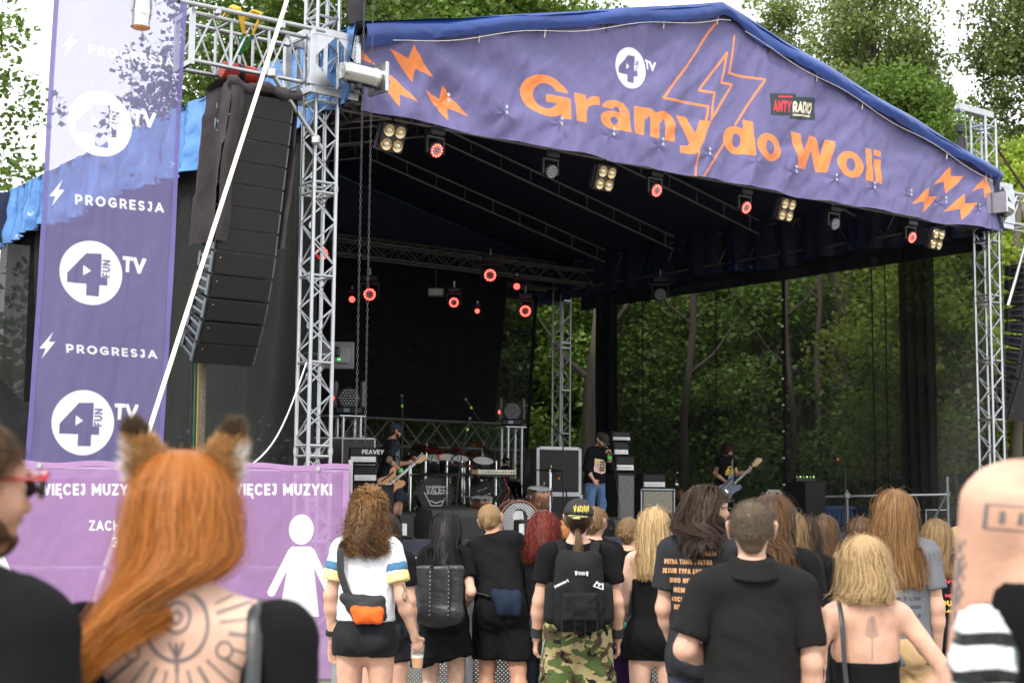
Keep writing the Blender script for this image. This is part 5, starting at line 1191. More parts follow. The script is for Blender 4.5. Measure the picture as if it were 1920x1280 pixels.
c = at_y(968, 975, 22.4); ax = np.array([.25, -1, .0]); bd = drum(k2, 'bass_drum', c, .30, .4, ax, COPPER, BLK)
fc = c + ax / np.linalg.norm(ax) * .212
def checks(P):
    s = .085; i = np.floor(P[:, 0] / s) + np.floor(P[:, 1] / s); u = np.abs((P / s) % 1 - .5).max(1); d = np.where(i % 2 == 0, u - .5, .02)
    d = np.maximum(d, sd_ell(P, (0, 0), .95, .95)); return np.maximum(d, -sd_ell(P, (0, .15), .42, .46))
decal_disc(k2, fc, ax, checks, HEADW, .285, 200, extra=bd); decal_disc(k2, fc, ax, lambda P: sd_poly(P, [(-.36, -.3), (-.4, .35), (-.2, .52), (.15, .5), (.22, .1), (.05, -.3)]), HEADW, .285, 120, extra=bd)
drum(k2, 'tom', at_y(1011, 935, 22.6), .19, .30, [.06, -.2, 1], COPPER, HEADW, 8); MB().tube([at_y(1031, 1000, 22.5), at_y(1031, 880, 22.5)], .012, 8).build('stand_tube', CHROME, k2)
cymbal(1033, 880, 22.7, .25, 'thin pale cymbal in front of the big drum monitor', (.05, -.06), DZ); cymbal(1020, 912, 23.0, .17, 'small cymbal low in front of the drum monitor', (.0, -.08), DZ)
# ------------------------------------------------------------------ keyboard
t = thing('keyboard', 'cream keyboard with wooden end tilted towards the stage back', 'keyboard', at_y(925, 890, 23.2), 0); c = at_y(929, 885, 23.2); R = Rz(.18)
MB().box(c, (.62, .26, .075), R, bev=.008).build('body', mat('cream_plastic', (.62, .58, .44), .5), t); MB().box(c + R @ np.array([-.36, 0, -.002]), (.09, .27, .08), R, bev=.008).build('wood_end', mat('tan_wood', (.25, .11, .05), .5), t)
for k in range(12): MB().box(c + R @ np.array([-.22 + k * .045, -.134, -.0]), (.02, .006, .02), R).build('button', BLACKM if k % 3 else LENS, t)
ks = thing('keyboard_stand', 'black X-shaped stand under the cream keyboard', 'stand', [c[0], c[1], DZ], 0)
for s in (-1, 1): MB().tube([[c[0] - s * .22, c[1] + s * .03, c[2] - .05], [c[0] + s * .3, c[1] + s * .03, DZ + .01]], .018, 6).build('leg', BLACKM, ks)
MB().box([c[0], c[1], c[2] - .05], (.6, .3, .03), R).build('tray', BLACKM, ks)
for m_, dx in ((mat('green_cable', (.02, .10, .05), .6), .0), (mat('red_cable', (.35, .02, .02), .5), .12)):
    t = thing('cable', ('green' if dx == 0 else 'red') + ' cable hanging from the cream keyboard', 'cable', [c[0] + dx, c[1], DZ], 0); MB().tube([c + [dx, -.1, -.05], c + [dx + .1, -.15, -.3], c + [dx - .02, -.2, -.5], [c[0] + dx, c[1] - .2, DZ + .01]], .008, 6).build('cord', m_, t)
# ------------------------------------------------------------------ microphone stands
MICG = mat('mic_grille', (.12, .12, .125), .35, .8)
def mic_stand(label, base, knee, tip, tipcol=None, head=True, boom_back=None):
    base, knee, tip = [np.asarray(v, float) for v in (base, knee, tip)]; t = thing('microphone_stand', label, 'microphone stand', base, 0, 'microphone stands on the stage')
    MB().tube([base + [0, 0, .1], knee], .012, 8).build('stand_tube', BLACKM, t); d = tip - knee; MB().tube([knee - d * (.35 if boom_back is None else boom_back), tip], .009, 8).build('boom', BLACKM, t); MB().ball(knee, .025, 8).build('clutch', BLACKM, t)
    for k in range(3): a = 2 * pi * k / 3; MB().tube([base + [0, 0, .14], base + [.28 * cos(a), .28 * sin(a), .012]], .01, 6).build('leg', BLACKM, t)
    u = d / np.linalg.norm(d); MB().tube([tip, tip + u * .1, tip + u * .16], [.012, .016, .022], 10).build('microphone', BLACKP, t); MB().ball(tip + u * .18, .027, 10).build('mic_grille', MICG, t)
    if tipcol is not None: MB().cyl(tip - u * .01, tip + u * .03, .02, n=10).build('colour_ring', tipcol, t)
LIME = mat('lime_tape', (.35, .7, .05), .5); ORNG = mat('orange_tape', (.8, .2, .03), .5)
g = lambda px, Y: np.array([(px - 960) / F_PX * Y, Y, DZ])
mic_stand('boom microphone stand reaching high over the drum kit', g(928, 24.6), at_y(928, 832, 24.6), at_y(884, 765, 24.4), LIME, boom_back=.15)
mic_stand('microphone stand behind the guitarist with lime tape', g(755, 24.0), at_y(755, 790, 24.0), at_y(754, 762, 24.0), LIME, boom_back=0); mic_stand('thin microphone stand rising in front of the drums', g(855, 22.0), at_y(862, 870, 22.0), at_y(876, 806, 22.0), LIME, boom_back=.0)
mic_stand('empty microphone stand with orange tape at the right of the stage', g(1583, 25.5), at_y(1585, 880, 25.5), at_y(1571, 861, 25.4), ORNG, boom_back=3.0)
mic_stand('microphone stand beside the big drum monitor left of the singer', g(1058, 23.4), at_y(1056, 818, 23.8), at_y(1050, 812, 23.8), None, boom_back=.2); mic_stand('short microphone stand aimed at the copper drums', g(1064, 23.0), at_y(1062, 920, 23.0), at_y(1048, 898, 23.0), ORNG, boom_back=0)
# ------------------------------------------------------------------ side of stage: rails, blue container, grey screen
GALV = mat('dull_galvanised', (.17, .175, .18), .5, .8, .2, 12)
t = thing('scaffold_rail', 'grey scaffold guard rail at the right side of the stage', 'guard rail', at_y(1680, 1000, 25.5), 0)
for px, y0, Y in ((1588, 918, 25.8), (1776, 893, 25.2)): p = at_y(px, y0, Y); member('post', [p[0], p[1], .1], p, .027, GALV, t, n=12)
p0, p1 = at_y(1548, 931, 26.0), at_y(1776, 927, 25.2); member('rail', p0, p1, .025, GALV, t, n=12); member('brace', at_y(1776, 925, 25.2), at_y(1745, 985, 25.4), .022, GALV, t, n=10)
for px, y in ((1588, 929), (1776, 926)): MB().box(at_y(px, y, 25.4), (.1, .1, .1), bev=.015).build('clamp', GALV, t)
BLUEC = mat('blue_container_paint', (.012, .035, .10), .5, .2, .2, 3)
t = thing('container', 'dark blue metal container beyond the right end of the stage', 'container', at_y(1650, 1000, 27.5) * [1, 1, 0], .1); p0, p1 = at_y(1540, 948, 27.6), at_y(1786, 944, 27.6)
x0, x1, zt = p0[0], p1[0], p0[2]; MB().box([(x0 + x1) / 2, 28.2, zt / 2], (x1 - x0, 1.1, zt), bev=.01).build('body', BLUEC, t)
for k in range(28): MB().box([x0 + .06 + (x1 - x0 - .12) * k / 27, 27.64, zt / 2], (.045, .025, zt - .12), bev=.008).build('rib', BLUEC, t)
MB().box([(x0 + x1) / 2, 27.63, zt - .03], (x1 - x0, .05, .06)).build('top_rail', BLUEC, t)
speaker_cab('black side-fill speaker with grey edge by the right rail', 1718, 1770, 955, 1010, 25.8, .5, .2, frame=True, on=.2)
c = at_y(634, 666, 19.2); t = thing('display_screen', 'grey back of a screen mounted behind the near tower', 'screen', c, 0); MB().box(c, (.42, .05, .36), Rz(.1), bev=.012).build('back_panel', GREYP, t); MB().box(c + [.03, -.035, 0], (.24, .03, .22), Rz(.1), bev=.02).build('housing', mat('grey_housing', (.13, .135, .14), .5), t)
MB().box(c + [-.02, -.07, .04], (.12, .06, .14), bev=.03).build('junction_box', BLACKP, t); MB().box(c + [.02, -.07, -.06], (.04, .02, .025)).build('indicator', mat('green_lamp2', (.1, .6, .1), .4, emit=(.1, 1, .2, .8)), t); MB().tube([c + [-.1, .0, 0], c + [-.5, -.3, 0]], .025, 8).build('arm', STEEL, t)
# ------------------------------------------------------------------ crowd barrier
def perf_mat():
    m, n, b = new_mat('perforated_aluminium'); L = n.links.new; tcn = n.nodes.new('ShaderNodeTexCoord'); mp_ = n.nodes.new('ShaderNodeMapping'); mp_.inputs['Scale'].default_value = (48, 1, 48); mp_.inputs['Rotation'].default_value = (0, radians(45), 0)
    L(tcn.outputs['Object'], mp_.inputs[0]); fr = n.nodes.new('ShaderNodeVectorMath'); fr.operation = 'FRACTION'; L(mp_.outputs[0], fr.inputs[0]); sb_ = n.nodes.new('ShaderNodeVectorMath'); sb_.operation = 'SUBTRACT'; sb_.inputs[1].default_value = (.5, .5, .5); L(fr.outputs[0], sb_.inputs[0])
    mu = n.nodes.new('ShaderNodeVectorMath'); mu.operation = 'MULTIPLY'; mu.inputs[1].default_value = (1, 0, 1); L(sb_.outputs[0], mu.inputs[0]); le = n.nodes.new('ShaderNodeVectorMath'); le.operation = 'LENGTH'; L(mu.outputs[0], le.inputs[0])
    gt = n.nodes.new('ShaderNodeMath'); gt.operation = 'GREATER_THAN'; gt.inputs[1].default_value = .26; L(le.outputs['Value'], gt.inputs[0]); L(gt.outputs[0], b.inputs['Alpha'])
    no = n.nodes.new('ShaderNodeTexNoise'); no.inputs['Scale'].default_value = 5; no.inputs['Detail'].default_value = 8; L(tcn.outputs['Object'], no.inputs['Vector']); r = n.nodes.new('ShaderNodeValToRGB'); r.color_ramp.elements[0].position = .3; r.color_ramp.elements[1].position = .7
    r.color_ramp.elements[0].color = (.13, .125, .12, 1); r.color_ramp.elements[1].color = (.26, .26, .26, 1); L(no.outputs['Fac'], r.inputs[0]); L(r.outputs[0], b.inputs['Base Color']); b.inputs['Metallic'].default_value = .7; b.inputs['Roughness'].default_value = .5; return m
PERF = perf_mat(); BY = 11.05; x = -1.32; where = ['behind the woman in the white T-shirt', 'behind the woman in the black dress', 'behind the man with the camouflage trousers', 'behind the woman in black shorts', 'behind the man in the black polo', 'behind the man in the grey T-shirt', 'at the right edge of the photo']
for k in range(6):
    t = thing('barrier_panel', 'perforated aluminium crowd barrier panel ' + where[k], 'barrier', (x + .5, BY, 0), 0, 'crowd barrier panels in front of the stage')
    MB().box((x + .5, BY, .62), (.93, .006, 1.04)).build('perforated_sheet', PERF, t); MB().tube([(x + .02, BY, 1.17), (x + .98, BY, 1.17)], .026, 12).build('top_rail', ALU_W, t, smooth=True)
    for s in (.03, .97): MB().box((x + s, BY + .0, .59), (.045, .05, 1.13), bev=.006).build('post', ALU_W, t)
    for s in (.03, .97): MB().tube([(x + s, BY + .03, 1.05), (x + s, BY + .75, .06)], .02, 8).build('back_brace', ALU, t)
    MB().box((x + .5, BY - .3, .02), (.98, .75, .006)).build('tread_plate', PERF, t); x += 1.0
# ------------------------------------------------------------------ people: smooth distance fields -> one continuous skin
def nrm(v): v = np.asarray(v, float); return v / (np.linalg.norm(v) + 1e-12)
class Field:
    def __init__(s, h=.012): s.p = []; s.cuts = []; s.h = h
    def cone(s, a, b, ra, rb=None, k=.03, q=1.0, side=None, op='u'):
        """round cone a->b; q squeezes it across `side` x axis (depth ratio)"""
        s.p.append((np.asarray(a, float), np.asarray(b, float), ra, ra if rb is None else rb, k, q, side, op)); return s
    def ball(s, c, r, k=.02, op='u', q=1.0, side=None): return s.cone(c, np.asarray(c, float) + [0, 0, 1e-4], r, r, k, q, side, op)
    def cut(s, p, n): s.cuts.append((np.asarray(p, float), nrm(n))); return s      # removes what lies along +n
    def mesh(s):
        h = s.h; lo = np.min([np.minimum(a - max(ra, rb), b - max(ra, rb)) for a, b, ra, rb, *_ in s.p if _[3] == 'u'], 0) - 3 * h
        hi = np.max([np.maximum(a + max(ra, rb), b + max(ra, rb)) for a, b, ra, rb, *_ in s.p if _[3] == 'u'], 0) + 3 * h
        n = np.ceil((hi - lo) / h).astype(int) + 1; ax = [lo[i] + h * np.arange(n[i]) for i in range(3)]; G = np.full(n, .2, np.float32)
        for a, b, ra, rb, k, q, side, op in s.p:
            R = max(ra, rb) + k + 4 * h; l0 = np.maximum(((np.minimum(a, b) - R - lo) / h).astype(int), 0); h0 = np.minimum(((np.maximum(a, b) + R - lo) / h).astype(int) + 2, n)
            if np.any(h0 <= l0): continue
            sl = tuple(slice(l0[i], h0[i]) for i in range(3)); X = (ax[0][sl[0]] - a[0])[:, None, None]; Y = (ax[1][sl[1]] - a[1])[None, :, None]; Z = (ax[2][sl[2]] - a[2])[None, None, :]
            w = b - a; L = np.linalg.norm(w); wu = w / (L + 1e-12)
            pw = X * wu[0] + Y * wu[1] + Z * wu[2]
            if q != 1.0:
                sd = nrm(np.asarray(side if side is not None else (1, 0, 0), float)); sd = nrm(sd - wu * (sd @ wu)); td = np.cross(wu, sd)
                ps = X * sd[0] + Y * sd[1] + Z * sd[2]; pt = (X * td[0] + Y * td[1] + Z * td[2]) / q; r2 = ps * ps + pt * pt
            else: r2 = np.maximum(X * X + Y * Y + Z * Z - pw * pw, 0)
            t = np.clip(pw / (L + 1e-12), 0, 1); d = np.sqrt(r2 + (pw - t * L) ** 2) - (ra + (rb - ra) * t)
            if q < 1: d = d * (.5 + .5 * q)
            g = G[sl]
            if op == 'u':
                if k > 0: hh = np.clip(.5 + .5 * (g - d) / k, 0, 1); G[sl] = g * (1 - hh) + d * hh - k * hh * (1 - hh)
                else: G[sl] = np.minimum(g, d)
            else:
                if k > 0: hh = np.clip(.5 - .5 * (g + d) / k, 0, 1); G[sl] = g * (1 - hh) - d * hh + k * hh * (1 - hh)
                else: G[sl] = np.maximum(g, -d)
        for p, nn in s.cuts:
            D = ((ax[0] - p[0]) * nn[0])[:, None, None] + ((ax[1] - p[1]) * nn[1])[None, :, None] + ((ax[2] - p[2]) * nn[2])[None, None, :]; G = np.maximum(G, D.astype(np.float32))
        return surface_nets(G, lo, h)
def surface_nets(G, lo, h):
    I = G < 0; c = np.zeros(np.array(G.shape) - 1, np.int8); o8 = [(i, j, k) for i in (0, 1) for j in (0, 1) for k in (0, 1)]; sh = c.shape
    for i, j, k in o8: c += I[i:i + sh[0], j:j + sh[1], k:k + sh[2]]
    act = np.argwhere((c > 0) & (c < 8)); idm = np.full(sh, -1, np.int32); idm[tuple(act.T)] = np.arange(len(act))
    val = np.stack([G[act[:, 0] + i, act[:, 1] + j, act[:, 2] + k] for i, j, k in o8], 1); acc = np.zeros((len(act), 3)); cnt = np.zeros(len(act))
    for e in range(8):
        for x in range(3):
            if o8[e][x] == 0:
                f = list(o8[e]); f[x] = 1; f = o8.index(tuple(f)); va, vb = val[:, e], val[:, f]; m = (va < 0) != (vb < 0); t = np.where(m, va / (va - vb + 1e-12), 0)
                p = np.array(o8[e], float)[None] + t[:, None] * np.eye(3)[x]; acc += np.where(m[:, None], p, 0); cnt += m
    V = lo + h * (act + acc / np.maximum(cnt, 1)[:, None]); Q = []
    for x in range(3):
        y, z = (x + 1) % 3, (x + 2) % 3; s0 = [slice(None)] * 3; s1 = [slice(None)] * 3; s0[x] = slice(0, -1); s1[x] = slice(1, None)
        A, B = I[tuple(s0)], I[tuple(s1)]; E = np.argwhere(A != B); E = E[(E[:, y] > 0) & (E[:, z] > 0) & (E[:, y] < G.shape[y] - 1) & (E[:, z] < G.shape[z] - 1)]
        if len(E) == 0: continue
        ey, ez = np.eye(3, dtype=int)[y], np.eye(3, dtype=int)[z]; q = np.stack([idm[tuple((E - ey - ez).T)], idm[tuple((E - ez).T)], idm[tuple(E.T)], idm[tuple((E - ey).T)]], 1)
        fl = A[tuple(E.T)]; q[~fl] = q[~fl][:, ::-1]; Q.append(q)
    Q = np.concatenate(Q); Q = Q[(Q >= 0).all(1)]
    return V, Q
def vnormals(V, Q):
    n = np.cross(V[Q[:, 2]] - V[Q[:, 0]], V[Q[:, 3]] - V[Q[:, 1]]); N = np.zeros_like(V)
    for k in range(4): np.add.at(N, Q[:, k], n)
    return N / (np.linalg.norm(N, axis=1)[:, None] + 1e-12)
def smooth_np(V, Q, it=2):
    for _ in range(it):
        A = np.zeros_like(V); c = np.zeros(len(V))
        for a, b in ((0, 1), (1, 2), (2, 3), (3, 0)):
            np.add.at(A, Q[:, a], V[Q[:, b]]); np.add.at(c, Q[:, a], 1); np.add.at(A, Q[:, b], V[Q[:, a]]); np.add.at(c, Q[:, b], 1)
        V = V * .5 + .5 * A / np.maximum(c, 1)[:, None]
    return V

# ---- skin, hair and cloth materials
SKIN = {}
def skin(tone):
    cols = {'fair': (.54, .315, .225), 'pale': (.61, .385, .29), 'tan': (.42, .22, .14), 'mid': (.48, .265, .18)}
    return mat('skin_' + tone, cols[tone], .48, 0, .13, 16, .0012, 110, sss=.12, spec=.35)
def hair_mat(name, c0, c1, rough=.48):
    m, n, b = new_mat('hair_' + name); L = n.links.new; ge = n.nodes.new('ShaderNodeNewGeometry'); r = n.nodes.new('ShaderNodeValToRGB'); e = r.color_ramp.elements
    e[0].color = (*c0, 1); e[1].color = (*c1, 1); L(ge.outputs['Random Per Island'], r.inputs[0]); L(r.outputs[0], b.inputs['Base Color']); b.inputs['Roughness'].default_value = rough; b.inputs['Specular IOR Level'].default_value = .3
    tr = n.nodes.new('ShaderNodeBsdfTranslucent'); L(r.outputs[0], tr.inputs[0]); mxs = n.nodes.new('ShaderNodeMixShader'); mxs.inputs[0].default_value = .25; L(b.outputs[0], mxs.inputs[1]); L(tr.outputs[0], mxs.inputs[2]); L(mxs.outputs[0], n.nodes['Material Output'].inputs[0]); return m
HAIR = {k: hair_mat(k, *v) for k, v in {
 'brown': ((.05, .026, .012), (.17, .09, .04)), 'darkbrown': ((.018, .010, .006), (.06, .032, .017)), 'black': ((.006, .005, .006), (.016, .013, .013)), 'blonde': ((.34, .22, .095), (.68, .49, .26)),
 'redhead': ((.30, .085, .010), (.52, .19, .032)), 'red': ((.10, .012, .008), (.24, .04, .025)), 'ginger': ((.38, .14, .03), (.6, .27, .08)), 'darkblonde': ((.16, .095, .042), (.34, .215, .10)), 'lightbrown': ((.15, .075, .027), (.34, .18, .07)), 'buzz': ((.05, .035, .022), (.14, .10, .065))}.items()}
def cloth(name, col, rough=.9, var=.12, **k): return mat('cloth_' + name, col, rough, 0, var, 8, .004, 16, spec=.12, **k)
C_BLK = cloth('black_cotton', (.0065, .0065, .0075)); C_FADED = cloth('faded_black', (.022, .023, .027)); C_WHITE = cloth('white_cotton', (.72, .73, .78), var=.04); C_GREY = cloth('grey_cotton', (.13, .135, .15)); C_DENIM = cloth('black_denim', (.016, .016, .019), .85, .3)
C_JEAN = cloth('blue_jeans', (.085, .15, .26), .85, .3); C_BEIGE = cloth('beige_chino', (.40, .27, .14)); C_NAVY = cloth('navy_denim', (.03, .034, .05), .85, .3); C_POLO = cloth('black_pique', (.0125, .012, .012)); SHOE = mat('black_shoe', (.012, .012, .013), .4, 0, .2, coat=.2)
C_YEL = cloth('pale_yellow', (.75, .60, .27)); C_BLUE = cloth('steel_blue', (.07, .17, .30)); LEATHER = mat('black_leather', (.022, .024, .027), .42, 0, .25, 12, .002, 70, spec=.45); STRAPM = mat('black_webbing', (.012, .012, .013), .75, 0, .1, 30, .001, 200)
INK = mat('tattoo_ink', (.16, .135, .13), .55, 0, .15, 30); INKD = mat('dark_tattoo_ink', (.045, .045, .05), .55, 0, .15, 30)
def camo_mat():
    m, n, b = new_mat('woodland_camouflage'); L = n.links.new; tcn = n.nodes.new('ShaderNodeTexCoord'); col = None
    base = n.nodes.new('ShaderNodeRGB'); base.outputs[0].default_value = (.35, .29, .15, 1); cur = base.outputs[0]
    for i, (c, th, sc_, off) in enumerate((((.075, .105, .035), .5, 7.5, 0), ((.075, .05, .03), .56, 7.0, 11), ((.012, .012, .012), .62, 9.0, 23))):
        mp_ = n.nodes.new('ShaderNodeMapping'); mp_.inputs['Location'].default_value = (off, off * .7, off * 1.3); mp_.inputs['Scale'].default_value = (1, 1, 1.5); L(tcn.outputs['Object'], mp_.inputs[0])
        no = n.nodes.new('ShaderNodeTexNoise'); no.inputs['Scale'].default_value = sc_; no.inputs['Detail'].default_value = 2.5; no.inputs['Distortion'].default_value = .8; L(mp_.outputs[0], no.inputs['Vector'])
        gt = n.nodes.new('ShaderNodeMapRange'); gt.inputs[1].default_value = th - .006; gt.inputs[2].default_value = th + .006; L(no.outputs['Fac'], gt.inputs[0]); mxn = n.nodes.new('ShaderNodeMixRGB'); L(gt.outputs[0], mxn.inputs[0]); L(cur, mxn.inputs[1]); mxn.inputs[2].default_value = (*c, 1); cur = mxn.outputs[0]
    L(cur, b.inputs['Base Color']); b.inputs['Roughness'].default_value = .95; b.inputs['Specular IOR Level'].default_value = .15; return m
CAMO = camo_mat()

def slab(f, pts, r, k=.015):
    """a padded flat piece through its corner points"""
    P = [np.asarray(q, float) for q in pts]; c = sum(P) / len(P)
    for i in range(len(P)):
        f.cone(P[i], P[(i + 1) % len(P)], r, r, k); f.cone(P[i], c, r, r * 1.5, k); f.cone((P[i] + P[(i + 1) % len(P)]) / 2, c, r, r * 1.5, k)
    return f
class Person:
    def __init__(s, label, px, top, Y, rz=0.0, z0=0.0, sex='m', tone='fair', lean=0.0, leanx=0.0, yaw=0.0, nod=0.0, tilt=0.0, stance=.1, rel=(), Larm=None, Rarm=None, Lleg=None, Rleg=None, Lhand=None, Rhand=None, h=.013, wide=1.0, group='people in the crowd', cx=None, girth=1.0, extra_top=0.0, lift=0.0, sit=False):
        s.lean, s.leanx, s.yaw, s.nod, s.tilt, s.h, s.tone, s.sex = lean, leanx, yaw, nod, tilt, h, tone, sex
        P = at_y(px, top, Y); s.base = np.array([P[0], Y, z0]); s.g = girth
        # joints of the upright template (height 1.75)
        sw = (.168 if sex == 'm' else .150) * wide; s.sw = sw; s.hw = .145 if sex == 'm' else .152; s.ww = .129 if sex == 'm' else .112
        dL, dR = (-sw - .06, -.03, 1.13), (sw + .06, -.03, 1.13); q_ = np.random.default_rng(abs(int(px))); j_ = q_.uniform(-1, 1, 2); s.yaw = yaw or .28 * j_[0]; s.tilt = tilt or .07 * j_[1]
        s.J = dict(ls=(-sw, -.01, 1.405 + lift), rs=(sw, -.01, 1.405 + lift), le=(Larm or [dL])[0], lw=(Larm or [0, (-sw - .07, .05, .88)])[1], re=(Rarm or [dR])[0], rw=(Rarm or [0, (sw + .07, .05, .88)])[1],
                   lk=(Lleg or [(-stance, .015, .5)])[0], la=(Lleg or [0, (-stance - .005, -.01, .08)])[1], rk=(Rleg or [(stance, .015, .5)])[0], ra=(Rleg or [0, (stance + .005, -.01, .08)])[1], lh=Lhand, rh=Rhand)
        s.J = {k: (np.asarray(v, float) if v is not None and k not in ('lh', 'rh') else v) for k, v in s.J.items()}
        for k in ('le', 'lw', 're', 'rw'): s.J[k] = s.J[k] * [.89, 1, 1]
        zt = s.bend(np.array([[0, -.0, 1.75]]), False)[0]; tall = P[2] - z0 - extra_top; s.s = tall / zt[2]
        if cx is None:      # keep the head at px after leaning
            c, sn = cos(rz), sin(rz); off = np.array([c * zt[0] - sn * zt[1], sn * zt[0] + c * zt[1]]) * s.s; s.base[0] -= off[0]; s.base[1] -= off[1] * 0
        else: s.base[0] = (cx - 960) / F_PX * Y
        s.t = thing('person', label, 'person', s.base, rz, group); s.rz = rz
    # -------- pose: bend everything above the hips, turn the head
    def bend(s, V, head=True):
        V = np.array(V, float)
        if head:
            w = np.clip((V[:, 2] - 1.47) / .1, 0, 1); w = w * w * (3 - 2 * w); rad = np.hypot(V[:, 0], V[:, 1]) < .16 + .2 * (V[:, 2] > 1.5); w = w * rad
            if s.nod or s.tilt or s.yaw:
                p = V - [0, -.01, 1.53]
                a = s.nod * w; c, q = np.cos(a), np.sin(a); p = np.stack([p[:, 0], c * p[:, 1] + q * p[:, 2], -q * p[:, 1] + c * p[:, 2]], 1)
                a = s.tilt * w; c, q = np.cos(a), np.sin(a); p = np.stack([c * p[:, 0] + q * p[:, 2], p[:, 1], -q * p[:, 0] + c * p[:, 2]], 1)
                a = s.yaw * w; c, q = np.cos(a), np.sin(a); p = np.stack([c * p[:, 0] - q * p[:, 1], q * p[:, 0] + c * p[:, 1], p[:, 2]], 1); V = p + [0, -.01, 1.53]
        if s.lean or s.leanx:
            w = np.clip((V[:, 2] - .86) / .22, 0, 1); w = w * w * (3 - 2 * w); p = V - [0, 0, .95]; a = s.lean * w; c, q = np.cos(a), np.sin(a)
            p = np.stack([p[:, 0], c * p[:, 1] + q * p[:, 2], -q * p[:, 1] + c * p[:, 2]], 1); a = s.leanx * w; c, q = np.cos(a), np.sin(a); p = np.stack([c * p[:, 0] + q * p[:, 2], p[:, 1], -q * p[:, 0] + c * p[:, 2]], 1); V = p + [0, 0, .95]
        return V
    def out(s, V): return s.bend(V) * s.s
    def add(s, name, V, Q, m, parent=None, smooth=True):
        me = mesh_np(name, s.out(V), Q, smooth); me.materials.append(m); o = link(name, me, parent or s.t); return o
    # -------- fields
    def torso(s, f, o=0.0, k=.05, top=True, q=.66):
        g = s.g; hw, ww, sw = s.hw * g + o, s.ww * g + o, s.sw
        f.cone((0, -.005, .90), (0, 0, 1.08), hw, ww, k, q + .1); f.cone((0, 0, 1.08), (0, .005, 1.28), ww, (.148 if s.sex == 'm' else .130) * (.5 + .5 * g) + o, k, q + .04); f.cone((0, .005, 1.28), (0, -.01, 1.385), (.148 if s.sex == 'm' else .130) * (.5 + .5 * g) + o, .126 + o, k, q)
        if top:
            f.cone(s.J['ls'] * [.75, 1, 1] + [0, 0, .0], s.J['rs'] * [.75, 1, 1], .056 + o, .056 + o, .05)
            for j in ('ls', 'rs'): f.cone((0, -.02, 1.455), s.J[j] * [.72, 1, 1] + [0, 0, .012], .058 + o * .8, .05 + o, .05)
        if s.sex == 'f':
            for x in (-1, 1): f.ball((x * .075, .095, 1.25), .062 + o, .05)
        for x in (-1, 1): f.ball((x * .07, -.06, .885), .095 + o, .05)
    def arms(s, f, o0=0.0, o1=0.0, upto=1.0, k=.03):
        """upto 1 = to the elbow, 2 = to the wrist"""
        for S_, E_, W_ in (('ls', 'le', 'lw'), ('rs', 're', 'rw')):
            a, b, c = s.J[S_], s.J[E_], s.J[W_]; g = .6 + .4 * s.g; th = 1.0 if s.sex == 'm' else .88
            u = min(upto, 1.0); e = a + (b - a) * u; f.cone(a, e, (.053 * th * g + o0), (.053 + (.040 - .053) * u) * th * g + o1, k)
            if upto > 1: u = upto - 1; w = b + (c - b) * u; f.cone(b, b + (c - b) * .3 * u, .041 * th * g + o1, .042 * th * g + o1, k); f.cone(b + (c - b) * .3 * u, w, .042 * th * g + o1, (.042 + (.027 - .042) * u) * th + o1, k)
    def legs(s, f, o0=0.0, o1=0.0, full=True, k=.04):
        for x, K_, A_ in ((-1, 'lk', 'la'), (1, 'rk', 'ra')):
            hpt = np.array([x * .085, 0, .90]); kn, an = s.J[K_], s.J[A_]; g = .5 + .5 * s.g; th = 1.0 if s.sex == 'm' else 1.04
            f.cone(hpt, kn, .09 * th * g + o0, .058 * g + o1, k)
            if full: m = kn + (an - kn) * .32 + [0, -.018, 0]; f.cone(kn, m, .056 * g + o1, .057 * g + o1, k); f.cone(m, an, .057 * g + o1, .036 + o1, k)
    def head(s, f):
        f.cone((0, -.008, 1.43), (0, .008, 1.56), .056 if s.sex == 'm' else .046, .052 if s.sex == 'm' else .043, .03)
        f.cone((0, -.028, 1.662), (0, .028, 1.66), .084, .08, .03, .97, (0, 0, 1)); f.cone((0, .03, 1.605), (0, .062, 1.555), .062, .040, .035); f.cone((-.022, .088, 1.652), (.022, .088, 1.652), .02, .02, .02)
        f.cone((0, .098, 1.64), (0, .120, 1.604), .009, .014, .014); f.cone((-.012, .108, 1.600), (.012, .108, 1.600), .010, .010, .01); f.cone((-.02, .092, 1.572), (.02, .092, 1.572), .011, .011, .012); f.ball((0, .084, 1.542), .024, .02)
        for x in (-1, 1):
            f.ball((x * .031, .106, 1.636), .012, .012, 's'); f.ball((x * .038, .076, 1.606), .026, .03)
            f.cone((x * .090, -.016, 1.650), (x * .086, -.004, 1.605), .026, .015, .008, .5, (0, 1, 0))
    def hand(s, W_, E_, spec, right):
        """palm, four bent fingers and a thumb"""
        w, e = s.J[W_], s.J[E_]; d = nrm(w - e); spec = spec or {}; d = nrm(spec.get('dir', d)); n = nrm(spec.get('palm', (1 if not right else -1, .25, 0))); n = nrm(n - d * (n @ d)); sd = np.cross(d, n) * (1 if right else -1); curl = spec.get('curl', .35); f = Field(.0055); sc_ = .95 if s.sex == 'm' else .86
        f.cone(w - d * .03, w + d * .01, .026, .025, .01, .75, sd); f.cone(w, w + d * .075 * sc_, .024, .034, .012, .42, sd)
        for i, (x, L) in enumerate(((.030, .072), (.010, .080), (-.010, .075), (-.029, .060))):
            b = w + (d * .088 + sd * x) * sc_; a1 = curl * (1 + .12 * i); a2 = a1 + curl * 1.25; d1 = d * cos(a1) + n * sin(a1); d2 = d * cos(a2) + n * sin(a2); m = b + d1 * L * .5 * sc_; f.cone(b - d * .015, m, .0095, .0088, .006); f.cone(m, m + d2 * L * .5 * sc_, .0088, .007, .005)
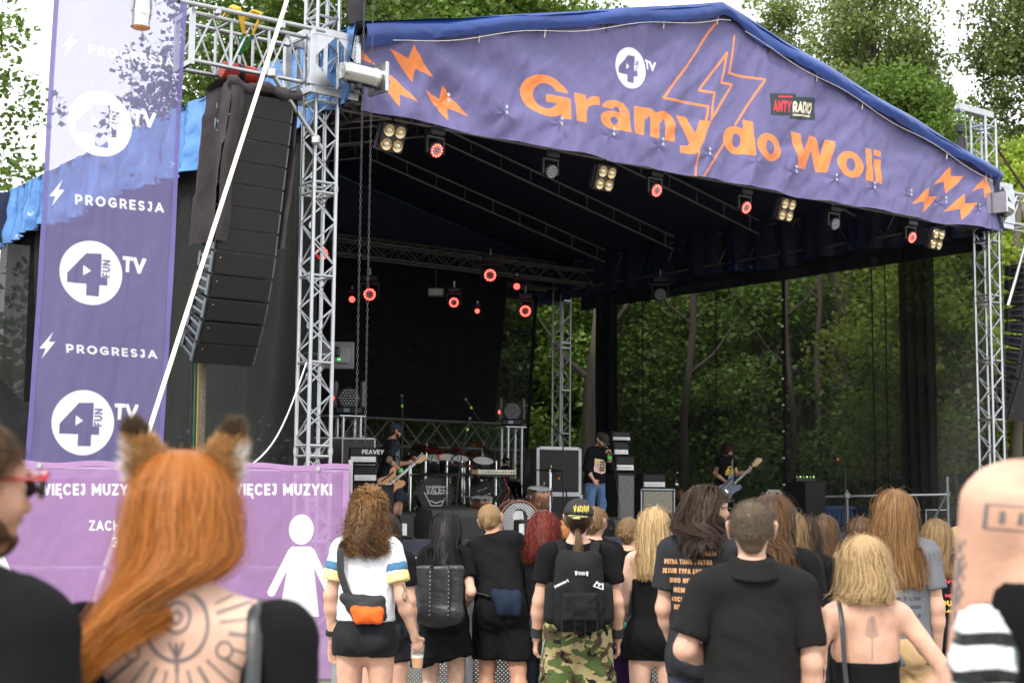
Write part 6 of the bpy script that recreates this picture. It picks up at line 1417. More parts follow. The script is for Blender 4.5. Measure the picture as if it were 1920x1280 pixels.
        tb = w + (d * .03 + sd * .027) * sc_; t1 = tb + nrm(d * .6 + sd * .75 + n * spec.get('thumb', .35)) * .042 * sc_; f.cone(tb, t1, .013, .0105, .01); f.cone(t1, t1 + nrm(d * .9 + sd * .25 + n * (.3 + spec.get('thumb', .35))) * .032 * sc_, .0105, .008, .006)
        s.J['hand_' + ('r' if right else 'l')] = w + d * .09 + n * .025; return f.mesh()
    def body(s, tone=None, hands=(True, True)):
        f = Field(s.h); s.torso(f); s.arms(f, upto=2.0); s.legs(f); s.head(f)
        for x, A_ in ((-1, 'la'), (1, 'ra')): a = s.J[A_]; f.cone(a - [0, .0, .04], a + [x * .01, .12, -.055], .035, .03, .03)
        V, Q = f.mesh()
        for do, W_, E_, sp, r in ((hands[0], 'lw', 'le', s.J['lh'], False), (hands[1], 'rw', 're', s.J['rh'], True)):
            if do: v, q = s.hand(W_, E_, sp, r); Q = np.concatenate([Q, q + len(V)]); V = np.concatenate([V, v])
        s.b = s.add('body', V, Q, skin(tone or s.tone)); s.bv, s.bq = V, Q; return s
    def eyes(s, open_=True):
        EW, ED = mat('eye_white', (.7, .68, .65), .2), mat('eye_iris', (.03, .02, .015), .15)
        for x in (-1, 1):
            mb = MB().ball((x * .031, .094, 1.636), .0125, 10); V = np.concatenate(mb.v); me = bpy.data.meshes.new('eye'); me.from_pydata(s.out(V).tolist(), [], mb.f); me.materials.append(EW); link('eye', me, s.b)
            mb = MB().ball((x * .031, .1035, 1.636), (.0055, .0045, .0055), 8); me = bpy.data.meshes.new('iris'); me.from_pydata(s.out(np.concatenate(mb.v)).tolist(), [], mb.f); me.materials.append(ED); link('iris', me, s.b)
        return s
    def garment(s, name, f, m, fold=.007, freq=9.0, seed=1, stretch=(1, 1, .55), sm=1):
        fs = f if isinstance(f, list) else [f]; VV, QQ, n = [], [], 0
        for f in fs:
            V, Q = f.mesh(); V = smooth_np(V, Q, sm) if sm else V; N = vnormals(V, Q); wv = hsh(V * np.array(stretch), seed, 3, freq); rg = 1 - 2 * np.abs(hsh(V * np.array([1, 1, .8]) + V[:, ::-1] * .5, seed + 5, 2, freq * .9)); wv = .45 * wv + .75 * rg; VV.append(V + N * (fold * wv)[:, None]); QQ.append(Q + n); n += len(V)
        V, Q = np.concatenate(VV), np.concatenate(QQ); return s.add(name, V, Q, m), V, Q
    def tee(s, m, hem=.86, off=.013, sleeve=.62, loose=.010, name='t_shirt', fold=.008, seed=None, wide_sleeve=.012, taper=None, long_=None):
        f = Field(max(.011, s.h * .9)); s.torso(f, off); s.legs(f, off - .002, off, False) if hem < .84 else None
        f.cone((0, 0, .84), (0, 0, 1.2), s.hw * s.g + off + loose, (.15 if s.sex == 'm' else .135) * (.5 + .5 * s.g) + off + loose * .6, .05, .74); s.arms(f, off + .004, off + .006, .3)
        f.cut((0, 0, hem), (0, .0, -1)); f.cut((0, 0, 1.515), (0, -.35, 1)); fs = [f]
        for S_, E_, W_ in (('ls', 'le', 'lw'), ('rs', 're', 'rw')):
            a, b, c = s.J[S_], s.J[E_], s.J[W_]; d = nrm(b - a); L = np.linalg.norm(b - a); g = .6 + .4 * s.g; th = 1.0 if s.sex == 'm' else .88; fa = Field(.0105)
            if long_ is None: fa.cone(a, a + (b - a) * (sleeve + .25), .055 * th * g + off, .048 * th * g + off + wide_sleeve, .02); fa.cut(a + (b - a) * sleeve, d)
            else: fa.cone(a, b, .055 * th * g + off, .044 * g + off + .004, .02); fa.cone(b, b + (c - b) * (long_ + .2), .044 * g + off + .004, .036 + off, .03); fa.cut(b + (c - b) * long_, c - b)
            fs.append(fa)
        s.shirt = s.garment(name, fs, m, fold, seed=seed or int(s.base[0] * 100) % 97 + 3); return s
    def top(s, m, zt=1.27, hem=.95, off=.010, name='camisole', straps=True, dip=0.0, fold=.004):
        f = Field(.011); s.torso(f, off, top=False); f.cut((0, 0, zt), (0, dip, 1)); f.cut((0, 0, hem), (0, 0, -1)); s.shirt = s.garment(name, f, m, fold, seed=7)
        if straps:
            for x in (-1, 1): s.line('strap', [(x * .095, -.105, zt - .03), (x * .10, -.095, 1.36), (x * .105, -.045, 1.468), (x * .105, .02, 1.468), (x * .10, .09, 1.38), (x * .09, .11, 1.27)], .008, m, flat=.35)
        return s
    def pants(s, m, hem=None, o0=.018, o1=.022, waist=1.0, name='trousers', fold=.008, flare=0.0, seed=4):
        f = Field(max(.0115, s.h * .9)); s.torso(f, o0 * .8, top=False); s.legs(f, o0, o1 + flare, True); f.cut((0, 0, waist), (0, 0, 1)); f.cut((0, 0, hem or .07), (0, 0, -1)); s.pant = s.garment(name, f, m, fold, 10, seed); return s
    def skirt(s, m, hem=.6, waist=1.05, flare=.06, name='dress_skirt'):
        f = Field(.012); f.cone((0, 0, waist), (0, 0, hem - .05), s.ww + .02, s.hw + flare + .03, .02, .82); f.cut((0, 0, waist), (0, 0, 1)); f.cut((0, 0, hem), (.25, 0, -1)); s.garment(name, f, m, .016, 12, 5, (1, 1, .12)); return s
    def shoes(s, m=None):
        for x, A_ in ((-1, 'la'), (1, 'ra')):
            a = s.J[A_]; f = Field(.01); f.cone(a + [0, -.03, -.035], a + [x * .012, .15, -.045], .045, .04, .02, .9); f.cone(a + [0, 0, .0], a + [0, 0, -.04], .048, .05, .03); f.cut((0, 0, a[2] - .078), (0, 0, -1)); V, Q = f.mesh(); s.add('shoe', V, Q, m or SHOE)
        return s
    def line(s, name, pts, r, m, flat=None, parent=None, n=6):
        P = np.array(pts, float); k = len(P); t = np.linspace(0, k - 1, max(2, (k - 1) * 6 + 1)); i = np.clip(t.astype(int), 0, k - 2); u = (t - i)[:, None]
        p0, p1, p2, p3 = P[np.maximum(i - 1, 0)], P[i], P[i + 1], P[np.minimum(i + 2, k - 1)]; C = .5 * (2 * p1 + (p2 - p0) * u + (2 * p0 - 5 * p1 + 4 * p2 - p3) * u ** 2 + (3 * p1 - p0 - 3 * p2 + p3) * u ** 3)
        mb = MB().tube(s.out(C) if True else C, np.asarray(r) * s.s, n, flat=flat); me = mb.mesh(name); me.materials.append(m); sharp_smooth(me); return link(name, me, parent or s.t)
    def band(s, name, j, u, m, h=.03, o=.006):
        """a bracelet around the forearm"""
        W_, E_ = ('lw', 'le') if j == 'l' else ('rw', 're'); a, b = s.J[E_], s.J[W_]; p = a + (b - a) * u; d = nrm(b - a); mb = MB().lathe([(.031 + o, -h / 2), (.034 + o, -h / 2), (.034 + o, h / 2), (.031 + o, h / 2)], p, d, 16); me = bpy.data.meshes.new(name); me.from_pydata(s.out(np.concatenate(mb.v)).tolist(), [], mb.f); me.materials.append(m); link(name, me, s.b); return s
    # -------- hair
    def scalp(s, col, lift=.006, zf=.0, kind=None):
        f = Field(.010); f.cone((0, -.028, 1.664), (0, .026, 1.662), .084 + lift, .08 + lift, .03, .97, (0, 0, 1)); f.cone((0, -.045, 1.62), (0, -.04, 1.575), .068 + lift, .045 + lift, .03); f.cut((0, .058, 1.675 + zf), (0, 1, -.62)); f.cut((0, -.02, 1.575), (0, .75, -1)); V, Q = f.mesh(); s.hairbase = s.add('hair', V, Q, HAIR[col]); return s
    def strands(s, col, n=900, L=.35, K=12, w=.004, zcut=None, vol=.02, curl=0.0, cf=40.0, stiff=.6, noise=.02, part=0.0, fringe=True, spread=0.0, seed=3, name='hair_strands', tie=None, tail=.3, tailn=.35, back=.1, rootz=-.35, maxz=2.0, sweep=0.0):
        r = np.random.default_rng(seed); U = r.normal(size=(n * 5, 3)); U /= np.linalg.norm(U, axis=1)[:, None]; ok = (U[:, 2] > rootz + .98 * np.maximum(U[:, 1] + .15, 0)) & (U[:, 2] < maxz); U = U[ok][:n]; n = len(U)
        C = np.array([0, -.002, 1.655]); Rr = np.array([.083, .106, .094]); lay = r.uniform(.25, 1, n) * vol + .004; P = C + U * (Rr + .002); pts = [P]
        if tie is not None:
            T = nrm((np.array(tie) - C) / Rr); m = int(K * .5)
            for k in range(1, m + 1):
                t = k / m; q = U * (1 - t) + T * t; q /= np.linalg.norm(q, axis=1)[:, None]; pts.append(C + q * (Rr + lay[:, None] * (1 - .6 * t)))
            keep = r.uniform(0, 1, n) < tailn * 3; d = np.tile(nrm((0, -.55, -.5)), (n, 1)) + r.normal(0, .16, (n, 3)); seg = tail * r.uniform(.75, 1.05, n) / (K - m); p = pts[-1] + r.normal(0, .006, (n, 3)); kk = K - m
        else:
            d = U - np.array([part, -.25, .97]); d -= U * (d * U).sum(1)[:, None]; d /= np.linalg.norm(d, axis=1)[:, None] + 1e-9; seg = L * r.uniform(.82, 1.06, n) / K; p = P; kk = K
        x0 = p[:, 0].copy(); fr_ = P[:, 1] > .055; ph = r.uniform(0, 6.28, n); fl = np.where(r.uniform(0, 1, n) < .04, 2.0, 1.0); lay = lay * np.where(fl > 1, 1.7, 1.0); bx = r.normal(size=(n, 3)) * (noise * fl)[:, None]; bx[:, 2] = -np.abs(bx[:, 2]) * .6
        for k in range(kk):
            g = np.array([0, 0, -1.0]); out_ = (p - C) * [1, 1, 0]; out_ /= np.linalg.norm(out_, axis=1)[:, None] + 1e-9; d = d * stiff + g * (1 - stiff) + bx + out_ * spread * (1 - k / kk) + np.array([0, -.02, 0]) * back; d /= np.linalg.norm(d, axis=1)[:, None]; p = p + d * seg[:, None]
            if tie is None:
                q = (p - C - [0, 0, -.006]) / (Rr + lay[:, None]); m_ = np.linalg.norm(q, axis=1); ins = m_ < 1; p = np.where(ins[:, None], C + [0, 0, -.006] + q / np.maximum(m_, 1e-3)[:, None] * (Rr + lay[:, None]), p)
                nk = (p[:, 2] < 1.60) & (p[:, 2] > 1.40); q = p[:, :2] / (.062 + lay[:, None] * .8); m_ = np.linalg.norm(q, axis=1); p[:, :2] = np.where((nk & (m_ < 1))[:, None], q / np.maximum(m_, 1e-3)[:, None] * (.062 + lay[:, None] * .8), p[:, :2])
                if not fringe:
                    fr = (p[:, 1] > .03) & (p[:, 2] < 1.67); p[:, 1] = np.where(fr, np.minimum(p[:, 1], .03), p[:, 1])
            zs = 1.475 - .25 * np.abs(p[:, 0]); lo_ = (p[:, 2] < zs) & (np.abs(p[:, 0]) < s.sw + .04); q = p[:, :2] / (np.array([s.sw + .02, .118]) + lay[:, None] * .9); m_ = np.linalg.norm(q, axis=1); yb = (.112 + lay * .9) * np.sqrt(np.clip(1 - (p[:, 0] / (s.sw + .05)) ** 2, 0, 1)); p[:, 1] = np.where(lo_ & (np.abs(p[:, 1]) < yb), np.where(fr_, yb, -yb) * .35 + p[:, 1] * .65 if k < 2 else np.where(fr_, yb, -yb), p[:, 1])
            if sweep: zz = np.clip((1.58 - p[:, 2]) / .09, 0, 1); p[:, 0] += zz * .3 * (sweep * (1.60 - p[:, 2]) * 1.0 - .03 + .30 * x0 - p[:, 0])
            if zcut is not None: zc = zcut + (.018 + curl * 3.2) * np.sin(ph * 3); p[:, 2] = np.maximum(p[:, 2], zc)
            pts.append(p.copy())
        A = np.stack(pts, 1); kt = A.shape[1]
        if L > .1 and n > 300:      # strands gather into locks towards their ends
            m_ = min(n // 12, 420); gi = np.argmin(((U[:, None] - U[None, :m_]) ** 2).sum(2), 1) if n * m_ < 3e6 else np.concatenate([np.argmin(((u_[:, None] - U[None, :m_]) ** 2).sum(2), 1) for u_ in np.array_split(U, 6)])
            tw = (np.linspace(0, 1, kt) ** 1.1)[None, :, None] * (.62 * (fl == 1.0))[:, None, None]; A = A + tw * (A[gi] - A)
        if curl: t = np.linspace(0, 1, kt)[None]; amp = curl * np.clip(t * 1.6, 0, 1); a = ph[:, None] + cf * t * (A.shape[1] / 12.0) * .35; A[:, :, 0] += amp * np.cos(a); A[:, :, 1] += amp * np.sin(a); A[:, :, 2] += amp * .5 * np.sin(a * 1.3)
        A = s.out(A.reshape(-1, 3)).reshape(n, kt, 3); T = np.gradient(A, axis=1); o_ = A - s.out(np.array([[0, 0, 1.5]]))[0]; sdv = np.cross(T, o_); sdv /= np.linalg.norm(sdv, axis=2)[:, :, None] + 1e-9
        ww = (w * s.s * r.uniform(.6, 1.3, n))[:, None] * np.interp(np.linspace(0, 1, kt), [0, .1, .75, 1], [.6, 1, .85, .25])[None]; Lf, Rt = A - sdv * ww[:, :, None] * .5, A + sdv * ww[:, :, None] * .5
        V = np.stack([Lf, Rt], 2).reshape(-1, 3); b = (np.arange(n) * kt * 2)[:, None] + (np.arange(kt - 1) * 2)[None]; b = b.ravel()[:, None]; me = mesh_np(name, V, b + np.array([0, 1, 3, 2]), True); me.materials.append(HAIR[col]); return link(name, me, s.t if not hasattr(s, 'hairbase') else s.hairbase)
    def short_hair(s, col, n=1800, L=.03, w=.0025, lift=.006, **k): s.scalp(col, lift, k.pop('zf', 0)); s.strands(col, n, L, 4, w, vol=.012, stiff=.9, noise=.12, spread=.25, rootz=k.pop('rootz', -.45), **k); return s
    def cap(s, m, brim_dir=1, brimm=None, low=1.672, lift=.018, brim=True):
        f = Field(.010); f.cone((0, -.03, 1.668), (0, .03, 1.672), .084 + lift, .083 + lift, .02, .97, (0, 0, 1)); f.cut((0, 0, low - .02), (0, -.12, -1)); V, Q = f.mesh(); c = s.add('cap', V, Q, m)
        if brim:
            f = Field(.008); f.cone((0, .08 * brim_dir, low - .012), (0, .135 * brim_dir, low - .022), .075, .065, .01, .13, (1, 0, 0)); V, Q = f.mesh(); s.add('brim', V, Q, brimm or m, c)
        return c
    def beard(s, col, n=900, L=.03, th=0.0):
        f = Field(.007); f.cone((-.05, .05, 1.57), (0, .092 + th * .5, 1.545), .026 + th, .034 + th, .02); f.cone((.05, .05, 1.57), (0, .092 + th * .5, 1.545), .026 + th, .034 + th, .02); f.cone((-.022, .103, 1.583), (.022, .103, 1.583), .008 + th * .3, .008 + th * .3, .01)
        for x in (-1, 1): f.cone((x * .068, .02, 1.60), (x * .05, .05, 1.565), .016 + th * .7, .024 + th, .015)
        V, Q = f.mesh(); b = s.add('beard', V, Q, HAIR[col]); r = np.random.default_rng(2); i = r.choice(len(V), n); N = vnormals(V, Q)[i]; P = V[i]; d = N * .5 + np.array([0, .0, -1.0]) + r.normal(0, .3, (n, 3)); d /= np.linalg.norm(d, axis=1)[:, None]; e = P + d * L * r.uniform(.4, 1, n)[:, None]; sd = np.cross(d, N); sd /= np.linalg.norm(sd, axis=1)[:, None] + 1e-9
        A = np.stack([P - sd * .0015, P + sd * .0015, e], 1).reshape(-1, 3); me = mesh_np('beard_hair', s.out(A), np.arange(n * 3).reshape(n, 3)); me.materials.append(HAIR[col]); link('beard_hair', me, b); return s
    def decal(s, obj, name, c, udir, vdir, W, H, fn, m, n=120, off=.0022):
        """flat print or ink laid on the surface of obj; fn takes points in -1..1"""
        me0 = obj.data; nv = len(me0.vertices); co = np.empty(nv * 3, np.float32); me0.vertices.foreach_get('co', co); co = co.reshape(-1, 3); bvh = BVHTree.FromPolygons(co.tolist(), [tuple(p.vertices) for p in me0.polygons])
        ny = max(8, int(n * H / W)); U, V = np.meshgrid(np.linspace(-1, 1, n), np.linspace(-1, 1, ny)); d = fn(np.stack([U.ravel(), V.ravel()], 1)).reshape(ny, n); ok = (d[:-1, :-1] + d[1:, 1:] + d[:-1, 1:] + d[1:, :-1]) < 0
        udir, vdir = nrm(udir), nrm(vdir); nd = np.cross(udir, vdir); P = np.asarray(c) + U.ravel()[:, None] * udir * W / 2 + V.ravel()[:, None] * vdir * H / 2 + nd * .35; P = s.out(P) if True else P
        e = s.out(np.asarray([np.asarray(c), np.asarray(c) - nd * .1])); dirv = Vector(nrm(e[1] - e[0])); need = np.zeros((ny, n), bool)
        for a in (0, 1):
            for b in (0, 1): need[a:ny - 1 + a, b:n - 1 + b] |= ok
        need = need.ravel(); R = np.full((ny * n, 3), np.nan)
        for i in np.where(need)[0]:
            h = bvh.ray_cast(Vector(P[i]), dirv, .9)
            if h[0] is not None: R[i] = np.array(h[0]) - np.array(dirv) * off
        I = np.arange(n * ny).reshape(ny, n); Fq = np.stack([I[:-1, :-1], I[:-1, 1:], I[1:, 1:], I[1:, :-1]], -1)[ok]; Fq = Fq[~np.isnan(R[Fq]).any((1, 2))]
        if len(Fq) == 0: return None
        ids, inv = np.unique(Fq, return_inverse=True); me = mesh_np(name, R[ids], inv.reshape(-1, 4)); me.materials.append(m); return link(name, me, obj)
# ------------------------------------------------------------------ the crowd
def pxl(p, px, py, dy=0.0):
    """a pixel as a point in the person's own upright template, at the person's distance plus dy (towards the stage)"""
    P = at_y(px, py, p.base[1] + dy); q = to_local(np.array([P]), p.t)[0] / p.s; return q
# -- woman in the white T-shirt with the orange pouch
p = Person('woman in white T-shirt with black cross-body bag, black shorts and beer', 690, 921, 8.4, -.06, sex='f', tone='fair', Larm=[(-.235, -.03, 1.14), (-.225, .03, .87)], Rarm=[(.245, -.05, 1.13), (.325, .03, .90)], Rhand=dict(curl=.55, palm=(-.6, .8, 0)), Lhand=dict(curl=.25, palm=(.3, -.9, 0)), h=.011)
p.body(); p.tee(C_WHITE, .99, .016, .66, .012, seed=11); p.pants(C_DENIM, .79, .016, .03, 1.03, 'denim_shorts', .006); p.shoes()
for S_, E_ in (('ls', 'le'), ('rs', 're')):
    a, b = p.J[S_], p.J[E_]; f = Field(.01); f.cone(a, a + (b - a) * .9, .052, .064, .01); f.cone(a + (b - a) * .40, a + (b - a) * .9, .0715, .0725, .01); f.cut(a + (b - a) * .68, b - a); f.cut(a + (b - a) * .46, a - b); V, Q = f.mesh(); p.add('sleeve_end', V, Q, C_YEL, p.shirt[0])
    f = Field(.01); f.cone(a + (b - a) * .1, a + (b - a) * .6, .0725, .0735, .01); f.cut(a + (b - a) * .455, b - a); f.cut(a + (b - a) * .28, a - b); V, Q = f.mesh(); p.add('sleeve_band', V, Q, C_BLUE, p.shirt[0])
p.scalp('brown', .012); p.strands('brown', 3400, .33, 16, .0036, 1.41, .022, .017, 80, .55, .06, seed=5, fringe=False); p.strands('lightbrown', 1600, .32, 16, .0036, 1.42, .03, .018, 80, .55, .06, seed=4, fringe=False); p.strands('lightbrown', 500, .22, 12, .005, None, .06, .012, 60, tie=(0, -.10, 1.72), tail=.16, seed=6); p.band('watch_strap', 'l', .82, STRAPM, .03)
bag = thing('belt_bag', 'black cross-body belt bag with orange pocket on the white T-shirt', 'bag', p.base + [0, -.1, 1.0], p.rz)
def person_obj(t, p, name, V, Q, m, parent=None, smooth=True):
    me = mesh_np(name, to_local(p.base + (p.out(V) @ Rz(p.rz).T), t), Q, smooth); me.materials.append(m); return link(name, me, parent or t)
f = slab(Field(.008), [(-.10, -.165, 1.135), (.11, -.16, 1.12), (.12, -.165, 1.03), (-.02, -.17, 1.02)], .026); person_obj(bag, p, 'pouch', *f.mesh(), STRAPM)
f = slab(Field(.007), [(-.03, -.212, 1.068), (.11, -.202, 1.062), (.105, -.204, 1.015), (-.01, -.212, 1.015)], .022, .016); person_obj(bag, p, 'orange_pocket', *f.mesh(), cloth('orange_nylon', (.75, .12, .02), .6))
def tubeobj(t, p, name, pts, r, m, flat=None, n=6, parent=None):
    C = np.array(pts, float); k = len(C); tt = np.linspace(0, k - 1, (k - 1) * 6 + 1); C = np.stack([np.interp(tt, range(k), C[:, i]) for i in range(3)], 1); C[1:-1] = (C[:-2] + C[1:-1] * 2 + C[2:]) / 4
    W = p.base + p.out(C) @ Rz(p.rz).T; return MB().tube(W, r, n, flat=flat).build(name, m, parent or t, root=t, smooth=True)
tubeobj(bag, p, 'strap', [(-.09, .02, 1.49), (-.125, -.06, 1.47), (-.14, -.12, 1.40), (-.13, -.145, 1.28), (-.09, -.16, 1.17), (-.04, -.165, 1.10)], .022, STRAPM, .2)
hp = p.base + p.out(np.array([p.J['hand_r'] + [.0, .02, -.02]]))[0] @ Rz(p.rz).T
cup = thing('beer_cup', 'clear plastic cup half full of beer held by the woman', 'cup', hp - [0, 0, .09], 0)
m, n_, b_ = new_mat('clear_plastic'); b_.inputs['Base Color'].default_value = (.9, .92, .93, 1); b_.inputs['Roughness'].default_value = .12; b_.inputs['Alpha'].default_value = .16; PLAST = m
MB().lathe([(.028, -.085), (.030, -.085), (.041, .05), (.039, .05)], hp, (0, 0, 1), 24, cap=False).build('cup_wall', PLAST, cup, smooth=True); MB().lathe([(.001, -.083), (.028, -.083), (.0325, -.03), (.001, -.03)], hp, (0, 0, 1), 20).build('beer', mat('beer', (.72, .33, .03), .15, 0, .05, transl=.4), cup, smooth=True); MB().lathe([(.001, -.029), (.0325, -.029), (.0335, -.015), (.001, -.015)], hp, (0, 0, 1), 20).build('foam', mat('beer_foam', (.75, .7, .6), .8), cup, smooth=True)
p.decal(p.b, 'tattoo', (.245, -.06, 1.16), (1, 0, 0), (0, 0, 1), .07, .10, lambda P: np.minimum.reduce([np.abs(P[:, 0] + .35 - .15 * np.sin(P[:, 1] * 5)) - .05, np.abs(P[:, 0] - .2 + .2 * np.sin(P[:, 1] * 6)) - .05, np.abs(np.abs(P[:, 1] * 2 % 1 - .5) - .2) - .06 + .1 * np.abs(P[:, 0])]), INKD, 40)
# -- person behind her
p = Person('person in dark T-shirt almost hidden behind the woman in white', 726, 962, 9.4, -.1, sex='f', tone='fair'); p.body(); p.tee(C_BLK); p.pants(C_DENIM, .7, name='shorts'); p.shoes(); p.scalp('darkbrown', .01); p.strands('darkbrown', 500, .25, 10, .006, 1.4, .02)
# -- woman in black dress with tote
p = Person('woman in black dress with long black hair and big tote bag', 851, 962, 10.25, -.05, sex='f', tone='pale', lean=.2, nod=.15, leanx=.0, Larm=[(-.30, .10, 1.16), (-.33, .36, 1.22)], Rarm=[(.24, -.05, 1.12), (.16, .20, 1.02)], Lhand=dict(dir=(-.5, .8, .1), palm=(0, .1, -1), curl=.3), cx=838)
p.body(); p.tee(C_BLK, .80, .014, .6, .004, 'dress'); p.skirt(C_BLK, .60, 1.05, .08); p.shoes(); p.scalp('black', .012); p.strands('black', 2600, .42, 14, .004, 1.25, .03, .004, 30, .55, .03, seed=8, fringe=False)
bag = thing('tote_bag', 'large dark grey leather tote with studded straps on her shoulder', 'bag', p.base + [-.1, -.2, .85], 0); c = at_y(822, 1110, 9.95); R = Rz(-.08)
f = Field(.010); w_, h_ = .16, .175
for x in (-1, 1): f.cone((x * (w_ - .045), 0, -h_ + .03), (x * (w_ - .03), 0, h_ - .02), .05, .04, .05, .8, (1, 0, 0))
f.cone((-w_ + .05, 0, -h_ + .04), (w_ - .05, 0, -h_ + .04), .06, .06, .03, .9, (0, 0, 1)); f.cone((0, 0, -h_ + .05), (0, 0, h_ - .03), .11, .10, .06, .35, (1, 0, 0)); f.cut((0, 0, h_), (0, 0, 1)); V, Q = f.mesh(); V = V + vnormals(V, Q) * (.006 * hsh(V, 5, 3, 14))[:, None]; me = mesh_np('bag_body', to_local(c + V @ R.T, bag), Q, True); me.materials.append(LEATHER); link('bag_body', me, bag)
for x in (-.055, .075):
    top_ = p.base + p.out(np.array([[.03 + x * .2, -.06, 1.49]]))[0]; MB().tube([c + [x * .9, -.075, -.15], c + [x, -.07, .05], c + [x, -.06, .17], (c + top_) / 2 + [.0, -.07, .02], top_], .011, 6, flat=.4).build('strap', LEATHER, bag, smooth=True)
    for k in range(11): MB().ball(c + [x * .95, -.088, -.14 + k * .028], .0055, 6).build('stud', PANEL, bag)
# -- man leaning on the barrier with ponytail and navy belt bag
p = Person('man in black T-shirt and shorts leaning far over the barrier', 911, 952, 10.3, -.15, tone='tan', lean=.50, leanx=-.22, cx=944, Larm=[(-.30, .12, 1.22), (-.18, .34, 1.25)], Rarm=[(.30, .14, 1.22), (.18, .36, 1.26)], Rleg=[(.13, -.04, .5), (.19, -.16, .1)])
p.body(); p.tee(C_BLK, .92, .02, .75, .02); p.pants(C_BLK, .56, .03, .05, 1.02, 'shorts', .01); p.shoes(); p.scalp('darkblonde', .008); p.strands('darkblonde', 1100, .2, 12, .0045, tie=(0, -.115, 1.63), tail=.10, seed=9, vol=.01)
bag = thing('belt_bag', 'navy belt bag worn at the back by the leaning man', 'bag', p.base + [0, -.2, .95], 0); f = slab(Field(.009), [(-.01, -.185, .975), (.15, -.165, .96), (.14, -.175, .90), (.03, -.19, .90)], .026); person_obj(bag, p, 'pouch', *f.mesh(), cloth('navy_nylon', (.010, .017, .034), .7)); tubeobj(bag, p, 'strap', [(-.19, .0, 1.03), (-.17, -.12, 1.02), (-.05, -.19, .97)], .02, STRAPM, .25)
# -- red curls
p = Person('woman with curly red hair and cartridge belt beside the leaning man', 1024, 965, 10.35, -.45, sex='f', tone='fair', lean=.1, Larm=[(-.24, .04, 1.15), (-.20, .28, 1.14)], Rarm=[(.22, .0, 1.12), (.1, .22, 1.05)]); p.body(); p.tee(C_BLK, .98); p.pants(C_NAVY, None, .012, .012, 1.02); p.shoes(); p.scalp('red', .014); p.strands('red', 2600, .30, 13, .004, 1.40, .045, .014, 60, .6, .05, seed=10, fringe=False)
BRASS = mat('brass', (.55, .38, .12), .3, .9)
for k in range(26): a = 2 * pi * k / 26; V = np.array([cos(a) * .185, sin(a) * .15, 1.0]); W = np.array([V - [0, 0, .03], V + [0, 0, .03]]); me = MB().tube(p.out(W), .007, 6).mesh('cartridge'); me.materials.append(BRASS); link('cartridge', me, p.t)
p = Person('person with ginger hair half hidden behind the cap wearer', 1056, 978, 10.7, -.1, sex='f', tone='fair'); p.body(); p.tee(C_BLK); p.pants(C_DENIM); p.scalp('ginger', .01); p.strands('ginger', 700, .4, 12, .006, 1.3, .03)
# -- camouflage man
p = Person('man in camouflage trousers with black backpack and cap', 1083, 940, 8.9, 0.0, tone='fair', girth=1.12, wide=1.1, Larm=[(-.275, -.02, 1.11), (-.295, .05, .86)], Rarm=[(.285, -.02, 1.11), (.30, .05, .86)], Lhand=dict(curl=.5, palm=(.9, .2, 0)), Rhand=dict(curl=.5, palm=(-.9, .2, 0)), stance=.125, h=.0115); s_ = p
p.body(); p.tee(C_BLK, .90, .018, .62, .012); p.pants(CAMO, None, .036, .06, .99, 'camouflage_trousers', .014, seed=14); p.shoes(); p.scalp('darkbrown', .008); p.strands('brown', 1500, .3, 13, .0035, tie=(0, -.112, 1.575), tail=.30, seed=12, vol=.018, maxz=.15, rootz=-.6)
for x in (-1, 1):
    f = Field(.011); f.cone((x * .205, -.01, .62), (x * .21, 0, .48), .06, .065, .02, .55, (0, 1, 0)); V, Q = f.mesh(); p.add('cargo_pocket', V, Q, CAMO, p.pant[0])
cap = p.cap(cloth('charcoal_cap', (.035, .032, .034)), -1, CAMO, 1.675)
p.decal(cap, 'cap_lettering', (0, -.1, 1.705), (1, 0, 0), (0, 0, 1), .115, .062, lambda P: np.minimum.reduce([sd_text(P, 'VADER', (-.88, -.55), (1.76 / text_w('VADER', .22, .08), 0), (0, 1.1), .24, .08)] + [sd_poly(P, [(x - .07, -.4), (x + .07, -.4), (x + .03, -.95)]) for x in (-.75, -.3, .15, .6)] + [sd_poly(P, [(x - .07, .4), (x + .07, .4), (x - .02, .95)]) for x in (-.6, -.1, .35, .8)]), mat('olive_thread', (.45, .38, .05), .7), 90)
p.band('leather_cuff', 'l', .80, LEATHER, .06); p.band('leather_cuff', 'r', .80, LEATHER, .06)
p.line('wallet_chain', [(-.19, -.06, .96), (-.22, -.05, .82), (-.23, -.02, .74), (-.2, .04, .8)], .006, STEEL)
bp = thing('backpack', 'black backpack with white band patches on the camouflage man', 'backpack', p.base + [0, -.2, 1.0], 0); PACK = mat('black_canvas', (.013, .013, .014), .9, 0, .25, 12, .003, 50, spec=.15)
f = Field(.011)
for x in (-1, 1): f.cone((x * .085, -.235, 1.02), (x * .075, -.22, 1.37), .085, .075, .05, .85, (1, 0, 0))
f.cone((0, -.26, 1.05), (0, -.24, 1.33), .10, .09, .05); f.cut((0, 0, .935), (0, 0, -1)); V, Q = f.mesh(); V = V + vnormals(V, Q) * (.006 * hsh(V, 4, 3, 13))[:, None]; bb = person_obj(bp, p, 'pack_body', V, Q, PACK)
f = slab(Field(.009), [(-.085, -.34, 1.165), (.085, -.34, 1.165), (.09, -.345, 1.03), (-.09, -.345, 1.03)], .02, .012); person_obj(bp, p, 'front_pocket', *f.mesh(), PACK)
for x in (-1, 1): f = Field(.010); f.cone((x * .175, -.22, 1.03), (x * .17, -.21, 1.2), .05, .045, .02); person_obj(bp, p, 'side_pocket', *f.mesh(), PACK)
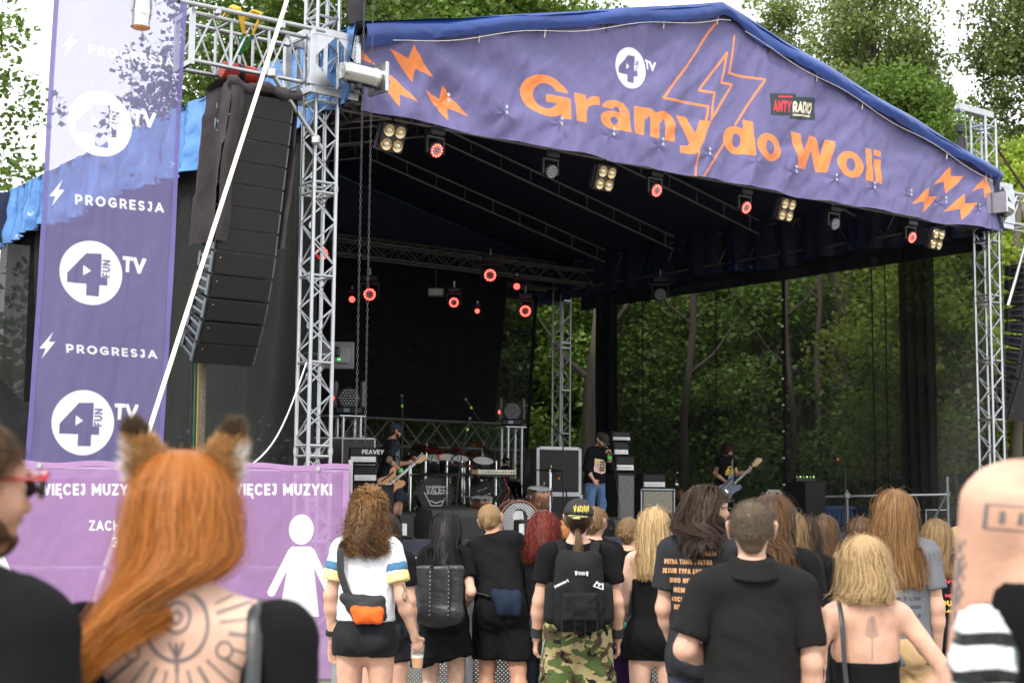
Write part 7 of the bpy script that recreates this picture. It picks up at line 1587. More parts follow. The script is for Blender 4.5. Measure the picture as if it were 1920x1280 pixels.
for x in (-1, 1): tubeobj(bp, p, 'shoulder_strap', [(x * .09, -.19, 1.40), (x * .11, -.11, 1.485), (x * .12, -.02, 1.492), (x * .13, .08, 1.44)], .028, PACK, .25)
for x in (-.11, -.03, .035, .11): tubeobj(bp, p, 'webbing_strap', [(x, -.34, 1.05), (x, -.35, .98), (x * 1.05, -.30, .86)], .011, STRAPM, .25)
def on_person(p, t, obj, name, c, W, H, fn, m, n=90, rot=0.0):
    """print on a thing worn by the person: build it in the person's frame, then re-parent"""
    d = p.decal(obj, name, c, (cos(rot), 0, sin(rot)), (-sin(rot), 0, cos(rot)), W, H, fn, m, n, .003); return d
class _Shim: pass
def patch(t, p, c, W, H, rot, fn, m, name='patch', n=70):
    q = np.array([-sin(rot), 0, cos(rot)]); u = np.array([cos(rot), 0, sin(rot)]); ny = max(8, int(n * H / W)); U, V = np.meshgrid(np.linspace(-1, 1, n), np.linspace(-1, 1, ny)); d = fn(np.stack([U.ravel(), V.ravel()], 1)).reshape(ny, n); ok = (d[:-1, :-1] + d[1:, 1:] + d[:-1, 1:] + d[1:, :-1]) < 0; I = np.arange(n * ny).reshape(ny, n)
    Fq = np.stack([I[:-1, :-1], I[:-1, 1:], I[1:, 1:], I[1:, :-1]], -1)[ok]; Pp = np.asarray(c) + U.ravel()[:, None] * u * W / 2 + V.ravel()[:, None] * q * H / 2; ids, inv = np.unique(Fq, return_inverse=True); return person_obj(t, p, name, Pp[ids], inv.reshape(-1, 4), m, smooth=False)
PATW = mat('white_patch', (.62, .62, .62), .8)
patch(bp, p, (-.115, -.352, 1.24), .10, .03, .45, lambda P: np.minimum.reduce([sd_poly(P, [(-.95, .5), (-.8, .8), (-.82, -.1), (-.95, -1)]), sd_poly(P, [(.8, .8), (.95, .9), (.98, -.9), (.84, -.1)])] + [np.abs(sd_rect(P, -.72 + k * .25, -.25, -.58 + k * .25, .6)) - .05 for k in range(6)]), PATW); patch(bp, p, (.01, -.345, 1.305), .09, .035, -.05, lambda P: np.minimum.reduce([sd_poly(P, [(-.95, .8), (-.6, .9), (-.62, -.5), (-.8, -.9)]), sd_poly(P, [(.62, .8), (.95, .9), (.9, -.9), (.68, -.5)])] + [sd_rect(P, -.52 + k * .22, -.45 - .1 * (k % 2), -.38 + k * .22, .6 + .15 * (k % 2)) for k in range(5)]), PATW); patch(bp, p, (.12, -.352, 1.235), .075, .055, -.3, lambda P: np.minimum(np.abs(sd_poly(P, [(-.8, -.6), (.8, -.6), (.5, .6), (0, .1), (-.5, .6)])) - .12, sd_poly(P, [(-.2, -.3), (.2, -.3), (0, .8)])), PATW)
# -- heads behind the cap wearer, and the boy
p = Person('man with short light hair behind the cap wearer', 1114, 950, 10.4, -.35, tone='fair'); p.body(); p.tee(C_BLK); p.pants(C_DENIM); p.short_hair('darkblonde', 1500, .035, .004)
p = Person('boy with short blond hair and red collar beside the cap wearer', 1179, 970, 10.4, -.2, tone='fair'); p.body(); p.tee(C_BLK); p.pants(C_DENIM); p.shoes(); p.short_hair('darkblonde', 1600, .035, .004); p.line('red_collar', [(-.075, -.03, 1.475), (-.05, -.075, 1.475), (0, -.085, 1.472), (.05, -.075, 1.475), (.075, -.03, 1.475)], .013, cloth('dark_red', (.25, .012, .03)))
j = thing('hanging_jacket', 'dark purple jacket hanging beside the camouflage man', 'jacket', at_y(1160, 1215, 9.3) * [1, 1, 0], 0); c = at_y(1160, 1205, 9.3); f = Field(.011); f.cone(c + [0, 0, .22], c + [.02, 0, -.22], .035, .075, .03, .7); f.cone(c + [-.03, 0, .1], c + [-.05, 0, -.25], .03, .05, .03); V, Q = f.mesh(); V = V + vnormals(V, Q) * (.012 * hsh(V * [1, 1, .15], 6, 3, 24))[:, None]; me = mesh_np('jacket_cloth', to_local(V, j), Q, True); me.materials.append(cloth('dark_purple', (.035, .015, .07))); link('jacket_cloth', me, j)
# -- blonde in camisole
p = Person('blonde woman in black camisole and black shorts seen from behind', 1226, 955, 9.1, -.08, sex='f', tone='pale', girth=1.12, Larm=[(-.235, .0, 1.13), (-.26, .16, .93)], Rarm=[(.22, .1, 1.15), (.12, .3, 1.05)]); p.body(); p.top(C_BLK, 1.285, .95, .012); p.pants(C_BLK, .74, .018, .05, 1.02, 'shorts', .006); p.shoes(); p.scalp('blonde', .012); p.strands('blonde', 3400, .40, 14, .004, 1.30, .03, .005, 30, .55, .03, seed=15, fringe=False); p.band('green_wristband', 'l', .85, mat('green_band', (.05, .6, .2), .5), .02)
# -- bearded man with long hair, printed back
p = Person('bearded man with long dark curls, glasses and gothic print T-shirt', 1338, 912, 7.5, -.35, tone='fair', yaw=-1.0, wide=1.05, Larm=[(-.24, -.03, 1.12), (-.22, .12, .90)], Rarm=[(.24, .1, 1.14), (.12, .32, 1.12)], h=.0115, cx=1322); p.body().eyes(); p.tee(C_FADED, .78, .022, .68, .02, fold=.009); p.pants(C_NAVY, None, .022, .03, 1.0, fold=.012); p.shoes(); p.beard('darkbrown', 1200, .05, .004); p.scalp('darkbrown', .012); p.strands('darkbrown', 2000, .25, 13, .004, None, .025, .006, 40, .6, .04, seed=16, fringe=False, back=9); p.strands('darkbrown', 900, .3, 14, .0055, tie=(-.03, -.115, 1.60), tail=.24, curl=.014, cf=70, seed=17)
GL_ = mat('glasses_frame', (.02, .018, .016), .3); p.line('glasses', [(-.085, -.005, 1.645), (-.078, .06, 1.642), (-.058, .112, 1.638), (0, .122, 1.64), (.058, .112, 1.638), (.078, .06, 1.642), (.085, -.005, 1.645)], .0028, GL_)
GOTH = mat('tan_print', (.50, .26, .12), .8)
for i, (tx_, z, W) in enumerate((('FHEN', 1.41, .09), ('PETRA TIAMA COLTHA', 1.365, .26), ('JEJUN TYPA LUCIFERI', 1.318, .28), ('DUO NEMASTI', 1.27, .20), ('NEMOTEN', 1.222, .16), ('ASCHA JUGO', 1.175, .20), ('DEVOUT PLUT', 1.135, .16))):
    H = .030; p.decal(p.shirt[0], 'shirt_print', (-.065 if i else .04, -.2, z), (1, 0, 0), (0, 0, 1), W, H, lambda P, tx_=tx_: sd_text(P, tx_, (-.98, -.85), (1.96 / text_w(tx_, .26, .1, .8), 0), (0, 1.7), .26, .1, .8), GOTH, 150)
p.decal(p.shirt[0], 'shirt_print', (-.08, -.2, 1.03), (1, 0, 0), (0, 0, 1), .06, .16, lambda P: np.minimum(sd_rect(P, -.12, -1, .12, 1), np.minimum(sd_rect(P, -.9, -.75, .9, -.6), sd_ell(P, (0, -.62), .4, .15))), GOTH, 40)
# -- man in polo shirt
p = Person('man in black polo shirt with shaved head seen from behind', 1412, 938, 5.5, 0.0, tone='fair', wide=1.1, girth=1.06, Larm=[(-.30, -.02, 1.17), (-.10, .24, 1.10)], Rarm=[(.255, -.02, 1.12), (.26, .06, .86)], h=.010, cx=1408); p.body(); p.tee(C_POLO, .80, .015, .78, .010, 'polo_shirt', .006, seed=21); p.pants(C_DENIM); p.short_hair('buzz', 7000, .012, .0016, .001)
f = Field(.008); f.cone((0, -.020, 1.44), (0, -.010, 1.55), .122, .078, .01, .96, (1, 0, 0)); f.cone((0, .0, 1.42), (0, .012, 1.6), .060, .058, 0.0, 1, None, 's'); f.cut((0, 0, 1.535), (0, -.25, 1)); f.cut((0, 0, 1.468), (0, .25, -1)); V, Q = f.mesh(); p.add('collar', V, Q, C_POLO, p.shirt[0])
# -- people behind him
p = Person('person with long brown hair in black T-shirt behind the polo man', 1446, 928, 6.9, -.2, tone='fair', yaw=-.5); p.body(); p.tee(C_BLK, .85, .018, .7); p.pants(C_DENIM); p.scalp('brown', .01); p.strands('brown', 2400, .34, 12, .0035, 1.36, .025, .004, 30, .55, .03, seed=22, fringe=False)
p = Person('woman with thin black back straps and long light brown hair', 1474, 960, 7.6, -.15, sex='f', tone='fair'); p.body(); p.top(C_BLK, 1.24, .9); p.pants(C_DENIM); p.scalp('lightbrown', .01); p.strands('darkblonde', 2200, .36, 13, .0035, 1.33, .03, .008, 40, .55, .04, seed=23, fringe=False)
p = Person('person with dark curly hair and red skull print on black T-shirt', 1512, 973, 9.2, -.25, tone='fair', lean=.22, Rarm=[(.26, .1, 1.15), (.15, .3, 1.1)]); p.body(); p.tee(C_BLK, .86, .02, .7); p.pants(C_DENIM); p.scalp('darkbrown', .016); p.strands('darkbrown', 2600, .30, 13, .0035, 1.40, .05, .014, 70, .6, .05, seed=24, fringe=False)
REDP2 = mat('red_print', (.45, .04, .05), .8); p.decal(p.shirt[0], 'shirt_print', (.06, -.2, 1.27), (1, 0, 0), (0, 0, 1), .2, .05, lambda P: sd_text(P, 'BLOOD', (-.95, -.85), (1.9 / text_w('BLOOD', .2, .1), 0), (0, 1.7), .22, .1), REDP2, 80); p.decal(p.shirt[0], 'shirt_print', (.06, -.2, 1.20), (1, 0, 0), (0, 0, 1), .22, .035, lambda P: sd_text(P, 'OF EARTH', (-.95, -.85), (1.9 / text_w('OF EARTH', .2, .1), 0), (0, 1.7), .22, .1), REDP2, 80); p.decal(p.shirt[0], 'shirt_print', (.06, -.2, 1.33), (1, 0, 0), (0, 0, 1), .09, .07, lambda P: np.minimum(np.abs(sd_ell(P, (0, .1), .6, .6)) - .12, sd_rect(P, -.4, -.9, .4, -.5)), REDP2, 40)
p = Person('long-haired person in black near the barrier, left of the grey T-shirt', 1546, 966, 10.3, -.05, tone='fair'); p.body(); p.tee(C_BLK); p.pants(C_DENIM); p.scalp('brown', .01); p.strands('brown', 2000, .42, 12, .004, 1.27, .025, .004, 30, .55, .03, seed=25, fringe=False)
p = Person('brown-haired head between two long-haired people at the barrier', 1612, 971, 10.6, 0.05, tone='fair'); p.body(); p.tee(C_BLK); p.pants(C_DENIM); p.scalp('brown', .01); p.strands('brown', 1500, .25, 12, .004, 1.44, .03, .004, 30, .55, .03, seed=26, fringe=False)
# -- blonde with bare back
p = Person('blonde woman with bob, bare back and fern tattoo, hands on hips', 1602, 1006, 5.6, .0, sex='f', tone='fair', Larm=[(-.33, -.08, 1.15), (-.22, .03, .97)], Rarm=[(.36, -.08, 1.17), (.20, .02, .98)], h=.010, wide=1.06, cx=1622, leanx=-.02); p.body(); p.top(C_BLK, 1.215, .93, .010, 'strapless_top', False); p.pants(C_DENIM); p.scalp('blonde', .012); p.strands('blonde', 7000, .25, 14, .0021, 1.49, .018, .003, 30, .5, .07, seed=27, fringe=False); p.strands('darkblonde', 2000, .22, 12, .0021, 1.495, .02, .003, 30, .5, .08, seed=28)
def fern(P):
    d = sd_seg(P, (0, -1), (.05, .9), .035)
    for k in range(8):
        y = .0 + k * .11
        for s in (-1, 1): d = np.minimum(d, sd_seg(P, (.02 + s * .1, y + .0), (.02 + s * (.75 - .06 * k), y + .13), .018))
    return d
p.decal(p.b, 'tattoo', (.0, -.2, 1.325), (1, 0, 0), (0, 0, 1), .08, .20, fern, INK, 150)
p.line('bag_strap', [(-.115, .02, 1.475), (-.125, -.05, 1.47), (-.13, -.115, 1.38), (-.13, -.135, 1.22), (-.12, -.16, 1.0)], .010, LEATHER, .35)
# -- grey T-shirt
p = Person('man with very long light brown hair in grey T-shirt and beige shorts', 1660, 921, 7.9, -.05, tone='fair', wide=1.05, Rarm=[(.25, -.02, 1.12), (.265, .05, .87)], cx=1672, h=.0115); p.body(); p.tee(C_GREY, .82, .022, .66, .014, fold=.010); p.pants(C_BEIGE, .5, .025, .05, 1.0, 'shorts', .012); p.shoes(); p.scalp('lightbrown', .012); p.strands('lightbrown', 4500, .50, 15, .0034, 1.24, .03, .004, 30, .58, .03, seed=29, fringe=False)
for i, tx_ in enumerate(('BYTOM Z LOR', 'DIAGNE DO NIER', 'SZYPE DOLE', 'WOZUETE GARDLA', 'BEWILCHEM LEAZ')): p.decal(p.shirt[0], 'shirt_print', (.0, -.2, 1.175 - i * .045), (1, 0, 0), (0, 0, 1), .24, .022, lambda P, tx_=tx_: sd_text(P, tx_, (-.98, -.85), (1.96 / text_w(tx_, .2, .12, .8), 0), (0, 1.7), .2, .12, .8), mat('dark_print', (.05, .05, .055), .8), 140)
# -- black tee with fiery print
p = Person('long-haired man in black T-shirt with red and yellow back print', 1742, 975, 9.5, -.2, tone='fair', lean=.12, Rarm=[(.25, .1, 1.13), (.2, .3, 1.0)], cx=1752); p.body(); p.tee(C_BLK, .86, .02, .68); p.pants(C_BLK, None, .02, .03); p.shoes(); p.scalp('darkblonde', .01); p.strands('darkblonde', 2200, .4, 13, .004, 1.33, .025, .003, 30, .55, .03, seed=30, fringe=False, part=.1)
YP = mat('yellow_print', (.6, .38, .05), .8); p.decal(p.shirt[0], 'shirt_print', (.02, -.2, 1.31), (1, 0, 0), (0, 0, 1), .24, .09, lambda P: np.minimum.reduce([np.abs(sd_poly(P, [(x - .16, .1), (x, .9 - .3 * abs(x)), (x + .16, .1), (x + .05, -.8 + .3 * abs(x))])) - .045 for x in (-.72, -.44, -.16, .12, .40, .68)]), REDP2, 110)
for tx_, z, W, H, m_ in (('WE LL MEET', 1.19, .2, .028, REDP2), ('YOU', 1.135, .13, .045, YP), ('WITH BLADES', 1.08, .22, .026, YP)): p.decal(p.shirt[0], 'shirt_print', (.03, -.2, z), (1, 0, 0), (0, 0, 1), W, H, lambda P, tx_=tx_: sd_text(P, tx_, (-.95, -.85), (1.9 / text_w(tx_, .22, .1), 0), (0, 1.7), .24, .1), m_, 90)
p = Person('fair-haired boy with earphones looking right near the far barrier', 1799, 987, 10.3, -1.1, tone='fair'); p.body().eyes(); p.tee(C_BLK); p.pants(C_DENIM); p.short_hair('blonde', 1200, .05, .004); p.line('earphone_cord', [(.083, .0, 1.61), (.08, .05, 1.5), (.04, .12, 1.35)], .004, WHITEM)

# ------------------------------------------------------------------ nearest people
p = Person('man with red sunglasses and black T-shirt, blurred at the left edge', -62, 778, 2.45, -.35, tone='mid', yaw=-.48, nod=.03, wide=1.05, h=.008, cx=-85); p.body().eyes(); p.tee(C_BLK, .9, .018, .7, seed=41); p.pants(C_DENIM); p.short_hair('brown', 9000, .032, .0012, .006); p.beard('brown', 6000, .010, -.011)
REDF = mat('red_plastic', (.42, .012, .02), .25, 0, .05, coat=.4); DLENS = mat('dark_lens', (.02, .012, .014), .08, 0, .02)
for x in (-1, 1): p.line('sunglasses_arm', [(x * .086, -.03, 1.640), (x * .086, .03, 1.650), (x * .070, .118, 1.652)], .0065, REDF, .5); p.line('sunglasses_rim', [(x * .070, .118, 1.655), (x * .035, .138, 1.662), (0, .138, 1.655)], .006, REDF); f = Field(.006); f.cone((x * .048, .128, 1.640), (x * .022, .136, 1.636), .022, .02, .01, .25, (0, 0, 1)); V, Q = f.mesh(); p.add('sunglasses_lens', V, Q, DLENS)
# -- redhead with fox ears
p = Person('red-haired woman with furry fox ears and tattooed bare back', 350, 853, 2.72, -.06, sex='f', tone='pale', h=.0085, wide=1.26, cx=366, leanx=-.028, tilt=.03, nod=.06, Larm=[(-.265, -.02, 1.13), (-.24, .12, .92)], Rarm=[(.265, -.02, 1.13), (.24, .12, .92)]); p.body(); p.top(C_BLK, 1.26, .93, .012, 'black_top', False); p.pants(C_DENIM)
for S_, E_, x in (('ls', 'le', -1), ('rs', 're', 1)):
    f = Field(.009); a, b = p.J[S_], p.J[E_]; f.cone(a + [-x * .01, 0, .0], b, .064, .056, .02); f.cone((x * .17, -.02, 1.25), a, .062, .07, .04); f.cut(a + (b - a) * .75, b - a); V, Q = f.mesh(); N = vnormals(V, Q); p.add('sleeve', V + N * (.004 * hsh(V, 9, 3, 16))[:, None], Q, C_BLK, p.shirt[0])
p.line('shoulder_strap', [(-.12, .02, 1.49), (-.122, -.05, 1.475), (-.125, -.105, 1.38), (-.115, -.125, 1.26), (-.10, -.13, 1.15)], .007, C_BLK, .5); p.line('cross_strap', [(-.122, -.110, 1.375), (-.09, -.130, 1.30), (-.06, -.135, 1.24)], .005, C_BLK, .5); p.line('bag_strap', [(.145, .03, 1.475), (.152, -.05, 1.465), (.158, -.09, 1.40), (.16, -.125, 1.25), (.16, -.14, 1.1)], .014, LEATHER, .3)
p.scalp('redhead', .012); p.strands('redhead', 15000, .47, 18, .0015, None, .020, .003, 22, .55, .03, seed=42, fringe=False, back=.6, sweep=-.85); p.strands('ginger', 1300, .46, 18, .0013, None, .024, .005, 22, .55, .05, seed=43, fringe=False, back=.6, sweep=-.85); p.strands('ginger', 260, .40, 16, .0008, None, .03, .006, 30, .55, .05, seed=44, fringe=False, back=.6, sweep=-.7)
fx = thing('fox_ears', 'pair of furry brown fox ears with black tips on the red-haired woman', 'headband', p.base + [0, 0, 1.75 * p.s], p.rz)
FURO, FURB, FURW = hair_mat('fox_fur', (.34, .17, .06), (.68, .42, .18), .7), hair_mat('fox_tip', (.05, .035, .025), (.18, .12, .075), .7), hair_mat('fox_white', (.6, .55, .5), (.8, .78, .75), .7)
for x in (-1, 1):
    a, b = np.array([x * .060, -.015, 1.718]), np.array([x * .094, -.03, 1.800]); f = Field(.006); f.cone(a, b, .037, .012, .02, .55, (1, 0, -.4 * x)); V, Q = f.mesh(); ear = person_obj(fx, p, 'ear', V, Q, FURO); r = np.random.default_rng(50 + x); N = vnormals(V, Q)
    for nm, mm, cnt, sel in (('fur', FURO, 5200, lambda P: P[:, 2] < 1.782), ('fur_tip', FURB, 1100, lambda P: P[:, 2] >= 1.786), ('white_fur', FURW, 900, lambda P: (P[:, 2] < 1.768) & ((P[:, 0] * x > .088) | ((P[:, 0] * x < .04) & (P[:, 2] < 1.735))))):
        I = np.where(sel(V))[0]
        if len(I) == 0: continue
        i = r.choice(I, cnt); P0 = V[i] + r.normal(0, .003, (cnt, 3)); d = N[i] * .75 + nrm(b - a) * .8 + r.normal(0, .3, (cnt, 3)); d /= np.linalg.norm(d, axis=1)[:, None]; e = P0 + d * (.022 if nm != 'white_fur' else .034) * r.uniform(.5, 1.1, cnt)[:, None]; sd = np.cross(d, r.normal(size=(cnt, 3))); sd /= np.linalg.norm(sd, axis=1)[:, None]; A = np.stack([P0 - sd * .0011, P0 + sd * .0011, e], 1).reshape(-1, 3); person_obj(fx, p, nm, A, np.arange(cnt * 3).reshape(cnt, 3), mm, ear, False)
tubeobj(fx, p, 'band', [(-.085, -.0, 1.66), (-.07, -.005, 1.725), (0, -.005, 1.765), (.07, -.005, 1.725), (.085, 0, 1.66)], .006, C_BLK)
def back_ink(P):
    q = P * np.array([1, .62]); d = np.abs(np.linalg.norm(q - [0, .34], axis=1) - .30) - .017; d = np.minimum(d, np.abs(np.linalg.norm(q - [0, .42], axis=1) - .13) - .014); d = np.minimum(d, np.abs(np.linalg.norm(q - [0, .42], axis=1) - .05) - .012)
    d = np.minimum(d, sd_poly(q, [(-.02, .2), (.02, .2), (.01, -.38), (-.01, -.38)])); d = np.minimum(d, sd_seg(q, (-.07, .2), (0, .05), .012)); d = np.minimum(d, sd_seg(q, (.07, .2), (0, .05), .012))
    for s in (-1, 1):
        d = np.minimum(d, np.abs(np.linalg.norm(q - [s * .46, .12], axis=1) - .075) - .012)
        for k, (a0, r0, r1) in enumerate(((-75, .40, .78), (-60, .42, .86), (-46, .42, .92), (-33, .58, .98), (-21, .60, 1.02), (-8, .52, 1.0), (4, .42, .98), (16, .40, .88), (28, .40, .72))):
            a_ = radians(a0); c_ = np.array([s * cos(a_), sin(a_)]); d = np.minimum(d, sd_seg(q, np.array([0, .34]) + c_ * r0, np.array([0, .34]) + c_ * r1, .011 + .005 * (k % 2)))
    return d
p.decal(p.b, 'tattoo', (.02, -.25, 1.372), (1, 0, 0), (0, 0, 1), .36, .25, back_ink, INK, 260, .0012)
# -- woman at the right edge
p = Person('woman with tattooed bare shoulder in black tank top, cut by right edge', 2000, 600, 2.5, -.12, sex='f', tone='fair', h=.0085, wide=1.02, cx=1996, leanx=.08, lift=.05, Larm=[(-.178, .06, 1.17), (-.08, .28, 1.17)], girth=1.0, yaw=-.3); p.body(); p.top(C_BLK, 1.33, .9, .012, 'tank_top', False, .3); p.pants(C_DENIM); p.scalp('darkbrown', .012); p.strands('darkbrown', 2500, .11, 9, .003, 1.56, .015, .004, 30, .6, .04, seed=61, fringe=False)
p.decal(p.b, 'tattoo', (-.115, -.2, 1.437), (1, 0, 0), (0, 0, 1), .12, .065, lambda P: np.minimum(np.abs(sd_rect(P, -.9, -.55, .9, .55)) - .05, np.minimum.reduce([sd_rect(P, -.62 + k * .42, -.3, -.47 + k * .42, .3) for k in range(4)])), INK, 100, .0012)
p.decal(p.b, 'tattoo', (-.185, -.2, 1.29), (1, 0, 0), (0, 0, 1), .06, .22, lambda P: np.minimum.reduce([sd_ell(P + [[.55 - .18 * np.sin(k), -.9 + k * .33]], (0, 0), .28, .2) for k in range(6)]) + .12 * np.sin(P[:, 0] * 23) * np.sin(P[:, 1] * 31), INK, 80, .0012)
def bundle_mat():
    m, n, b = new_mat('striped_white_cloth'); L = n.links.new; tcn = n.nodes.new('ShaderNodeTexCoord'); wv = n.nodes.new('ShaderNodeTexWave'); wv.bands_direction = 'Z'; wv.inputs['Scale'].default_value = 5.5; wv.inputs['Distortion'].default_value = 3.0; wv.inputs['Detail'].default_value = 1.5; L(tcn.outputs['Object'], wv.inputs['Vector'])
    r = n.nodes.new('ShaderNodeValToRGB'); e = r.color_ramp.elements; e[0].position = .30; e[0].color = (.012, .012, .014, 1); e[1].position = .34; e[1].color = (.72, .72, .75, 1); L(wv.outputs['Fac'], r.inputs[0]); no = n.nodes.new('ShaderNodeTexNoise'); no.inputs['Scale'].default_value = 7; L(tcn.outputs['Object'], no.inputs['Vector']); mr = n.nodes.new('ShaderNodeMapRange'); mr.inputs[1].default_value = .58; mr.inputs[2].default_value = .62; L(no.outputs['Fac'], mr.inputs[0]); mxn = n.nodes.new('ShaderNodeMixRGB'); L(mr.outputs[0], mxn.inputs[0]); L(r.outputs[0], mxn.inputs[1]); mxn.inputs[2].default_value = (.06, .10, .09, 1); L(mxn.outputs[0], b.inputs['Base Color']); b.inputs['Roughness'].default_value = .9; return m
j = thing('bundled_shirt', 'white and black striped shirt bundled over the arm at right edge', 'shirt', at_y(1860, 1250, 2.45), 0); c = at_y(1840, 1245, 2.34); f = Field(.008); f.cone(c + [-.02, 0, .06], c + [.0, 0, .0], .03, .045, .02); f.cone(c + [-.035, 0, .02], c + [.0, .02, -.16], .03, .055, .02); f.cone(c + [.02, 0, .075], c + [.05, .04, .0], .022, .045, .02); f.cone(c + [.03, 0, .03], c + [.06, .02, -.14], .03, .04, .02); f.ball(c + [-.045, -.01, .0], .03); V, Q = f.mesh(); V = V + vnormals(V, Q) * (.012 * (1 - 2 * np.abs(hsh(V, 8, 3, 30))))[:, None]; V = c + (V - c) * [.66, .8, .9]; me = mesh_np('shirt_cloth', to_local(V, j), Q, True); me.materials.append(bundle_mat()); link('shirt_cloth', me, j)
# ------------------------------------------------------------------ the band
def guitar(label, c, tip, face, body_m, pick_m, bass=False, scale=1.0):
    """electric guitar: c = body centre, tip = end of the headstock, face = direction its front looks"""
    c, tip, face = np.asarray(c, float), np.asarray(tip, float), nrm(face); u = nrm(tip - c); face = nrm(face - u * (face @ u)); v = np.cross(face, u); Ln = np.linalg.norm(tip - c); t = thing('bass_guitar' if bass else 'electric_guitar', label, 'guitar', c, 0)
    O = [(-.22, -.02), (-.235, .06), (-.20, .14), (-.12, .165), (-.03, .13), (.03, .12), (.10, .165), (.16, .15), (.15, .10), (.10, .05), (.10, -.05), (.14, -.09), (.13, -.14), (.06, -.15), (.0, -.125), (-.06, -.125), (-.14, -.155), (-.20, -.12)]
    if bass: O = [(x * 1.1 + (.03 if y > .1 and x > .05 else 0), y * .95) for x, y in O]
    O = np.array(O) * scale; k = len(O); tt = np.linspace(0, k, k * 4, endpoint=False); i = tt.astype(int); w = (tt - i)[:, None]; P = [O[(i + d) % k] for d in (-1, 0, 1, 2)]; O = .5 * (2 * P[1] + (P[2] - P[0]) * w + (2 * P[0] - 5 * P[1] + 4 * P[2] - P[3]) * w ** 2 + (3 * P[1] - P[0] - 3 * P[2] + P[3]) * w ** 3)
    W = lambda x, y, z=0.0: c + u * x + v * y + face * z
    bd = MB().poly([W(x, y, -.02) for x, y in O], face, .042).build('body', body_m, t); MB().poly([W(x, y, .023) for x, y in O[8:30] * [.72, .72]], face, .003).build('pickguard', pick_m, bd, root=t)
    for x in (-.02, .05): MB().box(W(x, 0, .03), (.025, .075, .012), np.array([u, v, face]).T).build('pickup', BLACKM, bd, root=t)
    MB().box(W(-.10, 0, .03), (.03, .07, .014), np.array([u, v, face]).T).build('bridge', CHROME, bd, root=t)
    for x, y in ((-.12, -.09), (-.08, -.10), (-.15, -.06)): q = W(x * scale, y * scale, .022); MB().cyl(q, q + face * .016, .011, n=10).build('knob', BLACKM, bd, root=t)
    hs = .17 if not bass else .2; MB().box(W((.06 + Ln - hs) / 2, 0, .028), (Ln - hs - .06, .044, .02), np.array([u, v, face]).T, bev=.004).build('neck', mat('rosewood', (.06, .03, .018), .5), t)
    MB().poly([W(Ln - hs, -.022, .016), W(Ln - hs + .04, -.05, .016), W(Ln - .02, -.055, .016), W(Ln, -.01, .016), W(Ln - .04, .035, .016), W(Ln - hs, .022, .016)], face, .016).build('headstock', mat('maple', (.55, .36, .16), .4), t)
    for k in range(4): q = W(Ln - hs + .03 + k * .035, .045, .025); MB().ball(q, .013, 8).build('tuner', CHROME, t)
    for k in range(4 if bass else 6): y = -.015 + k * .03 / (3 if bass else 5); MB().tube([W(-.1, y, .043), W(Ln - hs, y, .043)], .0009, 4).build('string', CHROME, t)
    for k in range(10): MB().box(W(.12 + k * (Ln - hs - .14) / 10, 0, .0395), (.004, .042, .003), np.array([u, v, face]).T).build('fret', CHROME, t)
    return t
GB = 'musicians on the stage'
# guitarist
Yg = 21.9
p = Person('guitarist in black T-shirt with backwards cap, turned to the right', 739, 795, Yg, -1.15, DZ, tone='tan', lean=.10, nod=.16, wide=1.05, Rarm=[(.24, -.10, 1.14), (.15, .18, .99)], Larm=[(-.20, .14, 1.12), (-.10, .42, 1.17)], Rhand=dict(dir=(-.5, .8, -.3), palm=(-.6, -.3, -.6), curl=.5), Lhand=dict(dir=(.2, .5, .8), palm=(.6, -.7, .2), curl=.9), Lleg=[(-.10, .24, .55), (-.12, .22, .08)], Rleg=[(.12, .12, .5), (.14, -.02, .08)], group=GB, extra_top=.0)
p.body().eyes(); p.tee(C_FADED, .84, .022, .72, .02); p.pants(C_NAVY, .50, .028, .05, 1.0, 'shorts'); p.shoes(); p.beard('darkbrown', 500, .02); p.scalp('darkbrown', .004); p.cap(cloth('navy_cap', (.025, .03, .045)), -1); p.band('green_wristband', 'r', .86, mat('neon_green_band', (.08, .75, .15), .5, emit=(.05, 1, .15, .15)), .035)
p.decal(p.b, 'tattoo', (.26, -.08, 1.17), (0, 1, 0), (0, 0, 1), .09, .18, lambda P: np.minimum.reduce([np.abs(sd_ell(P, (.2 * np.sin(k * 2), -.75 + k * .38), .4, .2)) - .07 for k in range(5)]), INKD, 40)
p.decal(p.shirt[0], 'shirt_print', (.25, .06, 1.18), (0, 1, 0), (0, 0, 1), .16, .36, lambda P: np.minimum.reduce([np.abs(sd_ell(P, (0, .62), .3, .26)) - .05, sd_ell(P, (-.12, .64), .08, .06), sd_ell(P, (.12, .64), .08, .06), np.abs(sd_seg(P, (-.5, .4), (-.1, -.6), .1)) - .03, np.abs(sd_seg(P, (.4, .2), (.1, -.8), .12)) - .03, np.abs(sd_ell(P, (-.55, .5), .2, .12)) - .04, np.abs(sd_ell(P, (0, -.5), .35, .3)) - .05]), mat('grey_blue_print', (.20, .27, .33), .8), 60)
gc, gt_ = at_y(736, 903, Yg - .36), at_y(798, 852, Yg - .30)
guitar('amber electric guitar played by the man in the cap', gc, gt_, (.25, -1, .1), mat('amber_wood', (.52, .21, .035), .25, 0, .2, 6, coat=.6), BLACKM, scale=1.0)
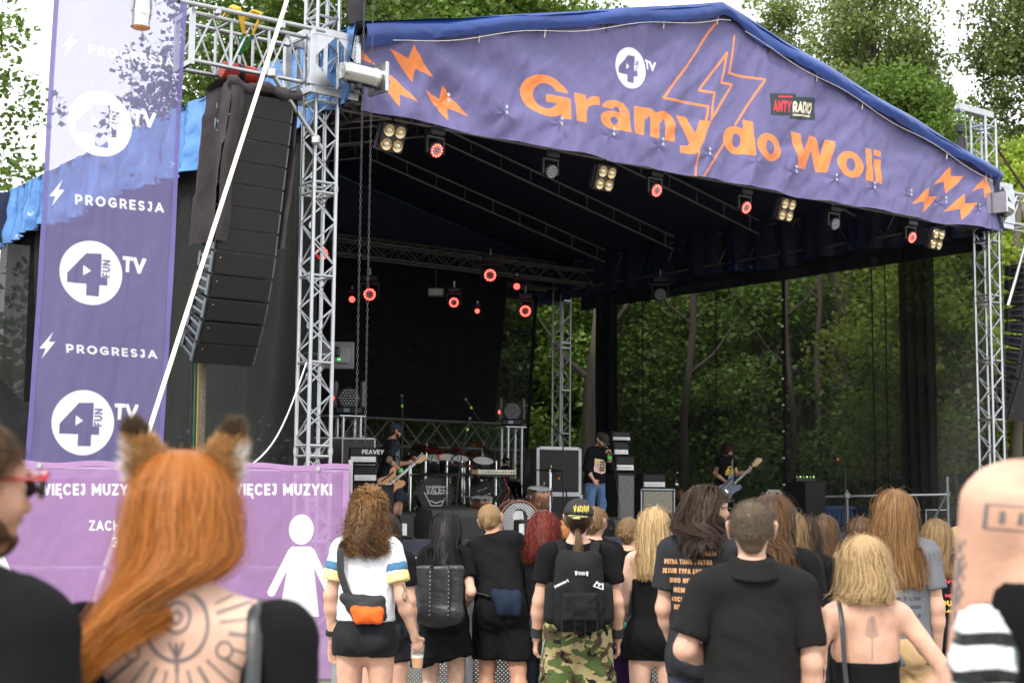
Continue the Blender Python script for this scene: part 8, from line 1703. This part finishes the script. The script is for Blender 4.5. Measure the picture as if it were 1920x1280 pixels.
# drummer
p = Person('drummer in dark cap behind the cream keyboard', 948, 858, 25.3, -1.0, DZR, tone='mid', Rarm=[(.25, .0, 1.12), (.22, .34, 1.02)], Larm=[(-.28, .1, 1.15), (-.2, .4, 1.3)], Rhand=dict(curl=.9), Lhand=dict(curl=.9), Lleg=[(-.16, .42, .86), (-.17, .50, .45)], Rleg=[(.16, .42, .86), (.17, .50, .45)], group=GB, lift=0)
p.body().eyes(); p.tee(C_FADED, .86); p.pants(C_BLK); p.scalp('darkbrown', .006); p.cap(C_BLK, -1, None, 1.68); p.beard('darkbrown', 200, .008)
for k, (q0, q1) in enumerate(((at_y(964, 895, 25.5), at_y(964, 848, 25.4)), (at_y(974, 922, 25.4), at_y(989, 889, 25.3)))):
    t = thing('drumstick', ('upright' if k == 0 else 'slanting') + ' wooden drumstick in the drummer\'s hand', 'drumstick', q0, 0, 'drumsticks'); MB().tube([q0, q0 * .2 + q1 * .8, q1], [.010, .008, .004], 8).build('stick', mat('hickory', (.55, .38, .18), .5), t)
# singer
Ys = 22.9
p = Person('singer in printed black sweatshirt, cap and blue jeans holding a microphone', 1131, 812, Ys, -2.42, DZ, tone='fair', lean=.18, nod=.30, wide=1.08, girth=1.08, Larm=[(-.27, .06, 1.17), (-.06, .24, 1.42)], Rarm=[(.28, .02, 1.14), (.22, .16, .93)], Lhand=dict(dir=(.55, -.05, .8), palm=(.6, .5, -.3), curl=1.0), Rhand=dict(curl=.5, palm=(-.6, -.6, 0)), stance=.15, group=GB, cx=1117)
p.body().eyes(); p.tee(C_BLK, .86, .024, 1, .02, 'sweatshirt', .01, long_=.45); p.pants(C_JEAN, None, .014, .022, .98, 'jeans', .01); p.shoes(); p.beard('buzz', 500, .012); p.scalp('buzz', .003); p.cap(cloth('brown_cap', (.035, .028, .024)), 1); p.band('green_wristband', 'l', .8, mat('neon_green_band', (.08, .75, .15), .5), .04)
for x in (-1, 1): p.line('sunglasses', [(x * .086, -.02, 1.642), (x * .070, .11, 1.648), (x * .03, .125, 1.645), (0, .128, 1.645)], .006, GL_); f = Field(.006); f.cone((x * .046, .118, 1.636), (x * .022, .124, 1.634), .02, .018, .01, .25, (0, 0, 1)); V, Q = f.mesh(); p.add('sunglasses_lens', V, Q, DLENS)
pr = lambda nm, fn, m_, n=80: p.decal(p.shirt[0], nm, (.02, .2, 1.17), (-1, 0, 0), (0, 0, 1), .30, .34, fn, m_, n)
pr('shirt_print', lambda P: sd_poly(P, [(-.9, .85), (.1, .75), (.6, .5), (.85, -.3), (.2, -.75), (-.85, -.5)]), mat('pale_pink_print', (.62, .42, .38), .8, 0, .5, 14)); 
def pr2(nm, fn, m_, off): p.decal(p.shirt[0], nm, (.02, .2, 1.17), (-1, 0, 0), (0, 0, 1), .30, .34, fn, m_, 90, off)
pr2('shirt_print', lambda P: np.minimum(sd_poly(P, [(-.9, .85), (-.1, .78), (-.3, .3), (-.8, .35)]), sd_ell(P, (.55, -.3), .2, .35)), mat('pale_yellow_print', (.62, .55, .22), .8), .0045)
pr2('shirt_lettering', lambda P: np.minimum.reduce([sd_text(P, w_, (-.35 + .02 * k, .42 - k * .28), (.85 / text_w(w_, .24, .1), 0), (0, .22), .26, .1) for k, w_ in enumerate(('DEEP', 'DEVIL', 'DEAD', 'MOB'))]), mat('black_print', (.01, .01, .012), .8), .007)
hm = p.base + p.out(np.array([p.J['hand_l']]))[0] @ Rz(p.rz).T; hd = p.base + p.out(np.array([[0, .13, 1.57]]))[0] @ Rz(p.rz).T; d_ = nrm(hd - hm + np.array([0, 0, .02])); t = thing('microphone', 'black hand microphone with cable at the singer\'s mouth', 'microphone', hm, 0)
MB().tube([hm - d_ * .12, hm, hm + d_ * .05], [.011, .014, .018], 10).build('handle', BLACKP, t, smooth=True); MB().ball(hm + d_ * .075, .027, 12).build('mic_grille', MICG, t); q = hm - d_ * .12; MB().tube([q, q + [.05, -.02, -.25], [q[0] + .12, q[1] - .05, q[2] - .75], [q[0] + .14, q[1] - .1, DZ + .01]], .006, 6).build('cable', RUBBER, t)
# bassist
Yb = 26.6
p = Person('bassist in black sleeveless shirt with yellow print and tattooed arms', 1366, 832, Yb, -2.55, DZ, tone='mid', lean=.08, nod=.42, yaw=.2, Rarm=[(.27, -.06, 1.13), (.15, .2, .96)], Larm=[(-.28, .08, 1.13), (-.38, .36, 1.22)], Lhand=dict(dir=(-.2, .4, .9), palm=(.5, -.8, .1), curl=.9), Rhand=dict(dir=(-.6, .6, -.2), curl=.5), group=GB, cx=1360)
p.body().eyes(); p.tee(C_BLK, .84, .02, .12, .014, 'sleeveless_shirt'); p.pants(C_BLK, None); p.shoes(); p.scalp('darkbrown', .014); p.strands('darkbrown', 1100, .13, 8, .008, None, .045, .012, 60, .8, .1, seed=71); p.beard('darkbrown', 200, .006)
p.decal(p.shirt[0], 'shirt_print', (.0, .2, 1.19), (-1, 0, 0), (0, 0, 1), .25, .24, lambda P: np.minimum.reduce([np.abs(sd_ell(P, (0, .45), .5, .38)) - .09, np.abs(sd_ell(P, (.05, .0), .75, .3)) - .08, sd_seg(P, (-.85, -.5), (.8, -.25), .1), sd_seg(P, (-.5, .1), (-.7, -.6), .08), sd_seg(P, (.5, .2), (.75, -.7), .09), sd_seg(P, (.1, -.2), (.2, -.95), .08), sd_text(P, 'DEATH', (-.6, -.12), (1.2 / text_w('DEATH', .2, .08), 0), (0, .4), .2, .08)]) + .03 * np.sin(P[:, 0] * 19) * np.sin(P[:, 1] * 17), mat('bright_yellow_print', (.62, .45, .03), .8), 70)
TAT = lambda P: np.minimum.reduce([np.abs(sd_ell(P, (.4 * np.sin(k * 2.3), -.9 + k * .3), .42, .2)) - .08 for k in range(7)])
for sx, c_ in ((1, (.24, .0, 1.25)),): p.decal(p.b, 'tattoo', c_, (-1, 0, 0), (0, 0, 1), .11, .30, TAT, mat('teal_ink', (.07, .11, .10), .5), 40); p.decal(p.b, 'tattoo', c_, (-1, 0, 0), (0, 0, 1), .09, .30, lambda P: TAT(P + .37), mat('rust_ink', (.22, .07, .04), .5), 40, .0035)
guitar('dark blue bass guitar with pale maple headstock', at_y(1370, 913, Yb - .33), at_y(1427, 858, Yb - .42), (-.05, -1, .12), mat('dark_blue_lacquer', (.03, .06, .14), .2, 0, .15, coat=.6), BLACKM, True)
sp = p; p.line('guitar_strap', [(.12, -.10, 1.30), (.05, -.11, 1.42), (-.08, -.06, 1.49), (-.10, .06, 1.46), (-.02, .15, 1.25), (.08, .18, 1.05)], .018, mat('strap_leather', (.22, .15, .12), .6), .2)
